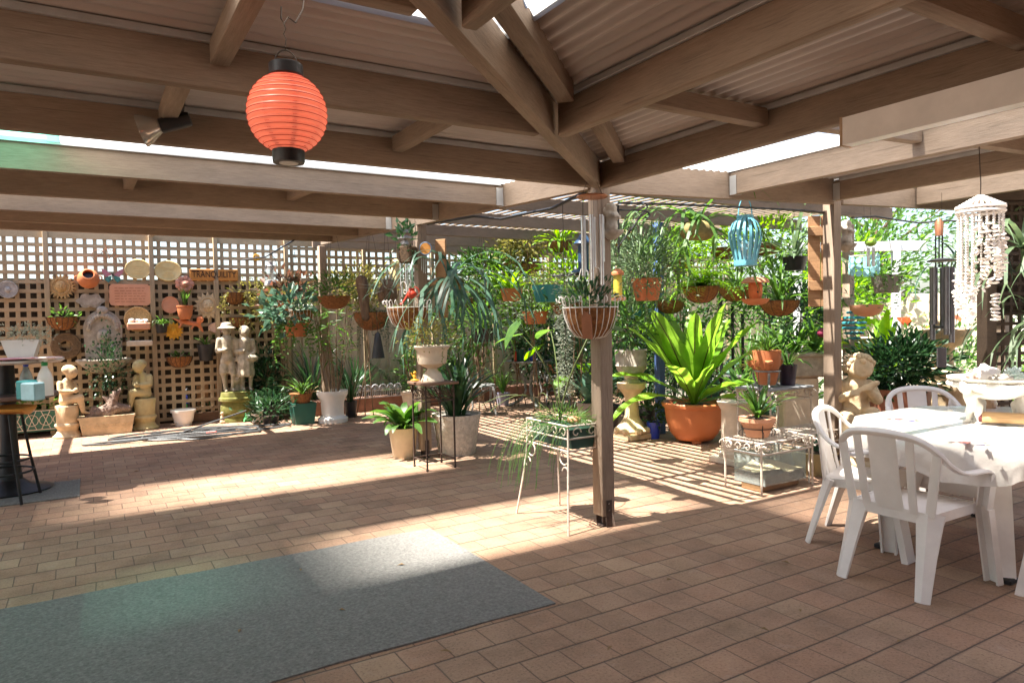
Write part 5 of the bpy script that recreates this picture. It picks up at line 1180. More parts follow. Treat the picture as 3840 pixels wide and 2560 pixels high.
# ================================================================ around the second and third post
def wire_half(label, P, r, h, plant, lm, scroll=True, group='white wire half baskets on the posts', face=0.0, tagm=None):
    # half round white wire basket hung on a post; P = centre of the flat back at rim height, local -y faces the patio
    t = thing('wire_half_basket', label, 'hanging basket', P, face, group); pr_ = [(.30 * r, -h), (.55 * r, -h * .93), (.80 * r, -h * .68), (.95 * r, -h * .32), (r, 0)]
    m = MB(); n = 16; pf = [(0, -h * .97)] + pr_
    for (q, z) in pf:
        for k in range(n + 1): a = PI + PI * k / n; m.v.append((q * .95 * math.cos(a), q * .95 * math.sin(a), z))
    for i in range(len(pf) - 1):
        for k in range(n): a = i * (n + 1) + k; m.f.append((a, a + 1, a + n + 2, a + n + 1))
    i0 = len(m.v); m.v += [(-q * .95, 0, z) for q, z in pf] + [(q * .95, 0, z) for q, z in pf]; k = len(pf)
    for i in range(k - 1): m.f.append((i0 + i, i0 + k + i, i0 + k + i + 1, i0 + i + 1))
    build('coir_liner', m, COIR, t); soil_ = MB(); soil_.add([(r * .93 * math.cos(PI + PI * k / n), r * .93 * math.sin(PI + PI * k / n), -.02) for k in range(n + 1)], [tuple(range(n + 1))]); build('soil', soil_, SOIL, t)
    for k in range(13):
        a = PI + PI * k / 12; c, s = math.cos(a), math.sin(a); m = MB()
        sw = [(r + .0, .03), (r + .01, .065), (r + .028, .075), (r + .045, .06), (r + .042, .04), (r + .03, .036)]
        m.tube([(q * c, q * s, z) for q, z in pr_ + sw], .0028, 5); build('wire_rib', m, WWIRE, t)
    m = MB(); m.tube([(r * math.cos(PI + PI * k / 20), r * math.sin(PI + PI * k / 20), 0) for k in range(21)] , .0035, 5); m.tube([(-r, 0, 0), (r, 0, 0)], .0035, 5); build('rim', m, WWIRE, t)
    if scroll:
        m = MB()
        for sg in (-1, 1):
            p = [(sg * r * .42, 0, 0), (sg * r * .43, 0, .12), (sg * r * .42, 0, .20), (sg * r * .34, 0, .255), (sg * r * .2, 0, .265), (sg * r * .08, 0, .235), (sg * r * .05, 0, .19)]
            p += [(sg * (r * .17 + r * .11 * q * math.cos(a)), 0, .165 + r * .15 * q * math.sin(a)) for a, q in [(PI + .3 + .55 * k, 1 - k * .07) for k in range(11)]]; m.tube(p, .0035, 5)
        build('scroll_back', m, WWIRE, t)
    build('foliage', plant, lm, t, True, (0, -r * .42, -.03))
    if tagm: tagm(t, r, h)
    return t
# post 3 basket, post 2 basket, front post basket: on the faces of the posts
Pp3 = W(2.86, 9.85); Pp2 = W(2.93, 6.62); Pp1 = W(2.95, 3.72)
P = at(697, 712, dist(Pp3) - .25)
wire_half('white wire half basket on the farthest left post, partly behind it', P, .19, .21, strappy(26, .3, .02, (.7, 1.5), (.8, 2)), g4, False, face=-.5)
P = at(938, 706, dist(Pp2) - .12)
b2 = wire_half('white wire half basket on the second post with a red watering can', P, .215, .22, bushy((.12, .06, .03), 30, .05, .025, (0, 0, .01)), g6, True, face=-.38)
P = at(1357, 706, dist(Pp1) - .10)
def birdtag(t, r, h):
    m = MB(); m.prism([(-.03, -.14), (.035, -.145), (.035, 0), (.012, .03), (-.012, .03), (-.03, .0)], .012); o = build('wooden_tag', m, mat('red_brown_timber', (.27, .10, .045), .6), t, True, (.03, -r - .012, -.06)); o.rotation_euler.x = .12
wire_half('white wire half basket with wooden tag on the front centre post', P, .185, .205, bushy((.17, .09, .10), 190, .07, .02, (-.02, 0, .08), 9, .6), g2, True, face=-.42, tagm=birdtag)
P = at(946, 676, dist(Pp2) - .22); m = MB(); m.ell((0, 0, 0), (.05, .05, .045)); m.lathe([(.025, .03), (.032, .06), (.02, .062)], 16); m.tube([(-.04, 0, 0), (-.07, 0, -.05), (-.10, 0, -.09)], [.014, .011, .009], 7); m.ell((-.105, 0, -.095), (.02, .02, .012)); m.tube([(.02 + .055 * math.cos(a), 0, .02 + .055 * math.sin(a)) for a in [-1.2 + .3 * k for k in range(10)]], .006, 5)
solo('watering_can', m, RED, 'small red watering can ornament above the half basket on the second post', 'ornament', P)
# trailing frosty plant behind the front post
P = at(1295, 622, 5.6); t = thing('old_man_beard', 'pale frosty hanging plant trailing down left of the front centre post', 'hanging plant', P); m = MB()
for k in range(1300):
    z = -R.random() ** .8 * 1.0; q = .085 * (1 - .35 * (-z)); a = R.uniform(0, 6.3); p = V((q * math.cos(a) * R.random(), q * math.sin(a) * R.random(), z)); m.small(p, V((math.cos(a), math.sin(a), R.uniform(-.6, .6))), R.uniform(.02, .045), .007)
build('foliage', m, g5, t); m = MB(); m.tube([(0, 0, -1), (.005, 0, -.5), (0, 0, 0), (0, 0, .55)], .003, 4); build('hanging_string', m, DWIRE, t)
# wind chime on the front post
P = at(1360, 452, 4.45); t = thing('wind_chime', 'long silver tube wind chime under a copper disc at the front centre post', 'wind chime', P); m = MB(); m.lathe([(.0, -.006), (.095, -.006), (.1, .0), (.095, .008), (0, .012)], 30); build('disc', m, COPPER, t)
for k in range(6):
    a = 2 * PI * k / 6 + .3; L_ = .29 + .03 * k; x, y = .068 * math.cos(a), .068 * math.sin(a); m = MB(); m.tube([(x, y, -.12), (x, y, -.12 - L_)], .0125, 12); o = build('tube', m, ALU, t); m = MB(); m.tube([(x, y, 0), (x, y, -.12)], .001, 3); build('string', m, BLACKM, o)
m = MB(); m.tube([(-.07, 0, 0), (0, 0, .17), (.07, 0, 0)], .0018, 4); m.tube([(0, 0, .17), (0, 0, .22)], .0018, 4); build('hanger', m, DWIRE, t)
# carved figures on brackets on two posts
def bracket_figure(label, P, face, s):
    t = thing('bracket_statuette', label, 'statuette', P, face); m = MB(); m.lathe([(0, -.15 * s / .4), (.02, -.14 * s / .4), (.07, -.03), (.085, -.01), (.085, 0), (0, 0)], 18); build('bracket', m, GREYST, t)
    m = MB(); m.cap((0, 0, .03), (.005, 0, s * .42), .05, .038); m.cap((.005, 0, s * .45), (0, 0, s * .7), .045, .04); m.ell((.0, -.01, s * .84), (.036, .038, .042)); m.ell((0, .01, s * .88), (.042, .04, .034)); m.cap((-.03, -.02, s * .62), (.03, -.05, s * .5), .018, .014); m.cap((.035, -.02, s * .62), (-.02, -.055, s * .55), .018, .014); m.cap((.03, .02, s * .7), (.06, .03, s * .9), .03, .012); m.cap((-.03, .02, s * .7), (-.06, .03, s * .9), .03, .012)
    build('figure', remesh(m, .008, 2), GREYST, t)
bracket_figure('pale carved figure on a small bracket at the top of the front centre post', at(1403, 530, 4.66), .6, .17)
# iron scroll bracket
P = at(1417, 482, 4.9); t = thing('scroll_bracket', 'black iron scroll bracket reaching out behind the front centre post', 'bracket', P, math.radians(10)); m = MB()
def spiral(c, r, a0, n, dr, sg=1): return [V((c[0] + (r - dr * k) * math.cos(a0 + sg * .45 * k), 0, c[1] + (r - dr * k) * math.sin(a0 + sg * .45 * k))) for k in range(n)]
m.tube([(0, 0, 0), (.20, 0, -.003)] + spiral((.20, .03), .03, -PI / 2, 11, .0022), .006, 6); m.tube([(0, 0, -.26), (.1, 0, -.14), (.19, 0, -.02)] + spiral((.215, -.04), .032, PI / 2 + .3, 11, .0022, -1), .006, 6); m.tube([(.01, 0, .03), (.01, 0, -.30)], .006, 6); build('scrolls', m, BLACKM, t)
# wire plant stand with trough at the front post
sp = [G(1238, 1178), G(1342, 1219), G(1290, 1122)]; a0 = 2.74; 
stc = W(2.80, 3.98); st = thing('wire_plant_stand', 'rusty white wire plant stand with dark green trough beside the front centre post', 'plant stand', stc, RA)
# local x along A: long side runs away along B; four splayed legs
ww, ll, zt = .13, .25, .53
for sx in (-1, 1):
    for sy in (-1, 1):
        m = MB(); m.tube([(sx * ww, sy * ll, zt + .17), (sx * ww, sy * ll, zt), (sx * (ww + .02), sy * (ll + .02), zt * .6), (sx * (ww + .06), sy * (ll + .07), 0)], .0075, 7); m.tube([V((sx * ww, sy * ll, zt - .02))] + [V((sx * ww + 0 * k, sy * (ll - .05 + .05 * math.cos(a)), zt - .05 + .045 * math.sin(a))) for k, a in enumerate([PI / 2 + .5 * j for j in range(9)])], .005, 5)
        m.tube([V((sx * (ww + .012), sy * (ll - .02 + .035 * math.cos(a)), zt - .14 + .035 * math.sin(a))) for a in [-1.0 + .5 * j for j in range(9)]], .005, 5); build('leg', m, RUST, st)
m = MB()
for z in (zt, zt + .08, zt + .165):
    for sx in (-1, 1): m.tube([(sx * ww, -ll, z), (sx * ww, ll, z)], .006, 6)
    for sy in (-1, 1): m.tube([(-ww, sy * ll, z), (ww, sy * ll, z)], .006, 6)
for sx in (-1, 1):
    for k in range(5):
        y = -ll + (k + .5) * 2 * ll / 5; m.tube([V((sx * (ww + .004), y + .04 * q * math.cos(a), zt + .12 + .038 * q * math.sin(a))) for a, q in [(.5 * j, 1 - .06 * j) for j in range(13)]], .0045, 5)
for sy in (-1, 1):
    for k in (-1, 1): m.tube([V((k * ww * .5 + .04 * q * math.cos(a), sy * (ll + .004), zt + .12 + .038 * q * math.sin(a))) for a, q in [(.5 * j, 1 - .06 * j) for j in range(13)]], .0045, 5)
build('scroll_frame', m, RUST, st)
m = MB(); m.prism([(-.085, 0), (-.115, .13), (.115, .13), (.085, 0)], .47); tr = thing('green_trough', 'dark green trough of tall arrow leaved plant and grass in the wire stand', 'planter', stc + V((0, 0, zt + .008)), RA); build('trough', m, mat('deep_green_plastic', (.016, .055, .04), .45), tr); m = MB(); m.bar((0, -.23, .125), (0, .23, .125), .21, .008); build('soil', m, SOIL, tr)
f, s_ = bigleaf(5, .80, .25, .13, (1.38, 1.54), .5, (.5, -.9)); split_leaves(f, 'arrow_leaf', g1, tr, (.02, .05, .14)); build('leaf_stalk', s_, STEM, tr, True, (.02, .05, .14))
build('grass', bushy((.11, .22, .05), 420, .09, .006, (0, 0, .04), 12, .2), g1, tr, True, (0, 0, .14)); m = MB()
for k in range(46):
    x, y = R.choice((-1, -.9)) * .12, R.uniform(-.26, .2); p = [V((x, y, .15))]; d = V((-.6, R.uniform(-.4, .4), .35)).normalized(); L_ = R.uniform(.25, .62)
    for j in range(8): d = (d + V((R.uniform(-.05, .05), R.uniform(-.1, .1), -.4))).normalized(); p.append(p[-1] + d * L_ / 8)
    m.tube(p, .0017, 3)
build('trailing_grass', m, g1, tr)
for k, (u, v, L_) in enumerate(((-.6, .8, .5), (.3, .9, .45), (-.9, -.2, .55), (.5, .4, .42))):
    m = MB(); p = [V((0, .1, .14))]; d = V((u * .35, v * .35, 1)).normalized()
    for j in range(9): d = (d + V((u * .12, v * .12, -.2))).normalized(); p.append(p[-1] + d * L_ / 7)
    m.tube(p, .0022, 4); build('grass_stem', m, STEM, tr)
m = MB(); m.ell((0, 0, 0), (.05, .035, .03), 12, 8); solo('clay_snail', m, TERRAP, 'small pale clay ornament lying in the green trough', 'ornament', stc + W(.03, -.10, zt + .175))
# ---- stand with urn at the second post
sc_ = (G(947, 1070) + G(977, 1086) + G(1019, 1059) + G(1051, 1075)) / 4; sc_.z = 0; e1 = (G(1051, 1075) - G(977, 1086)); az = math.atan2(e1.y, e1.x); w2 = .145; zt = .80
st = thing('iron_pedestal', 'square rusty dark iron pedestal stand in front of the second post', 'plant stand', sc_, az)
for sx in (-1, 1):
    for sy in (-1, 1): m = MB(); m.bar((sx * w2, sy * w2, 0), (sx * w2, sy * w2, zt), .013, .013); m.ell((sx * w2, sy * w2, .012), (.014, .014, .012), 8, 6); build('leg', m, RUSTD, st)
for z in (.09, zt - .15):
    m = MB()
    for s in (-1, 1): m.bar((-w2, s * w2, z), (w2, s * w2, z), .009, .012); m.bar((s * w2, -w2, z), (s * w2, w2, z), .009, .012)
    if z < .2: build('lower_rail', m, RUSTD, st)
for s in (-1, 1):
    for k in range(7):
        u = -w2 + (k + .5) * 2 * w2 / 7
        for vv in ((u, s * w2), (s * w2, u)): m.ring((vv[0], vv[1], zt - .085), .018, .0035, 10, 4, V((0, 1, 0)) if vv[1] == s * w2 else V((1, 0, 0)), .05)
build('side_rails', m, RUSTD, st); m = MB(); m.rbox((0, 0, zt + .012), (.37, .37, .024), .004); build('top_plate', m, mat('rust_brown_plate', (.20, .115, .075), .8, var=.3), st)
UR = sc_ + V((0, 0, zt + .025)); t = potted('stone_urn', 'cream fluted urn with small leaved trailing plant on the iron pedestal', UR, 'urn', .175, .34, CREAM, bushy((.22, .2, .16), 520, .035, .02, (0, .02, .12), 12, .4), g6, 0); m = trailing(9, .35, .022, .014, .15, .1); build('trailing_foliage', m, g1, t, True, (0, 0, .33))
P = sc_ + rgt * -.155 + V((0, 0, zt + .025)) - fwd * .10; P.z = zt + .025; m = MB(); m.ell((0, 0, .05), (.018, .016, .03)); m.ell((0, 0, .09), .017); m.ell((0, 0, .02), (.045, .03, .012)); m.cap((-.02, 0, .06), (-.035, 0, .09), .007, .006)
solo('bee_ornament', remesh(m, .004), YEL, 'tiny yellow ornament standing beside the urn on the iron pedestal', 'ornament', P)
potted('textured_pot', 'big rough white textured pot of dark strap leaves right of the second post', G(1050, 1040) + dB * .0, 'plain', .26, .42, ROUGHP, strappy(60, .72, .05, (.85, 1.5), (.4, 1.5), .12), g2)
P = G(928, 1049)
t = potted('ribbed_pot', 'cream ribbed pot of broad drooping green leaves left of the second post', P, 'plain', .155, .31, mat('cream_glaze', (.62, .50, .34), .35, var=.15, scale=5), strappy(38, .46, .11, (.5, 1.45), (1.2, 2.4), .06, lambda q: math.sin(PI * min(1, max(0, q * .85 + .1))) ** 1.0 if q > .25 else .2), g1)
P = at(1014, 640, dist(Pp2) - .05); t = thing('mounting_board', 'weathered upright board beside the second post holding a staghorn fern', 'board', P, -.35); m = MB(); m.rbox((0, 0, 0), (.115, .03, .80), .004); build('plank', m, RAWWOOD, t); m = MB(); m.rbox((-.05, -.03, -.05), (.22, .03, .08), .004); build('cleat', m, RAWWOOD, t)
def staghorn(label, P, s, n=16, m_=g4, face=0, shield=True, grp='staghorn ferns', shs=1.0):
    t = thing('staghorn_fern', label, 'fern', P, face, grp); m = MB()
    def fork(p, d, w_, L, depth):
        steps = 4; sd = d.cross(V((0, 0, 1))); sd = sd.normalized() if sd.length > 1e-3 else V((1, 0, 0)); pts = [p]; vs = []
        for i in range(steps + 1):
            q = i / steps; ww = w_ * (1 - .25 * q) / 2 if depth else w_ * (1 - .85 * q) / 2
            u = sd; vs += [p + u * ww, p - u * ww]; 
            if i < steps: d = (d + V((0, 0, -.20 - .05 * depth))).normalized(); p = p + d * L / steps
        m.add(vs, [(2 * i, 2 * i + 1, 2 * i + 3, 2 * i + 2) for i in range(steps)])
        if depth:
            for sg in (-1, 1): dd = (d + sd * sg * R.uniform(.35, .6) + V((0, 0, R.uniform(-.1, .25)))).normalized(); fork(p + sd * sg * w_ * .16, dd, w_ * .58, L * R.uniform(.65, .9), depth - 1)
    for k in range(n):
        az = R.uniform(0, 2 * PI); e = R.uniform(-.1, 1.35); d = V((math.cos(az) * math.cos(e), math.sin(az) * math.cos(e), math.sin(e))); fork(V((0, 0, 0)), d, .055 * s, .42 * s * R.uniform(.7, 1.1), 2)
    build('fronds', m, m_, t)
    if shield:
        m = MB()
        for k in range(5): a = R.uniform(0, 6.3); m.ell((.05 * s * math.cos(a), .05 * s * math.sin(a), -.04 * s), (.14 * s * shs, .12 * s * shs, .11 * s * shs), 12, 8)
        build('shield_fronds', m, mat('brown_shield_frond', (.25, .19, .07), .8, var=.4, scale=12), t)
    return t
staghorn('large staghorn fern with long arching fronds mounted beside the second post', at(1036, 640, 7.3), 1.2, 30, g9, shs=.55)
# disc chime and square hanging pot on post 2
P = at(978, 571, dist(Pp2) - .14); t = thing('disc_chime', 'orange ceramic disc with blue rim and small chime tubes on the second post', 'wind chime', P, -.2); r = .068
build('disc', disc(r, .012, [(0, 0), (r * .82, 0), (r * .82, .012), (0, .012)]), mat('orange_disc', (.62, .27, .06), .5), t); m = MB(); m.ring((0, -.005, 0), r * .9, r * .12, 30, 7, V((0, 1, 0))); build('rim', m, mat('blue_grey_rim', (.22, .29, .40), .5, var=.3, scale=40), t)
for k in range(6): x = -.05 + .02 * k; L_ = .12 + .03 * math.sin(k * .9); m = MB(); m.tube([(x, 0, -.10), (x, 0, -.10 - L_)], .004, 7); m.tube([(x, 0, -.06), (x, 0, -.10)], .0008, 3); build('tube', m, ALU, t)
m = MB(); m.tube([(-.03, 0, r * .9), (-.06, 0, .2), (-.07, 0, .26)], .001, 3); build('string', m, DWIRE, t)
P = at(937, 585, dist(Pp2) - .17); t = thing('post_basket', 'dark square basket with climbing leaves near the top of the second post', 'planter', P, -.38); m = MB(); m.rbox((0, 0, 0), (.15, .13, .17), .012); build('basket', m, mat('dark_wicker', (.09, .055, .03), .95, var=.5, scale=50, bump=1, bscale=90), t); build('foliage', bushy((.10, .08, .12), 34, .10, .05, (-.04, 0, .08), 5, .3), g2, t, True, (0, 0, .07)); build('trailing_foliage', trailing(4, .35, .07, .035, .08), g2, t, True, (-.05, 0, .07))
# hanging baskets left of post 2
hanging('coir_basket', 'shallow coir basket of green ferny plant hanging between the left posts', at(767, 680, 9.0), 'half', .21, .17, COIR, bushy((.26, .22, .18), 420, .10, .018, (0, 0, .14), 10, .6), g1, 1.05)
b_ = hanging('coir_basket', 'coir basket with fern and dark roots left of the red watering can', at(854, 717, 8.4), 'half', .22, .22, COIR, ferny(22, .34, .05, .014, (.3, 1.3)), g1, 1.1, extra=(trailing(26, .55, .04, .012, .2, .1), g2))
P = at(890, 668, 8.2); t = thing('air_plant', 'silvery air plant on a hanging driftwood mount before the lattice', 'air plant', P); build('foliage', strappy(30, .42, .03, (-.2, 1.5), (.2, 1.2), .03), g5, t); m = MB(); m.cap((0, 0, -.05), (.02, 0, .05), .12, .09); m.cap((-.30, 0, .12), (-.26, 0, -.3), .07, .05); build('wood_mount', m, BARK, t); wires(t, .05, .05, .95, 2)
P = at(929, 540, 7.6); t = thing('glass_chime', 'silver wind chime with clear rods hanging left of the second post', 'wind chime', P); m = MB(); m.lathe([(0, 0), (.075, -.02), (.08, -.04), (.03, -.05), (.05, -.1), (0, -.1)], 18); m.lathe([(0, .08), (.04, .06), (.05, .03), (0, .02)], 16); build('cap', m, SILV, t)
for k in range(5): a = 1.25 * k; x, y = .055 * math.cos(a), .055 * math.sin(a); m = MB(); m.tube([(x, y, -.12), (x, y, -.55 - .06 * (k % 3))], .011, 8); build('rod', m, ALU, t)
m = MB(); m.tube([(0, 0, .08), (0, 0, .55)], .0015, 4); build('string', m, DWIRE, t)
P = at(905, 640, 9.6); t = thing('toucan_ornament', 'cream and yellow bird ornament hanging before the lattice behind the wind chime', 'ornament', P, .4); m = MB(); m.cap((0, 0, -.06), (.02, 0, .1), .09, .07); m.ell((.03, 0, .2), .07); m.cap((.08, 0, .2), (.18, 0, .15), .035, .012); m.cap((-.02, 0, -.1), (-.1, 0, -.3), .05, .02); build('body', remesh(m, .01), CREAMY, t); m = MB(); m.tube([(.03, 0, .26), (.03, 0, .7)], .002, 4); build('string', m, DWIRE, t)
P = at(868, 790, 8.0); t = thing('dark_windsock', 'black bell shaped hanging ornament below the coir basket', 'ornament', P); m = MB(); m.lathe([(.075, -.16), (.05, 0), (.03, .12), (0, .14)], 16, sy=.6); build('bell', m, BLACKP, t); m = MB(); m.tube([(0, 0, .13), (-.01, 0, .4)], .003, 4); build('string', m, BLACKM, t)
# white urn pot with bamboo palm and neighbours at post 3
P = G(765, 968); t = thing('bamboo_palm', 'tall thin bamboo palm in a white rimmed pot by the farthest left post', 'potted plant', P); k = px(1, P); m = MB(); m.lathe([(0, 0), (33 * k, 0), (34 * k, 9 * k), (28 * k, 13 * k), (25 * k, 16 * k), (26 * k, 46 * k), (33 * k, 60 * k), (35 * k, 64 * k), (35 * k, 72 * k), (31 * k, 72 * k), (29 * k, 62 * k), (0, 62 * k)], 30); build('pot', m, WPOT, t)
m = MB(); f = MB()
for j in range(11):
    az = R.uniform(0, 6.3); p = V((.08 * math.cos(az), .08 * math.sin(az), 60 * k)); d = V((.09 * math.cos(az), .09 * math.sin(az), 1)); pts = [p]; LL = R.uniform(.7, 1.65)
    for i in range(8):
        d = (d + V((R.uniform(-.08, .08), R.uniform(-.08, .08), 0))).normalized(); p = p + d * LL / 8; pts.append(p)
        if i > 3:
            for q in range(5): f.small(p, V((R.uniform(-1, 1), R.uniform(-1, 1), R.uniform(-.5, .4))), R.uniform(.12, .25), .02)
    m.tube(pts, [.011 - .0009 * i for i in range(9)], 6)
build('cane', m, STEMB, t); build('foliage', f, g1, t)
potted('nursery_pot', 'black plastic pot of dark grassy leaves beside the white palm pot', G(806, 958), 'plain', .10, .24, BLACKP, strappy(40, .55, .02, (1.0, 1.5), (.3, 1.2), .05), g2)
P = G(696, 972); t = thing('square_green_pot', 'square dark green pot with coir basket of orchids on top by the farthest left post', 'potted plant', P, RA); k = px(1, P); m = MB(); m.prism([(-20 * k, 0), (-27 * k, 48 * k), (27 * k, 48 * k), (20 * k, 0)], 44 * k); build('pot', m, GREENP, t); m = MB(); m.lathe([(19 * k, 0), (26 * k, 24 * k), (23 * k, 24 * k), (0, 20 * k)], 20, (-.02, 0, 46 * k)); build('coir_basket', m, COIR, t); build('foliage', strappy(22, .38, .035, (.6, 1.4), (.5, 1.8)), g1, t, True, (0, 0, 66 * k)); build('dry_leaves', strappy(12, .2, .04, (.2, 1.2), (.5, 2.0)), mat('dry_leaf', (.40, .27, .15), .8, var=.3), t, True, (.1, 0, 66 * k))
P = G(640, 968) + dB * .3; f = ferny(13, .62, .11, .038, (.7, 1.4), (.5, 1.3), 11); t = potted('zz_plant', 'tall dark glossy leaved plant in a black pot right of the statue couple', P, 'plain', .15, .22, BLACKP, f, g2); 
P = G(622, 976); potted('glossy_shrub', 'low glossy dark shrub in front of the taller dark plant by the hose', P, 'plain', .12, .13, BLACKP, bushy((.26, .2, .16), 260, .11, .04, (0, 0, .12), 10, .5), g2)
P = at(681, 742, 9.3); hanging('terracotta_hanger', 'terracotta hanging pot of begonia with pale veined leaves near the farthest left post', P, 'plain', .16, .18, TERRA, bushy((.34, .24, .24), 120, .16, .10, (-.08, 0, .2), 10, .3), g9, .95, extra=(trailing(24, .62, .07, .045, .15, .1), g1))
hanging('begonia', 'reddish leaved plant hanging above the begonia pot before the lattice', at(655, 690, 9.9), 'plain', .13, .14, TERRA, bushy((.3, .2, .2), 150, .13, .08, (0, 0, .14), 8, .3), g10, .8, extra=(trailing(14, .5, .08, .05, .12, .1), g9))
# brick planter bed along the metal fence with plants
P0 = W(4.9, 10.55); m = MB(); m.rbox((0, 0, .11), (4.6, .22, .22), .01); bed = thing('brick_planter_bed', 'low brick garden bed edge along the metal fence', 'garden bed', P0, RA); build('brick_edge', m, BRICKR, bed)
m = MB(); m.bar((-2.3, .22, .2), (2.3, .22, .2), .3, .02); build('soil', m, SOIL, bed)
def lacepanel(label, P, w_, h_):
    t = thing('lace_edging', label, 'garden edging', P, RA, 'cast lace edging panels on the brick bed'); m = MB(); n = max(3, int(w_ / .11))
    for k in range(n):
        x = -w_ / 2 + (k + .5) * w_ / n; r = w_ / n * .48; m.tube([V((x + r * math.cos(a), 0, h_ * .45 + r * 1.25 * math.sin(a))) for a in [PI * j / 10 for j in range(11)]], .008, 5)
        for j in range(5): a = PI * (j + .5) / 5; m.tube([V((x, 0, h_ * .42)), V((x + r * .85 * math.cos(a), 0, h_ * .45 + r * 1.1 * math.sin(a)))], .006, 4)
        m.ell((x, 0, h_ * .43), (.025, .012, .025), 8, 6)
        for j in range(4): m.tube([V((x - r + (j + .5) * r / 2, 0, 0)), V((x - r + (j + .5) * r / 2, 0, h_ * .4))], .006, 4)
    for z in (0, .4): m.bar((-w_ / 2, 0, h_ * z), (w_ / 2, 0, h_ * z), .014, .014)
    build('lace_panel', m, LACE, t)
lacepanel('silvery cast lace edging on the brick bed left of the cream square pot', W(3.85, 10.40, .22), .75, .27)
lacepanel('silvery cast lace edging on the brick bed behind the iron pedestal', W(5.0, 10.40, .22), .8, .27)
for i, (x, lb, fn, lm, z) in enumerate((
    (2.9, 'tall dark grassy clump in the brick bed left of the lace edging', lambda: strappy(60, .95, .025, (1.0, 1.5), (.3, 1.2), .08), g2, .22), (3.6, 'dark spiky clump behind the first lace edging', lambda: strappy(60, .85, .03, (.9, 1.5), (.3, 1.3), .08), g2, .22), (4.25, 'arching cycad like leaves in the bed before the steel fence', lambda: ferny(14, .8, .14, .02, (.6, 1.4), (.5, 1.3), 18), g2, .22),
    (4.75, 'leafy dark green shrub in the bed before the steel fence', lambda: bushy((.4, .25, .4), 420, .10, .045, (0, 0, .42), 14), g1, .22), (5.4, 'broad strap leaves in the bed behind the urn', lambda: strappy(44, .9, .05, (.8, 1.5), (.4, 1.5), .1), g2, .22), (6.1, 'feathery green fern in the bed behind the cast table', lambda: ferny(26, .8, .08, .02, (.6, 1.4), (.6, 1.5), 16), g1, .22), (6.9, 'tall leafy shrub against the lattice behind the cast chair', lambda: bushy((.45, .3, .65), 560, .11, .04, (0, 0, .7), 18), g2, .22))):
    P = W(x, 10.72 + .06 * (i % 2), .2); t = thing('bed_plant', lb, 'plant', P); build('foliage', fn(), lm, t)
P = G(903, 942) + dB * .6; t = thing('dracaena', 'slim stemmed plant in a cream square pot before the lace edging', 'potted plant', W(4.25, 10.05), RA); m = MB(); m.lathe([(.12, 0), (.125, .02), (.17, .26), (.185, .28), (.185, .31), (.16, .31), (0, .28)], 4); build('pot', m, CREAM, t, False); m = MB(); f = MB()
for j in range(4):
    a = 1.6 * j; e = V((.12 * math.cos(a), .12 * math.sin(a), R.uniform(.5, .9))); m.tube([(0, 0, .28), e * .5 + V((.02, 0, .14)), e + V((0, 0, .28))], .009, 6)
    for q in range(14): f.blade(e + V((0, 0, .26)), R.uniform(0, 6.3), R.uniform(.2, 1.4), .28, .022, R.uniform(.6, 1.4), 4)
build('stem', m, STEMB, t); build('foliage', f, g1, t)
# ---- cast iron table and chairs
P = W(5.95, 9.35); IT = thing('cast_iron_table', 'grey cast iron garden table with lacy top before the back bed', 'table', P, RA); m = MB(); n = 40; zt = .72
m.lathe([(0, zt - .008), (.34, zt - .01), (.37, zt - .004), (.37, zt + .008), (0, zt + .004)], 44, wob=lambda q, z: .025 * math.cos(14 * q)); build('tabletop', m, IRON, IT)
for k in range(3):
    a = 2 * PI * k / 3 + .4; c, s = math.cos(a), math.sin(a); m = MB(); m.tube([(.26 * c, .26 * s, zt), (.20 * c, .20 * s, zt - .14), (.07 * c, .07 * s, .46), (.05 * c, .05 * s, .25), (.12 * c, .12 * s, .12), (.24 * c, .24 * s, .05), (.33 * c, .33 * s, .015)], [.022, .026, .024, .022, .026, .024, .03], 8); m.tube([V((c * (.13 + .06 * math.cos(t)), s * (.13 + .06 * math.cos(t)), .5 + .07 * math.sin(t))) for t in [.5 * j for j in range(11)]], .009, 5); build('leg', m, IRON, IT)
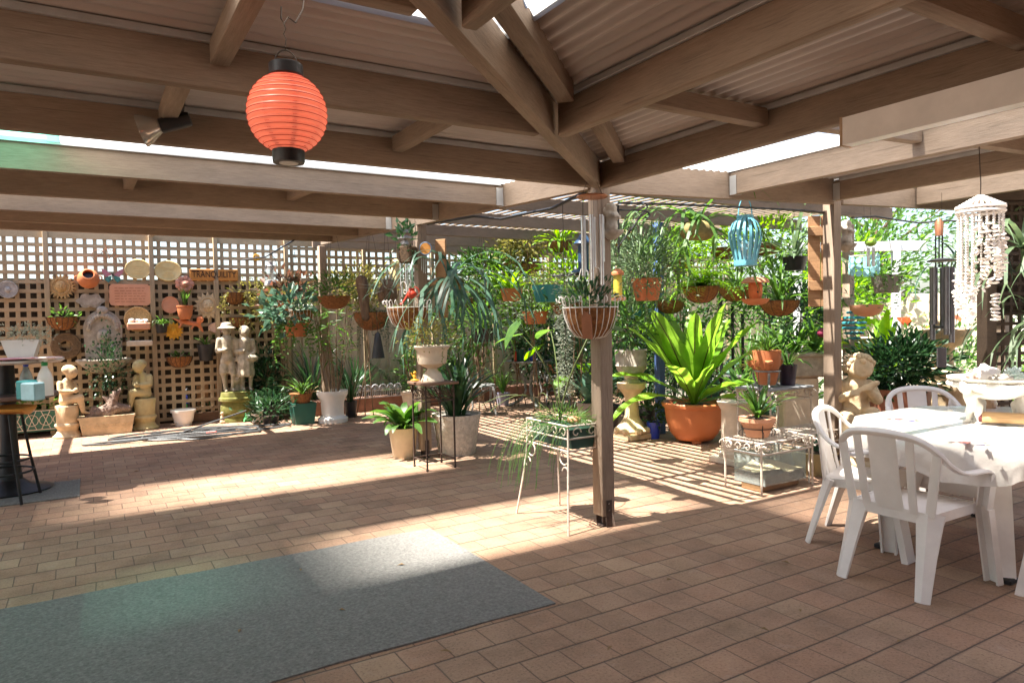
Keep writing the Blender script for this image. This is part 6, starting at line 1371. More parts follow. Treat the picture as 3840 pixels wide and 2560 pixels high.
def ironchair(label, P, rz):
    t = thing('cast_iron_chair', label, 'chair', P, rz, 'cast iron garden chairs'); m = MB(); m.lathe([(0, .425), (.2, .42), (.215, .43), (.21, .442), (0, .437)], 32, sy=.95, wob=lambda q, z: .02 * math.cos(12 * q)); 
    for k in range(16): a = 2 * PI * k / 16; m.ring((.205 * math.cos(a), .2 * math.sin(a), .40), .028, .006, 10, 4, V((math.cos(a), math.sin(a), 0)))
    build('seat', m, IRON, t)
    for sx in (-1, 1):
        for sy in (-1, 1): m = MB(); m.tube([(sx * .16, sy * .15, .42), (sx * .185, sy * .17, .30), (sx * .16, sy * .15, .16), (sx * .20, sy * .19, 0)], [.022, .02, .014, .017], 7); build('leg', m, IRON, t)
    m = MB(); 
    for y in (-.15, .15): m.tube([(-.165, y, .17), (0, y, .19), (.165, y, .17)], .009, 6); m.ring((0, y, .19), .02, .006, 10, 4, V((0, 1, 0)))
    m.tube([(0, -.15, .185), (0, .15, .185)], .008, 5); build('stretcher', m, IRON, t); m = MB(); ar = [V((.215 * math.cos(a), -.19 - .05 * math.sin(a), .43 + .40 * math.sin(a))) for a in [PI * j / 18 for j in range(19)]]; m.tube(ar, .014, 7)
    build('back_frame', m, IRON, t); m = MB()
    for j in range(9):
        x = -.16 + .04 * j; zt_ = .43 + .40 * math.sqrt(max(.05, 1 - (x / .215) ** 2)); m.tube([V((x * .5, -.2, .44)), V((x * .9 + .02 * math.sin(j * 2), -.22, .55)), V((x * 1.0 - .02 * math.sin(j * 2), -.23, .66)), V((x, -.235, zt_))], .006, 5)
    for j in range(14): m.ring((R.uniform(-.13, .13), -.225, R.uniform(.52, .74)), .028, .006, 10, 4, V((0, 1, 0)))
    build('lace_back', m, IRON, t); return t
ic = ironchair('grey cast iron chair with round lacy back right of the cast table', W(6.7, 9.75), RA + math.radians(165)); dup(ic, W(4.9, 9.0), RA + math.radians(-110), 'grey cast iron chair half hidden behind the textured pot')
zt = .73; P = V(IT.location)
potted('blue_pot', 'bright blue pot of leafy cuttings on the cast iron table', P + W(.05, -.08, zt), 'plain', .085, .19, BLUEP, bushy((.14, .12, .14), 70, .11, .035, (0, 0, .1), 7), g1)
potted('dark_pot', 'dark green pot beside the blue pot on the cast iron table', P + W(-.15, .02, zt), 'plain', .07, .18, GREENP, strappy(14, .3, .02, (.9, 1.5), (.3, 1.2)), g2)
m = MB(); m.rbox((0, 0, .08), (.03, .07, .16), .004); solo('red_tin', m, RED, 'small red tin at the left end of the cast iron table', 'tin', P + W(-.27, -.04, zt), .3)
potted('clay_pot', 'small terracotta pot standing on the seat of the right cast chair', V(ic.location) + V((0, 0, .445)), 'round', .10, .17, TERRA, bushy((.18, .15, .10), 90, .09, .012, (0, 0, .06), 8, .6), g1)
potted('lilac_pot', 'pale lilac pot on the ground under the cast iron table', W(5.7, 9.75), 'plain', .12, .2, mat('lilac_glaze', (.40, .40, .52), .5), strappy(18, .45, .04, (.9, 1.5), (.4, 1.3)), g1)
P = W(7.65, 10.05); t = thing('slate_box_planter', 'blue grey box planter with leafy plant right of the cast chair', 'planter', P, RA); m = MB(); m.rbox((0, 0, .19), (.34, .34, .34), .015); m.rbox((0, 0, .345), (.38, .38, .04), .008)
for sx in (-1, 1):
    for sy in (-1, 1): m.box((sx * .13, sy * .13, .015), (.05, .05, .04))
build('box', m, SLATE, t); build('foliage', bushy((.3, .25, .3), 260, .13, .05, (0, 0, .28), 10), g2, t, True, (0, 0, .36))
potted('tall_grey_pot', 'tall grey pot with long dark strap leaves between cast chair and box planter', W(7.15, 10.15), 'plain', .13, .42, GREYP, strappy(34, .95, .06, (1.0, 1.5), (.3, 1.1), .06), g2)
potted('grey_nursery_pot', 'grey plastic pot with leaning leaves just behind the front centre post', G(1356, 985), 'plain', .17, .34, mat('warm_grey_plastic', (.24, .21, .19), .5), strappy(18, .6, .09, (.7, 1.4), (.4, 1.5), .05), g9)
potted('black_pot', 'black pot of slender leaves right behind the front centre post', G(1398, 990), 'plain', .15, .32, BLACKP, bushy((.3, .25, .4), 260, .10, .03, (0, 0, .4), 12), g2)
# elephant ear plants standing behind the front post
f, s_ = bigleaf(5, 1.2, .36, .28, (1.35, 1.52), .4, (.5, -.7)); P = W(4.55, 5.6); t = thing('elephant_ear', 'tall plant with very large spotted heart leaves left of the front centre post', 'plant', G(1352, 975) + rgt * -.1 + fwd * .4, .5); t.location.z = 0; split_leaves(f, 'leaf', g8, t, (0, 0, 0)); build('leaf_stalk', s_, STEM, t)
# hanging things in the pergola, left half
hanging('teal_hanging_pot', 'teal hanging trough with straggly plant left of the front centre post', at(1258, 655, 8.2), 'plain', .19, .195, TEAL, bushy((.24, .18, .16), 240, .07, .014, (0, 0, .1), 10, .5), g6, .62, extra=(trailing(10, .5, .03, .02, .15), g1))
P = at(1340, 590, 6.4); t = thing('bird_feeder', 'dark blue tube bird feeder with perch tray behind the wind chime', 'bird feeder', P); m = MB(); m.lathe([(.05, -.12), (.05, .1), (.09, .12), (.03, .2), (0, .21)], 18); m.lathe([(.11, -.14), (.115, -.12), (0, -.125)], 20); build('body', m, mat('navy_enamel', (.02, .05, .10), .35), t); m = MB(); m.cap((-.28, 0, -.17), (.05, 0, -.15), .012, .012); build('perch', m, BLACKM, t); m = MB(); m.tube([(0, 0, .2), (0, 0, .5)], .002, 4); build('hanger', m, DWIRE, t)
for i, (x, y, D, lb, fn, lm, pt) in enumerate((
  (1100, 690, 9.2, 'coir basket of drooping fern under the pergola left of the teal pot', lambda: ferny(26, .5, .07, .018, (.2, 1.2), (1.2, 2.2)), g1, ('half', .2, .16, COIR)),
  (1175, 668, 8.6, 'terracotta hanging pot with arching orchid leaves before the lattice', lambda: strappy(34, .55, .03, (.3, 1.4), (1, 2.3)), g3, ('plain', .14, .15, TERRA)),
  (1150, 600, 10.0, 'high hanging basket of strappy leaves under the far pergola joists', lambda: strappy(30, .6, .03, (.2, 1.4), (1, 2.4)), g1, ('half', .18, .14, COIR)),
  (1215, 610, 9.0, 'brown bark basket with orchid roots near the top of the lattice', lambda: strappy(22, .4, .03, (.3, 1.4), (1, 2.2)), g6, ('half', .15, .13, COIR)),
  (1230, 720, 7.8, 'grey green bushy plant hanging below the teal pot', lambda: bushy((.36, .3, .24), 420, .06, .016, (0, 0, .08), 14, .3), g4, ('plain', .15, .14, TERRA)),
  (1300, 700, 7.6, 'fresh green fern hanging close behind the front centre post', lambda: ferny(28, .42, .06, .016, (.1, 1.3), (1, 2.2)), g1, ('half', .17, .15, COIR)),
  (1110, 760, 8.2, 'long leaved green plant hanging above the cast iron table', lambda: strappy(36, .7, .03, (.0, 1.4), (1.2, 2.6)), g1, ('plain', .14, .15, BLACKP)),
  (1285, 560, 8.2, 'pale leaved orchid hanging high left of the wind chime', lambda: strappy(28, .5, .035, (.2, 1.4), (1, 2.3)), g3, ('half', .14, .12, COIR)))):
    P = at(x, y, D + 1.6); hanging('pergola_basket', lb, P, *pt, fn(), lm, max(.2, 2.5 - P.z), 'baskets hanging in the pergola', ribs=8 if pt[0] == 'half' else 0).scale = (1.22,) * 3
for i, (a, b, h_, lb, fn, lm) in enumerate((
  (8.3, 10.4, 0, 'tall leafy shrub by the far lattice right of the box planter', lambda: bushy((.55, .4, .9), 700, .12, .05, (0, 0, .95), 20), g1), (9.2, 10.5, 0, 'tall dark shrub in the far corner by the lattice', lambda: bushy((.6, .4, 1.0), 760, .12, .05, (0, 0, 1.0), 20), g2),
  (5.6, 10.3, 0, 'leaning slim tree trunk with leafy top behind the staghorn fern', lambda: bushy((.5, .4, .55), 420, .12, .04, (.1, 0, 1.9), 14), g1), (7.9, 9.3, 0, 'large leaved plant behind the teal hanging pot', lambda: strappy(30, 1.1, .12, (.9, 1.5), (.3, 1.2), .06), g2))):
    t = thing('tall_shrub', lb, 'shrub', W(a, b)); build('foliage', fn(), lm, t); m = MB()
    for j in range(4): m.tube([(R.uniform(-.05, .05), R.uniform(-.05, .05), 0), (R.uniform(-.1, .1), R.uniform(-.1, .1), .8), (R.uniform(-.25, .25), R.uniform(-.2, .2), 1.7)], [.03, .022, .008], 6)
    build('stem', m, BARK, t)

for i, (x, y, D, rx, rz, lm, lf, lb) in enumerate((
  (1085, 740, 10.6, .50, .55, g1, .12, 'mid green leafy plant mass hanging behind the staghorn fern'), (1180, 700, 11.0, .55, .45, g3, .11, 'light green leafy plant mass hanging before the lattice above the cast table'), (1250, 760, 11.2, .55, .60, g2, .12, 'dark leafy plant mass in the shade right of the cast chair'), (1320, 640, 9.6, .42, .40, g3, .10, 'bright leafy plant mass directly behind the wind chime'), (1330, 820, 10.8, .50, .55, g2, .13, 'dark leafy shrub low behind the grey nursery pot'), (1120, 620, 10.8, .45, .32, g1, .12, 'green climbing plant mass at the top of the lattice'), (1210, 560, 10.4, .40, .25, g6, .12, 'olive climbing plant tuft under the far joists'), (830, 660, 10.3, .45, .30, g6, .10, 'olive green climbing plant on the lattice between two posts'), (632, 700, 10.5, .40, .33, g6, .09, 'tangled olive creeper on the lattice behind the begonia'), (612, 880, 10.5, .24, .4, g2, .11, 'dark leafy shrub just right of the statue couple'))):
    P = at(x, y, D); t = thing('leafy_climber', lb, 'plant', P); build('foliage', bushy((rx, .3, rz), 620, lf, lf * .38, (0, 0, 0), 20, .3, .36), lm, t); m = MB()
    for j in range(3): m.tube([(R.uniform(-.2, .2), .05, -P.z), (R.uniform(-.1, .1), .05, -P.z * .5), (0, 0, 0), (R.uniform(-.2, .2), 0, rz * .7)], .008, 5)
    build('stem', m, STEMB, t)
# ================================================================ centre right: bird's nest fern, pedestal, shelf
P = G(1595, 1013); D = dist(P); k = S(1, D)
t = thing('birds_nest_fern', 'large bird\'s nest fern with broad wavy leaves in a big terracotta bowl', 'potted plant', P); rp = 70 * k; hp = 92 * k
m = MB(); m.lathe([(rp * .55, .03), (rp * .60, .035), (rp * .78, hp * .25), (rp * .91, hp * .55), (rp * .95, hp * .84), (rp * .96, hp * .87), (rp * 1.03, hp * .90), (rp * 1.04, hp * .97), (rp * 1.0, hp), (rp * .93, hp * .985), (rp * .88, hp * .9), (0, hp * .9)], 48); build('pot', m, mat('smooth_terracotta', (.46, .145, .05), .5, var=.12, scale=3, bump=.1), t)
for a in (.4, 2.5, 4.6): m = MB(); m.lathe([(.05, 0), (.055, .02), (.045, .035)], 12, (rp * .45 * math.cos(a), rp * .45 * math.sin(a), 0)); build('pot_foot', m, TERRA, t)
soil(t, rp * .88, hp * .9); NP = lambda q: (max(.0, math.sin(PI * min(1, q * .80 + .14))) ** .75) * (.35 + .65 * min(1, q * 2.2)) * (1 if q < .97 else .25)
NESTM = nestmat(); yw = math.atan2(-fwd.y, -fwd.x)   # towards the camera
for i, (da, e, L_, w_, dr) in enumerate(((1.35, 1.08, 1.10, .22, .30), (.95, 1.22, 1.15, .24, .22), (.2, 1.35, 1.06, .22, .30), (-.35, 1.28, 1.18, .25, .2), (-.9, 1.12, 1.12, .24, .28), (-1.3, .95, 1.10, .22, .40), (1.7, .75, .92, .18, .75), (-1.65, .62, .90, .18, .7), (2.2, 1.15, 1.15, .24, .2), (2.8, 1.25, 1.2, .25, .15), (-2.3, 1.12, 1.12, .24, .25), (-2.9, 1.2, 1.15, .24, .2), (.55, .88, .95, .20, .65), (-.6, .72, .8, .17, .8), (1.55, .5, .95, .15, 1.5), (-1.5, .40, .75, .15, .9), (.1, 1.48, .85, .17, .3), (-.15, 1.05, .7, .14, .5), (1.15, 1.30, .92, .2, .3), (-1.1, 1.36, .95, .2, .2))):
    m = MB(); m.blade((0, 0, 0), yw - da, e - .06, L_ * 1.08, w_ * 1.05, dr + .15, 18, NP, .26, .16, R.uniform(-.5, .5)); m.uv = [((0, .5, 1)[j % 3], (j // 3) / 18) for j in range(len(m.v))]; build('frond', m, NESTM, t, True, (0, 0, hp * .9))
P = G(1452, 1006); D = dist(P); k = S(1, D); t = thing('stone_pedestal', 'weathered sandstone pedestal column with carved foot right of the front centre post', 'pedestal', P, RA); H0 = 128 * k
m = MB(); m.rbox((0, 0, .035), (70 * k, 70 * k, .07), .012); m.lathe([(34 * k, .07), (36 * k, .10), (30 * k, .14), (27 * k, H0 * .25), (19 * k, H0 * .36), (16 * k, H0 * .42), (15 * k, H0 * .70), (18 * k, H0 * .78), (27 * k, H0 * .88), (31 * k, H0 * .90), (33 * k, H0 * .97), (33 * k, H0), (0, H0)], 28, wob=lambda q, z: .10 * math.sin(5 * q + z * 20) if z < H0 * .3 else .02 * math.cos(12 * q)); build('column', m, SAND, t)
for q in range(7): m = MB(); m.ell((34 * k * math.cos(q * .9), 34 * k * math.sin(q * .9), .10), (.045, .045, .04), 9, 7); build('carved_shell', m, SAND, t)
t = thing('planter_urn', 'grey cream urn with Greek key band and leafy plant on the sandstone pedestal', 'potted plant', P + V((0, 0, H0))); u = 36 * k; m = MB(); m.lathe([(u * .55, 0), (u * .55, u * .12), (u * .42, u * .2), (u * .45, u * .38), (u * .7, u * .55), (u * .92, u * .85), (u * .96, u * 1.05), (u * 1.02, u * 1.1), (u * .98, u * 1.2), (u * 1.02, u * 2.1), (u * .94, u * 2.1), (u * .9, u * 1.9), (0, u * 1.9)], 36, wob=lambda q, z: .012 * (1 if math.sin(24 * q) > 0 else -1) if u * 1.25 < z < u * 1.9 else 0); build('urn', m, GREYST, t); soil(t, u * .9, u * 1.92); build('foliage', bushy((.30, .26, .34), 380, .13, .04, (0, 0, .38), 14), g1, t, True, (0, 0, u * 1.9)); build('stem', stems((0, 0, 0), 6, (.2, .2, .6)), STEM, t, True, (0, 0, u * 1.9))
potted('small_blue_pot', 'small deep blue pot of reddish leaves between sandstone pedestal and terracotta bowl', G(1502, 1006), 'plain', .085, .19, BLUEP, bushy((.16, .14, .16), 160, .08, .035, (0, 0, .12), 8), g2)
potted('black_orchid_pot', 'black pot of dark orchid leaves behind the small blue pot', G(1497, 996) + fwd * .3, 'plain', .12, .3, BLACKP, strappy(30, .5, .035, (.8, 1.5), (.5, 1.8)), g2)
potted('barrel_planter', 'pale round planter behind the right side of the terracotta bowl', G(1700, 975), 'plain', .24, .38, CREAM, strappy(20, .55, .08, (.6, 1.4), (.5, 1.6)), g1)
# two tier rusty wire plant shelf
c1_, c2_, c3_ = G(1680, 1115), G(1741, 1131), G(1849, 1079)
ST = W(4.95, 3.55); t = thing('wire_plant_shelf', 'two step rusty wire plant shelf with scroll corners in the slatted sunlight', 'plant shelf', V((0, 0, 0)))
A0 = c1_.dot(dA), c1_.dot(dB)
# frame local x along A, y along B; lower tier then upper tier behind to the right
org = W(4.42, 3.62); t.location = org; t.rotation_euler.z = RA
def tier(x0, x1, y0, y1, z, nm):
    for (x, y) in ((x0, y0), (x1, y0), (x0, y1), (x1, y1)):
        m = MB(); m.tube([(x, y, 0), (x, y, z)], .0085, 6); sx = -1 if x == x0 else 1
        for q in (-1, 1): m.tube([V((x + (-.0 if False else 0) + .04 * q * 0, y + q * (.03 + .028 * math.cos(a)) * 1.0, z - .045 + .03 * math.sin(a))) for a in [.6 * j for j in range(9)]], .0055, 5)
        m.tube([V((x + sx * (.012 + .02 * math.cos(a)), y, z - .02 + .02 * math.sin(a))) for a in [.6 * j for j in range(10)]], .0055, 5); build('leg', m, RUST, t)
    m = MB()
    for zz in (z, z - .09):
        m.tube([(x0, y0, zz), (x1, y0, zz), (x1, y1, zz), (x0, y1, zz)], .007, 6, True)
    for q in range(4):
        u = x0 + (q + .5) * (x1 - x0) / 4; v = y0 + (q + .5) * (y1 - y0) / 4
        for yy in (y0, y1): m.tube([V((u + .032 * math.cos(a) * w_, yy, z - .045 + .034 * math.sin(a) * w_)) for a, w_ in [(.55 * j, 1 - .05 * j) for j in range(12)]], .005, 5)
        for xx in (x0, x1): m.tube([V((xx, v + .032 * math.cos(a) * w_, z - .045 + .034 * math.sin(a) * w_)) for a, w_ in [(.55 * j, 1 - .05 * j) for j in range(12)]], .005, 5)
    build('scroll_rail', m, RUST, t); m = MB(); n = int((y1 - y0) / .028)
    for j in range(1, n): y = y0 + (y1 - y0) * j / n; m.tube([(x0, y, z), (x1, y, z)], .0028, 4)
    build(nm, m, RUST, t)
tier(0, .62, 0, .36, .40, 'lower_grille'); tier(.66, 1.22, .06, .40, .40, 'middle_grille'); tier(.66, 1.22, .44, .80, .72, 'upper_grille')
m = MB(); m.rbox((.94, .62, .732), (.60, .40, .018), .004); build('slate_top', m, mat('slate_board', (.25, .25, .25), .6), t)
def onshelf(x, y, z): return org + W(x, y, z)
m = MB(); FT = thing('fish_tank', 'glass fish tank of sand and stones under the lower plant shelf', 'fish tank', onshelf(.30, .16, .06), RA); tk = glassmat('tank_glass', (.88, .94, .92), .03, .8)
for c, d in (((0, -.15, .12), (.50, .006, .24)), ((0, .15, .12), (.50, .006, .24)), ((-.247, 0, .12), (.006, .294, .24)), ((.247, 0, .12), (.006, .294, .24))): m = MB(); m.box(c, d); build('glass_pane', m, tk, FT, False)
m = MB(); m.rbox((0, 0, .045), (.485, .285, .08), .01); build('dark_gravel', m, DRIFT, FT); m = MB(); m.add([(x, y, .088 + .05 * math.sin(x * 9 + 1) * math.sin(y * 8 + 1) + (.03 if x < 0 else 0)) for x in [-.24 + .48 * i / 10 for i in range(11)] for y in [-.14 + .28 * j / 6 for j in range(7)]], [(i * 7 + j, (i + 1) * 7 + j, (i + 1) * 7 + j + 1, i * 7 + j + 1) for i in range(10) for j in range(6)]); build('pale_sand', m, SAND, FT)
m = MB(); m.rbox((0, 0, -.03), (.46, .2, .055), .006); build('timber_bearer', m, RAWWOOD, FT); m = MB()
for s in (-1, 1): m.bar((-.25, s * .15, .243), (.25, s * .15, .243), .014, .012); m.bar((s * .25, -.15, .243), (s * .25, .15, .243), .014, .012)
build('top_frame', m, mat('clear_trim', (.45, .5, .5), .2), FT)
P = onshelf(.22, .22, .41); pt = thing('terracotta_bowl_plant', 'pale terracotta bowl of green strap leaves in a black wire holder on the lower shelf', 'potted plant', P); m = MB(); m.lathe([(.085, 0), (.09, .01), (.135, .12), (.145, .125), (.148, .155), (.135, .155), (0, .14)], 30); build('bowl', m, TERRAL, pt); build('foliage', strappy(26, .36, .035, (.7, 1.5), (.3, 1.4)), g1, pt, True, (0, 0, .145)); soil(pt, .13, .145)
m = MB(); m.ring((0, 0, .07), .122, .004, 24, 5)
for a in (0, PI / 2, PI, -PI / 2): m.tube([(.13 * math.cos(a), .13 * math.sin(a), .15), (.122 * math.cos(a), .122 * math.sin(a), .07), (.12 * math.cos(a), .12 * math.sin(a), 0)] + [(.12 * math.cos(a) + .03 * math.cos(a) * math.sin(b), .12 * math.sin(a) + .03 * math.sin(a) * math.sin(b), .03 - .03 * math.cos(b)) for b in [.6 * j for j in range(1, 8)]], .0035, 5)
build('wire_holder', m, BLACKM, pt); m = MB()
m.tube([(.02, .02, .14), (.03, .02, .35), (.02, .02, .52)], .0025, 4); build('stake', m, BLACKM, pt)
P = onshelf(.84, .62, .742); pt = thing('strawberry_pot', 'terracotta strawberry pot with side mouths in a curved iron holder on the upper shelf', 'potted plant', P); m = MB(); m.lathe([(.075, .02), (.10, .12), (.105, .14), (.098, .15), (.115, .2), (.12, .27), (.128, .33), (.118, .33), (0, .31)], 30); build('pot', m, TERRA, pt)
for a in (1.2, 3.4, 5.3): m = MB(); c, s = math.cos(a - .8), math.sin(a - .8); m.tube([(.09 * c, .09 * s, .17), (.135 * c, .135 * s, .21), (.145 * c, .145 * s, .235)], [.03, .035, .04], 10); build('side_mouth', m, TERRA, pt)
build('foliage', strappy(50, .2, .012, (.4, 1.5), (.3, 1.4)), g1, pt, True, (0, 0, .32)); build('side_foliage', bushy((.12, .08, .06), 60, .08, .012, (-.12, -.04, 0), 4), g6, pt, True, (0, 0, .24)); m = MB(); m.ring((0, 0, .145), .115, .008, 24, 6)
for a in (.3, 2.4, 4.5): c, s = math.cos(a), math.sin(a); m.tube([(.13 * c, .13 * s, .13), (.12 * c, .12 * s, .07), (.10 * c, .10 * s, .03), (.14 * c, .14 * s, 0)], .011, 6)
build('iron_holder', m, IRON, pt)
potted('plum_pot', 'dark plum plastic pot of arching leaves on the upper shelf beside the strawberry pot', onshelf(1.10, .60, .742), 'plain', .088, .19, PURP, strappy(26, .34, .02, (.3, 1.4), (.8, 2)), g1)
P = onshelf(.80, .95, 0); m = MB(); m.rbox((0, 0, .03), (.36, .36, .06), .01); m.lathe([(.16, .06), (.165, .1), (.135, .12), (.13, .50), (.155, .54), (.17, .58), (0, .58)], 40, wob=lambda q, z: .03 * math.cos(20 * q) if .12 < z < .5 else 0); solo('fluted_column', m, CREAM, 'short fluted cream column standing behind the plant shelf', 'column', P, RA)
potted('grey_shelf_pot', 'dark grey plastic pot on the paving at the right end of the plant shelf', onshelf(1.38, -.02, 0), 'plain', .12, .25, GREYP, strappy(8, .3, .01, (.9, 1.5), (.3, 1)), g6)
P = onshelf(1.0, .25, 0); potted('shelf_trough_pot', 'mossy cream trough under the upper plant shelf', P, 'plain', .2, .2, MOSSY, strappy(12, .3, .06, (.5, 1.4), (.4, 1.2)), g9)
# stone planter with bromeliads behind
P = at(1830, 838, 7.9); t = thing('stone_planter', 'long grey stone planter of spiky bromeliads left of the right post', 'planter', V((P.x, P.y, 0)), RA - .5); zp = P.z; m = MB(); m.rbox((0, 0, zp), (.58, .32, .26), .02); m.rbox((0, 0, zp + .12), (.64, .38, .05), .01); build('trough', m, GREYST, t); m = MB(); m.rbox((0, 0, (zp - .13) / 2), (.4, .24, zp - .13), .02); build('plinth', m, CREAM, t); m = MB(); 
for x in (-.2, 0, .2):
    q = strappy(34, .50, .045, (.2, 1.5), (.4, 1.8), .03); m.add([(a + x, b, c) for a, b, c in q.v], q.f)
build('foliage', m, g1, t, True, (0, 0, zp + .13)); m = MB(); m.ell((.22, -.16, zp + .36), (.06, .06, .05)); build('flower', m, mat('dark_pink_flower', (.22, .02, .06), .6), t)
m = MB(); m.lathe([(.10, 0), (.12, .02), (.08, .1), (.06, .3), (.1, .42), (.2, .5), (.21, .52), (.0, .5)], 26); solo('stone_bird_bath', m, GREYST, 'low grey stone bowl on a stem behind the bird\'s nest fern', 'bird bath', G(1735, 960) + fwd * 1.0)
# hanging things, right half of the pergola
hanging('clay_hanging_pot', 'big orange hanging pot of dense fine foliage right of the front centre post', at(1485, 640, 6.1), 'plain', .135, .19, mat('orange_plastic_pot', (.52, .16, .06), .5, var=.08), bushy((.30, .27, .24), 1900, .06, .018, (0, 0, .17), 28, .55), g4, .55, extra=(trailing(14, .5, .02, .012, .14, .1), g4))
hanging('wire_coir_basket', 'wire and coir basket with bright fern fronds above the bird\'s nest fern', at(1610, 658, 6.6), 'half', .17, .155, COIR, ferny(64, .46, .075, .02, (.2, 1.45), (.7, 1.9)), g3, .55, ribs=9)
hanging('second_coir_basket', 'shaded coir basket with drooping leaves just right of the fern basket', at(1692, 660, 7.4), 'half', .19, .15, COIR, strappy(54, .5, .02, (0, 1.4), (1, 2.3)), g1, .6, ribs=8)
staghorn('staghorn clump with brown shield fronds hanging under the right pergola joist', at(1600, 520, 5.9), .95, 24, g1, shs=.8)
staghorn('grey staghorn fern on a mossy ball left of the orange hanging pot', at(1430, 540, 7.6), .8, 18, g4)
P = at(1712, 556, 5.6); t = thing('blue_lantern', 'sky blue slatted metal lantern hanging on a long hook', 'lantern', P); m = MB(); pr_ = [(.085, -.19), (.085, -.15), (.125, .02), (.13, .08), (.10, .15), (.062, .185)]
for j in range(16):
    a = 2 * PI * j / 16; m = MB(); m.sweep([V((r_ * math.cos(a), r_ * math.sin(a), z)) for r_, z in pr_], [(-.010, -.0012), (.010, -.0012), (.010, .0012), (-.010, .0012)], V((math.cos(a), math.sin(a), 0))); build('slat', m, ABLUE, t)
m = MB(); m.lathe([(0, -.19), (.088, -.19), (.09, -.18), (.088, -.145), (.08, -.145), (.08, -.185)], 28); build('base', m, ABLUE, t); m = MB(); m.lathe([(.064, .175), (.066, .21), (.058, .21), (.058, .178)], 24); build('neck', m, ABLUE, t); m = MB(); m.sweep([V((.055 * math.cos(a), 0, .205 + .15 * math.sin(a))) for a in [PI * j / 14 for j in range(15)]], [(-.008, -.002), (.008, -.002), (.008, .002), (-.008, .002)], V((0, 0, 1))); build('handle', m, ABLUE, t)
m = MB(); m.lathe([(0, -.18), (.05, -.18), (.05, 0), (0, 0)], 20); build('glass_cup', m, glassmat('cup_glass', (.9, .93, .93)), t); b0 = P + V((0, 0, .35)); tgt = W(3.72, 3.60, 2.43)
m = MB(); m.tube([V((.02, 0, .02)), V((0, 0, -.005)), V((-.015, 0, .03)), V((-.012, 0, .22)), V((.0, 0, .30))], .003, 5); solo('long_hook', m, mat('rust_wire', (.26, .14, .08), .7), 'rusty wire hook carrying the sky blue lantern', 'hook', b0)
P = at(1735, 668, 6.0); t = thing('clay_bird_feeder', 'hanging terracotta bird feeder with domed roof and saucer right of the blue lantern', 'bird feeder', P); m = MB(); m.lathe([(0, .12), (.06, .118), (.10, .10), (.115, .075), (.115, .068), (.05, .07), (0, .07)], 32); build('dome', m, TERRAP, t); m = MB(); m.lathe([(.045, -.075), (.058, -.02), (.058, .05), (.045, .075)], 26); build('body', m, mat('red_orange_clay', (.58, .15, .04), .6), t); m = MB(); m.lathe([(0, -.12), (.05, -.12), (.09, -.105), (.115, -.075), (.118, -.068), (.05, -.078), (0, -.078)], 32); build('saucer', m, TERRA, t); m = MB(); m.tube([(0, 0, .115), (0, 0, .5)], .0015, 4); build('string', m, DWIRE, t)
m = MB(); m.ell((.0, -.058, -.01), .008); build('peg_hole', m, BLACKM, t)
P = at(1419, 655, 5.6); t = thing('tube_bird_feeder', 'yellow tube bird feeder with orange cap and tray beside the front centre post', 'bird feeder', P); m = MB(); m.lathe([(.035, -.1), (.035, .085)], 20); build('tube', m, mat('yellow_tube', (.50, .40, .05), .4), t); m = MB(); m.lathe([(.05, .082), (.05, .10), (.02, .13), (0, .13)], 20); build('cap', m, TERRA, t); m = MB(); m.lathe([(0, -.125), (.06, -.12), (.068, -.098), (.0, -.1)], 20); build('tray', m, TERRAL, t); m = MB(); m.tube([(0, 0, .13), (-.02, 0, .35), (-.02, 0, .6)], .0015, 4); build('chain', m, DWIRE, t)
for i, (x, y, D, lb, fn, lm, pt) in enumerate((
  (1470, 700, 8.6, 'teal hanging pot hidden behind the yellow bird feeder', lambda: strappy(24, .5, .03, (.2, 1.4), (1, 2.2)), g1, ('plain', .15, .16, TEAL)),
  (1560, 600, 9.2, 'bright green hanging basket behind the orange hanging pot', lambda: bushy((.4, .35, .3), 380, .09, .03, (0, 0, .15), 12), g3, ('half', .18, .15, COIR)),
  (1660, 570, 9.5, 'light green trailing basket high behind the blue lantern', lambda: bushy((.45, .35, .3), 380, .10, .035, (0, 0, .15), 12), g3, ('half', .18, .15, COIR)),
  (1790, 690, 7.2, 'long leaved orchid basket hanging left of the plank board', lambda: strappy(50, .75, .03, (.2, 1.45), (1, 2.4)), g1, ('half', .2, .16, COIR)),
  (1825, 590, 7.8, 'arching palm like leaves hanging behind the plank board', lambda: strappy(40, .85, .04, (.2, 1.3), (1, 2.2)), g4, ('plain', .14, .15, BLACKP)),
  (1540, 690, 8.0, 'woven brown basket with fern between fern basket and orange pot', lambda: ferny(24, .4, .06, .016, (.2, 1.3), (1, 2)), g1, ('half', .17, .15, COIR)),
  (1760, 560, 8.8, 'hanging basket of spotted leaves right of the blue lantern', lambda: bushy((.4, .35, .3), 300, .12, .05, (0, 0, .15), 12), g3, ('half', .18, .15, COIR)))):
    P = at(x, y, D); hanging('pergola_basket', lb, P, *pt, fn(), lm, max(.2, 2.5 - P.z), 'baskets hanging in the pergola', ribs=8 if pt[0] == 'half' else 0)
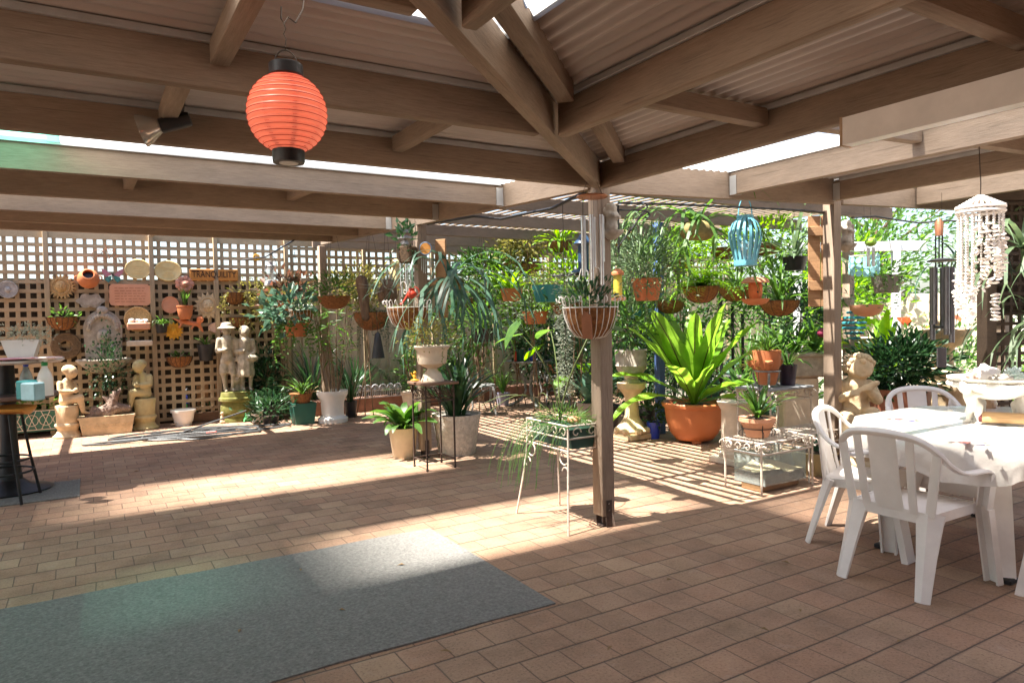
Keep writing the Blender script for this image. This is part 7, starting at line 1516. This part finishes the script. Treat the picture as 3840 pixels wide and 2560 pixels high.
for i, (x, y, dd, lb, fn, lm) in enumerate((
  (1480, 975, .9, 'dense dark shrub behind the sandstone pedestal', lambda: bushy((.45, .4, .6), 620, .10, .04, (0, 0, .6), 18), g2), (1590, 965, 1.6, 'pale green shrub behind the bird\'s nest fern', lambda: bushy((.6, .45, .7), 700, .11, .04, (0, 0, .75), 20), g1),
  (1690, 955, 1.3, 'dark blue green leafy plant behind the barrel planter', lambda: strappy(44, .9, .09, (.6, 1.5), (.5, 1.5), .08), g9), (1770, 965, .3, 'glossy dark plant left of the upper plant shelf', lambda: strappy(40, .6, .07, (.5, 1.5), (.5, 1.6), .06), g9),
  (1880, 960, .6, 'broad leaved ginger plant at the foot of the right post', lambda: strappy(30, .8, .08, (.8, 1.5), (.4, 1.2), .06), g1), (1800, 945, 1.5, 'tall grassy shrub behind the stone planter', lambda: strappy(70, 1.3, .04, (.8, 1.5), (.4, 1.3), .1), g1),
  (1560, 940, 2.6, 'tall thin leaved shrub in the middle of the pergola', lambda: bushy((.6, .5, .8), 640, .13, .03, (0, 0, .95), 20), g3), (1440, 940, 2.2, 'bushy fern under the left hanging pots', lambda: ferny(30, .9, .09, .022, (.6, 1.4), (.5, 1.4), 16), g1))):
    P = G(x, y) + fwd * dd; P.z = 0; t = thing('pergola_shrub', lb, 'shrub', P); build('foliage', fn(), lm, t)
m = MB(); 
for k in range(3): pass
P = G(1705, 965) + fwd * .5; t = thing('triple_pole_stand', 'black three pole plant stand behind the clay bird feeder', 'plant stand', V((P.x, P.y, 0)))
for k, (x, h) in enumerate(((-.12, 1.6), (.05, 1.55), (.2, 1.4))): m = MB(); m.tube([(x, .03 * k, 0), (x, .03 * k, h)], .022, 8); build('pole', m, BLACKM, t)
m = MB(); m.ring((.04, .04, 1.1), .18, .008, 20, 5); m.rbox((.04, .04, .02), (.5, .3, .03), .01); build('base', m, BLACKM, t)
for i, (x, y, D, rx, rz, lm, lf, lb) in enumerate((
  (1445, 585, 9.6, .45, .35, g1, .11, 'leafy green mass high behind the orange hanging pot'), (1560, 560, 10.2, .55, .30, g3, .11, 'light leafy mass between the two hanging baskets near the pergola roof'), (1650, 700, 9.8, .60, .55, g1, .12, 'thick green leafy mass behind the bird\'s nest fern top'), (1760, 640, 9.4, .50, .50, g1, .12, 'green leafy mass behind the clay bird feeder'), (1840, 720, 8.9, .45, .45, g2, .12, 'dark leafy mass behind the long leaved orchid basket'), (1450, 770, 9.6, .50, .55, g2, .11, 'dark leafy mass behind the planter urn'), (1560, 830, 9.9, .55, .50, g2, .12, 'dark leafy mass low behind the terracotta bowl'))):
    P = at(x, y, D); t = thing('leafy_climber', lb, 'plant', P); build('foliage', bushy((rx, .3, rz), 620, lf, lf * .38, (0, 0, 0), 20, .3, .36), lm, t); m = MB()
    for j in range(3): m.tube([(R.uniform(-.2, .2), .05, -P.z), (R.uniform(-.1, .1), .05, -P.z * .5), (0, 0, 0), (R.uniform(-.2, .2), 0, rz * .7)], .008, 5)
    build('stem', m, STEMB, t)
# ================================================================ right post and beyond
P = at(1885, 600, 6.35); t = thing('plank_board', 'brown plank board with cross battens hung on the right post', 'board', P, RA - .75); m = MB()
for x in (-.055, .055): m = MB(); m.rbox((x, 0, 0), (.105, .02, .82), .003); build('plank', m, RAWWOOD, t)
for z in (.27, -.22): m = MB(); m.rbox((.02, -.02, z), (.26, .022, .085), .003); build('batten', m, RAWWOOD, t)
bracket_figure('pale cherub figure on a pointed bracket on the right post', at(1944, 560, 6.12), .5, .20)
P = at(1926, 570, 6.1); t = thing('tiny_chime', 'small white two rod chime on the face of the right post', 'wind chime', P); m = MB()
for x in (-.012, .012): m = MB(); m.tube([(x, 0, .06), (x, 0, -.02 - x)], .004, 6); build('rod', m, WPOT, t)
m = MB(); m.rbox((0, 0, -.17), (.016, .006, .06), .002); m.tube([(0, 0, .12), (0, 0, -.15)], .0008, 3); build('drop', m, WPOT, t)
# seated boy with flute
P = G(1962, 1085); D = dist(P); s = S(1, D); t = thing('flute_boy_statue', 'cream stone statue of a curly haired seated boy playing a flute on a boulder', 'statue', P, math.atan2(-P.y, -P.x) + PI / 2 + .25)
m = MB(); hb = 118 * s
m.ell((0, 0, hb * .45), (46 * s, 44 * s, hb * .5), 20, 14); m.ell((0, 0, hb * .8), (36 * s, 36 * s, hb * .22)); m.ell((-12 * s, -10 * s, hb * .2), (48 * s, 44 * s, hb * .2)); build('boulder', m, SAND, t)
m = MB(); z = hb; q = s
m.cap((0, 4 * q, z + 12 * q), (0, 2 * q, z + 55 * q), 33 * q, 27 * q); m.cap((0, 2 * q, z + 58 * q), (2 * q, -2 * q, z + 82 * q), 28 * q, 24 * q); m.cap((2 * q, -2 * q, z + 88 * q), (4 * q, -5 * q, z + 100 * q), 13 * q, 13 * q)
HC = V((8 * q, -10 * q, z + 124 * q)); m.ell(HC, (25 * q, 27 * q, 27 * q), 18, 14); m.ell(HC + V((2 * q, -23 * q, -4 * q)), (4 * q, 5 * q, 5 * q)); m.ell(HC + V((10 * q, -20 * q, -10 * q)), (8 * q, 6 * q, 8 * q)); m.ell(HC + V((-8 * q, -20 * q, -10 * q)), (8 * q, 6 * q, 8 * q)); m.ell(HC + V((1 * q, -21 * q, -17 * q)), (8 * q, 6 * q, 4 * q)); m.ell(HC + V((-23 * q, -2 * q, -3 * q)), (4 * q, 6 * q, 8 * q))
mouth = HC + V((0, -26 * q, -14 * q)); fl0 = V((-20 * q, -44 * q, z + 64 * q)); fl1 = V((30 * q, -42 * q, z + 92 * q))
for sg, hx in ((-1, .22), (1, .66)):
    sh = V((sg * 27 * q, 0, z + 84 * q)); el = V((sg * 37 * q, -20 * q, z + 52 * q)); hd = fl0.lerp(fl1, hx); m.cap(sh, el, 13 * q, 11 * q); m.cap(el, hd, 11 * q, 7 * q); m.ell(hd, (10 * q, 8 * q, 8 * q))
    for j in range(4): m.cap(hd + V(((j - 1.5) * 4.5 * q, -4 * q, 2 * q)), hd + V(((j - 1.5) * 4.5 * q, -8 * q, -5 * q)), 2.4 * q, 1.8 * q, 6)
m.cap(fl0, fl1, 6 * q, 7 * q)
for sg in (-1, 1):
    hp_ = V((sg * 17 * q, -4 * q, z + 12 * q)); kn = V((sg * (24 if sg < 0 else 22) * q, -46 * q, z + (14 if sg < 0 else 26) * q)); ft = V((sg * 16 * q, -44 * q, z - 38 * q)); m.cap(hp_, kn, 20 * q, 15 * q); m.cap(kn, ft, 14 * q, 9 * q); m.cap(ft, ft + V((0, -16 * q, -6 * q)), 8 * q, 6 * q)
m.v = [(x * 1.18, y, z) for x, y, z in m.v]; build('seated_boy', remesh(m, 3.2 * q, 3), SAND, t); m = MB()
for j in range(46):
    a, b = R.uniform(0, 6.3), R.uniform(-.15, 1.5); d = V((math.cos(a) * math.cos(b), math.sin(a) * math.cos(b), math.sin(b)))
    if d.y < -.45 and d.z < .55: continue
    m.ell(HC + V((d.x * 30 * q + 2 * q, d.y * 28 * q + 2 * q, d.z * 28 * q)), (7.5 * q, 7.5 * q, 7 * q), 8, 6)
build('curly_hair', m, SAND, t)
# bush in brown pot
P = G(2065, 1010); D = dist(P); k = S(1, D); t = thing('leafy_pot_bush', 'big round dark leafy bush in a brown terracotta pot behind the flute statue', 'potted plant', P); m = pot_mb('plain', 68 * k, 120 * k); build('pot', m, mat('brown_terracotta', (.26, .105, .065), .6, var=.12), t); soil(t, 60 * k, 112 * k); build('foliage', bushy((84 * k, 80 * k, 66 * k), 1500, .13, .042, (0, 0, 60 * k), 26, .4, .36, .3), g2, t, True, (0, 0, 115 * k)); build('stem', stems((0, 0, 0), 10, (.3, .3, .5)), STEM, t, True, (0, 0, 110 * k))
# bird bath fountain
P = at(2165, 800, 8.0); t = thing('shell_fountain', 'cream stone fountain bowl on a ringed pedestal behind the dark leafy bush', 'fountain', V((P.x, P.y, 0)), RA); zb = at(2165, 790, 8.0).z; m = MB(); m.lathe([(.26, 0), (.27, .08), (.24, .12), (.25, zb * .45), (.28, zb * .5), (.27, zb * .56), (.19, zb * .60), (.17, zb * .66), (.20, zb * .7), (.12, zb * .74), (.1, zb * .9), (.14, zb)], 30, wob=lambda q, z: .02 * math.cos(14 * q)); build('pedestal', m, SAND, t); m = MB(); m.lathe([(.10, zb - .05), (.2, zb - .0), (.27, zb + .10), (.28, zb + .17), (.255, zb + .18), (.2, zb + .1), (0, zb + .08)], 36, wob=lambda q, z: .03 * math.cos(10 * q)); build('bowl', m, SAND, t)
for a in (0.4, 3.4): m = MB(); m.ell((.25 * math.cos(a), .25 * math.sin(a), zb + .26), (.085, .085, .08)); m.ell((.2 * math.cos(a), .2 * math.sin(a), zb + .16), (.1, .1, .06)); build('cherub_head', m, SAND, t)
# dark tube chime
P = at(2163, 598, 5.2); t = thing('dark_tube_chime', 'large dark grey tube wind chime hanging before the cream fountain', 'wind chime', P); m = MB(); m.lathe([(0, -.008), (.095, -.008), (.098, 0), (.05, .014), (0, .016)], 28); build('top_disc', m, BLACKP, t)
for j in range(5): a = 2 * PI * j / 5 + .9; L_ = (.46, .54, .42, .50, .56)[j]; m = MB(); m.tube([(.065 * math.cos(a), .065 * math.sin(a), -.05), (.065 * math.cos(a), .065 * math.sin(a), -.05 - L_)], .02, 14); build('tube', m, DTUBE, t)
m = MB(); m.lathe([(0, -.50), (.055, -.50), (.055, -.485), (0, -.485)], 22); build('striker', m, BLACKP, t); m = MB(); m.rbox((0, 0, -.72), (.075, .012, .15), .006); m.tube([(0, 0, -.5), (0, 0, -.65)], .001, 3); build('wind_catcher', m, DTUBE, t); m = MB(); m.tube([(0, 0, 0), (0, 0, .5)], .0015, 4)
build('string', m, DWIRE, t)
P = at(2157, 520, 6.0); t = thing('copper_chime', 'small thin rod chime hanging above the dark grey tube chime', 'wind chime', P); m = MB(); m.lathe([(.03, -.08), (.035, .03), (.0, .08)], 12); build('cap', m, COPPER, t)
for x in (-.03, 0, .03): m = MB(); m.tube([(x, 0, -.08), (x, 0, -.35)], .006, 6); build('rod', m, BLACKM, t)
# shell chandelier
P = at(2252, 478, 3.9); D = 3.9; t = thing('shell_mobile', 'tall white shell mobile with beaded strands and spiral of shells hanging at right', 'mobile', P, 0, None, .88); r = S(54, D); m = MB(); m.ring((0, 0, 0), r, .010, 30, 6); m.ring((0, 0, -.025), r * .99, .010, 30, 6)
for j in range(24):
    a = 2 * PI * j / 24
    for q in range(7): u = q / 7; m.ell((r * (1 - u) * math.cos(a), r * (1 - u) * math.sin(a), u * .075 + .01), (.010, .010, .008), 6, 4)
build('cone_top', m, SHELL, t)
for j in range(20):
    a = 2 * PI * j / 20; q = j / 20; L_ = .19 + .45 * q; n = int(L_ / .017); x, y = r * .93 * math.cos(a - 2.2), r * .93 * math.sin(a - 2.2); m = MB()
    for i in range(n): m.ell((x, y, -.04 - i * .017), (.0078, .0078, .0085), 6, 4)
    build('bead_strand', m, SHELLD, t); m = MB()
    for i in range(9):
        z = -.04 - L_ + .14 - i * .025; b = R.uniform(0, 6.3); M_ = Matrix.Translation(V((x + R.uniform(-.015, .015), y + R.uniform(-.015, .015), z))) @ Matrix.Rotation(b, 4, 'Z') @ Matrix.Rotation(R.uniform(-1.2, 1.2), 4, 'X'); m.ell((0, 0, 0), (.023, .018, .007), 9, 5, M_)
    build('shell_cluster', m, SHELL, t)
m = MB(); 
for i in range(8):
    z = -.55 - i * .022; M_ = Matrix.Translation(V((r * .75, -.0, z))) @ Matrix.Rotation(i * 1.3, 4, 'Z') @ Matrix.Rotation(R.uniform(-.5, .5), 4, 'X'); m.ell((0, 0, 0), (.032, .024, .008), 9, 5, M_)
build('shell_tail', m, SHELL, t); m = MB(); m.tube([(0, 0, .08), (.002, 0, .16), (-.004, 0, .25), (-.01, 0, .40), (-.015, 0, .47), (-.008, 0, .50), (.0, 0, .47)], .003, 5); build('hook', m, DWIRE, t)
# aqua chime, ball lantern, grey hanging pot
P = at(1985, 600, 6.6); t = thing('aqua_shell_chime', 'aqua disc shell chime hanging right of the right post', 'wind chime', P); m = MB(); m.ring((0, 0, .05), .13, .004, 24, 5); build('hoop', m, WPOT, t)
for j in range(13):
    a = 2 * PI * j / 13; m = MB()
    for i in range(3):
        z = .02 - .06 * i - .02 * math.sin(j); M_ = Matrix.Translation(V((.13 * math.cos(a), .13 * math.sin(a), z))) @ Matrix.Rotation(a + 1.57, 4, 'Z') @ Matrix.Rotation(PI / 2, 4, 'X'); m.lathe([(0, -.0015), (.028, -.0015), (.028, .0015), (0, .0015)], 14, M=M_)
    build('disc_strand', m, AQUA, t)
m = MB(); m.tube([(0, 0, .05), (0, 0, .6)], .0015, 3); m.tube([(-.13, 0, .05), (0, 0, .2), (.13, 0, .05)], .001, 3); build('string', m, DWIRE, t)
P = at(2000, 556, 6.3); t = thing('green_ball_chime', 'lime green glass ball with tubes hanging above the aqua chime', 'wind chime', P); m = MB(); m.ell((0, 0, 0), (.05, .05, .04), 16, 12); build('ball', m, mat('lime_glass', (.22, .40, .05), .2), t)
for j in range(4): m = MB(); m.tube([(.03 * math.cos(j * 1.6), .03 * math.sin(j * 1.6), -.05), (.03 * math.cos(j * 1.6), .03 * math.sin(j * 1.6), -.22)], .008, 8); build('tube', m, ALU, t)
m = MB(); m.tube([(0, 0, .04), (0, 0, .4)], .0015, 3); build('string', m, DWIRE, t)
hanging('grey_hanging_pot', 'grey hanging pot with peach drip tray and trailing leaves right of the aqua chime', at(2037, 632, 6.8), 'plain', .145, .17, mat('taupe_plastic', (.26, .23, .21), .5), bushy((.22, .2, .10), 200, .06, .025, (0, 0, .06), 10), g1, .5, extra=(trailing(16, .4, .04, .02, .15, .1), g1))
hanging('orange_bottom_pot', 'orange hanging bowl under the dark wicker basket right of the plank board', at(1990, 700, 7.0), 'half', .16, .12, TERRAL, bushy((.2, .16, .16), 160, .06, .014, (0, 0, .08), 8), g2, .6)
# red leaf plant
P = G(2118, 960) + fwd * .8; P.z = 0; t = thing('copperleaf_plant', 'tall plant with big red orange leaves behind the dark tube chime', 'plant', P); f, s_ = bigleaf(7, 1.5, .26, .2, (1.2, 1.52), .8, (.0, -1.2)); split_leaves(f, 'leaf', g7, t, (0, 0, 0)); build('stem', s_, STEMB, t)
# trellis wall on the right with staghorns
TA = at(2266, 780, 6.3); tp = V((TA.x, TA.y, 0)); trl = thing('dark_trellis', 'dark brown lattice trellis between posts at the right edge', 'trellis', tp, RA - .35)
DT = woodmat('dark_trellis_timber', (.075, .05, .035), (.045, .03, .02), (.11, .075, .05))
for x in (0, 1.5): m = MB(); m.rbox((x, 0, 1.24), (.11, .11, 2.48), .006); build('post', m, DT, trl)
m = MB()
for i in range(16): m.bar((.08 + i * .09, 0, .1), (.08 + i * .09, 0, 2.4), .03, .008, V((0, 1, 0)))
for j in range(26): m.bar((.05, -.009, .1 + j * .09), (1.45, -.009, .1 + j * .09), .008, .03)
build('lattice', m, DT, trl)
for z in (1.12, 2.42): m = MB(); m.bar((.05, -.02, z), (1.45, -.02, z), .03, .09); build('rail', m, DT, trl)
m = MB(); m.rbox((.75, .12, 1.9), (1.4, .02, 1.1), .004); build('back_board', m, DT, trl)
staghorn('long grey green staghorn fern hanging on the dark trellis by the shell mobile', at(2352, 570, 5.9), 1.0, 24, g4, shield=False)
staghorn('staghorn fern with drooping forked fronds low on the dark trellis', at(2392, 740, 6.2), .9, 18, g4, shield=False)
staghorn('staghorn fern reaching left in front of the bright garden beside the shell mobile', at(2195, 590, 6.6), .62, 12, g9, shield=False)
# cables under the edge beams
def cable(label, pts, r, m_=BLACKP):
    pts = [V(p) for p in pts]; o = pts[0]; m = MB(); m.tube([p - o for p in pts], r, 6); solo('cable', m, m_, label, 'cable', o)
cable('black cable looping under the beam between second post and front centre post', [at(983, 515, 7.0), at(1040, 505, 6.6), at(1090, 497, 6.3), at(1150, 503, 6.0), at(1210, 490, 5.7), at(1270, 478, 5.3), at(1325, 450, 4.9), at(1345, 440, 4.8)], .012)
cable('black cable hanging loosely right of the right post', [at(1955, 500, 6.2), at(2010, 497, 6.2), at(2060, 505, 6.2), at(2110, 512, 6.1), at(2180, 507, 6.0), at(2300, 512, 5.8)], .008)
cable('black cable run along the underside of the long back beam', [at(1420, 466, 4.95), at(1560, 470, 5.2), at(1700, 476, 5.5), at(1850, 484, 5.9), at(1905, 489, 6.05)], .009)
cable('thin cable sagging at the left below the white beam', [at(0, 432, 5.4), at(70, 440, 5.5), at(160, 432, 5.6), at(240, 418, 5.7), at(275, 408, 5.75)], .004, WPOT)
cable('black cable stretched from the beam to the left lattice above the word board', [at(675, 552, 9.2), at(610, 590, 10.0), at(558, 597, 10.1)], .010)
# ================================================================ garden and trees beyond
def tree(label, a, b, h, cr, lm, n=1500, L_=.16, name='garden_tree', trunk=.09, low=.3):
    P = W(a, b); t = thing(name, label, 'tree', P); tr = MB(); th = h * low
    tr.tube([(0, 0, 0), (.03 * h * R.uniform(-1, 1), .03 * h * R.uniform(-1, 1), th), (0, 0, h * .8)], [trunk, trunk * .75, trunk * .25], 8)
    for j in range(7): z = th + R.uniform(0, .5) * h * .8; a_ = R.uniform(0, 6.3); tr.tube([(0, 0, z), (cr * .4 * math.cos(a_), cr * .4 * math.sin(a_), z + h * .12), (cr * .75 * math.cos(a_), cr * .75 * math.sin(a_), z + h * .22)], [trunk * .5, trunk * .3, .01], 5)
    build('trunk', tr, BARK, t); build('crown', bushy((cr, cr, h * (1 - low) / 2), n, L_, L_ * .45, (0, 0, h * (.5 + low / 2)), 30, .3, .3, .35), lm, t)
for a_ in ((13.5, 8.6, 3.4, 1.3, g1, 'round green tree beyond the pergola, seen under the hanging pots'), (11.0, 7.4, 2.6, .9, g3, 'light green shrub tree behind the bird\'s nest fern'), (15.5, 6.4, 3.0, 1.3, g4, 'grey green bushy tree in the bright garden behind the aqua chime'), (16.5, 10.0, 5.2, 2.0, g1, 'tall leafy tree at the back corner of the garden'), (12.4, 13.5, 4.8, 2.0, g3, 'light green tree rising over the lattice fence'), (20.0, 8.0, 4.4, 2.0, g4, 'far pale green tree in the bright garden'), (17.5, 4.8, 2.4, 1.1, g4, 'low bushy tree by the fountain in the bright garden')):
    tree(a_[5], *a_[:5], n=1700, L_=.17)
for i, (a_, b_, rx, rz, lm, lb) in enumerate(((10.2, 5.0, .8, .55, g1, 'green garden shrub beyond the right post'), (11.5, 5.9, .9, .6, g4, 'grey leaved garden shrub behind the cream fountain'), (10.0, 7.6, .7, .7, g1, 'green shrub beside the pergola corner'), (13.8, 5.2, .9, .6, g3, 'light green garden shrub in the sun beyond the fountain'), (9.4, 9.4, .8, .8, g2, 'dark shrub in the corner near the steel fence'), (11.6, 9.3, 1.0, .9, g1, 'wide green shrub before the steel fence'), (10.2, 3.9, .5, .4, g3, 'bright low leafy plant left of the dark trellis'), (14.5, 9.4, 1.1, 1.0, g1, 'wide shrub at the far end of the steel fence'))):
    P = W(a_, b_); t = thing('garden_shrub', lb, 'shrub', P); build('foliage', bushy((rx, rx, rz), 700, .13, .05, (0, 0, rz), 18, .3, .36), lm, t); build('stem', stems((0, 0, 0), 7, (rx, rx, rz * 1.4), .012), STEMB, t)
# white garden arch and small things far right
AP = at(2058, 700, 10.5); t = thing('white_garden_arch', 'white timber arch post and beam in the bright garden', 'arch', V((AP.x, AP.y, 0)), RA - .5); WT = mat('white_paint', (.78, .77, .76), .5, var=.06)
for x in (0, -1.5): m = MB(); m.rbox((x, 0, 1.22), (.10, .10, 2.44), .005); build('post', m, WT, t)
m = MB(); m.rbox((-.6, 0, 2.36), (2.1, .06, .14), .005); build('beam', m, WT, t)
P = W(13.6, 7.6); m = MB(); m.rbox((0, 0, .85), (.06, 2.4, 1.7), .005); t = thing('garden_screen', 'pale ribbed garden fence section behind the aqua chime', 'fence', P, RA); build('panel', m, FENCE, t)
P = at(1975, 850, 9.0); t = thing('stone_basin', 'cream stone basin on a stem among leaves right of the right post', 'basin', V((P.x, P.y, 0))); z = at(1975, 775, 9.0).z; m = MB(); m.lathe([(.16, 0), (.14, .06), (.07, .2), (.06, z - .2), (.1, z - .12), (.24, z - .03), (.25, z), (.2, z - .03), (0, z - .06)], 26); build('basin', m, SAND, t)
P = at(1962, 745, 8.2); m = MB(); 
for k in range(6): m.ring((0, 0, -.16 + .06 * k), .12 * math.sin(.5 + k * .4), .016, 16, 5)
solo('teal_ornament', m, mat('teal_wire', (.04, .26, .30), .5), 'teal wire ornament just right of the right post', 'ornament', P)
P = at(2012, 790, 8.6); potted('sunlit_canna', 'tall bright green leafed plant between right post and white arch', V((P.x, P.y, 0)), 'plain', .15, .3, TERRA, strappy(12, 1.2, .16, (1.1, 1.5), (.2, .8), .05), g3)
# dead leaves scattered on the floor
LF = mat('fallen_leaf', (.30, .19, .09), .8, var=.4)
for i, (x, y) in enumerate(((778, 1405), (548, 1458), (320, 1084), (690, 1310), (1530, 1337), (1815, 1298), (1310, 1345), (1745, 1447), (1395, 1500), (445, 1094), (1655, 1186), (1010, 1500), (1840, 1410), (930, 1300), (600, 1150), (2060, 1480))):
    m = MB(); m.small(V((0, 0, .012)), V((1, 0, .05)), .035 + .012 * (i % 3), .016, up=(0, 0, 1), fold=.35); tag(build('fallen_leaf', m, LF, None, True, G(x, y), i * 1.7), 'small dry fallen leaf lying on the paving or carpet', 'leaf', 'dry leaves scattered on the floor')
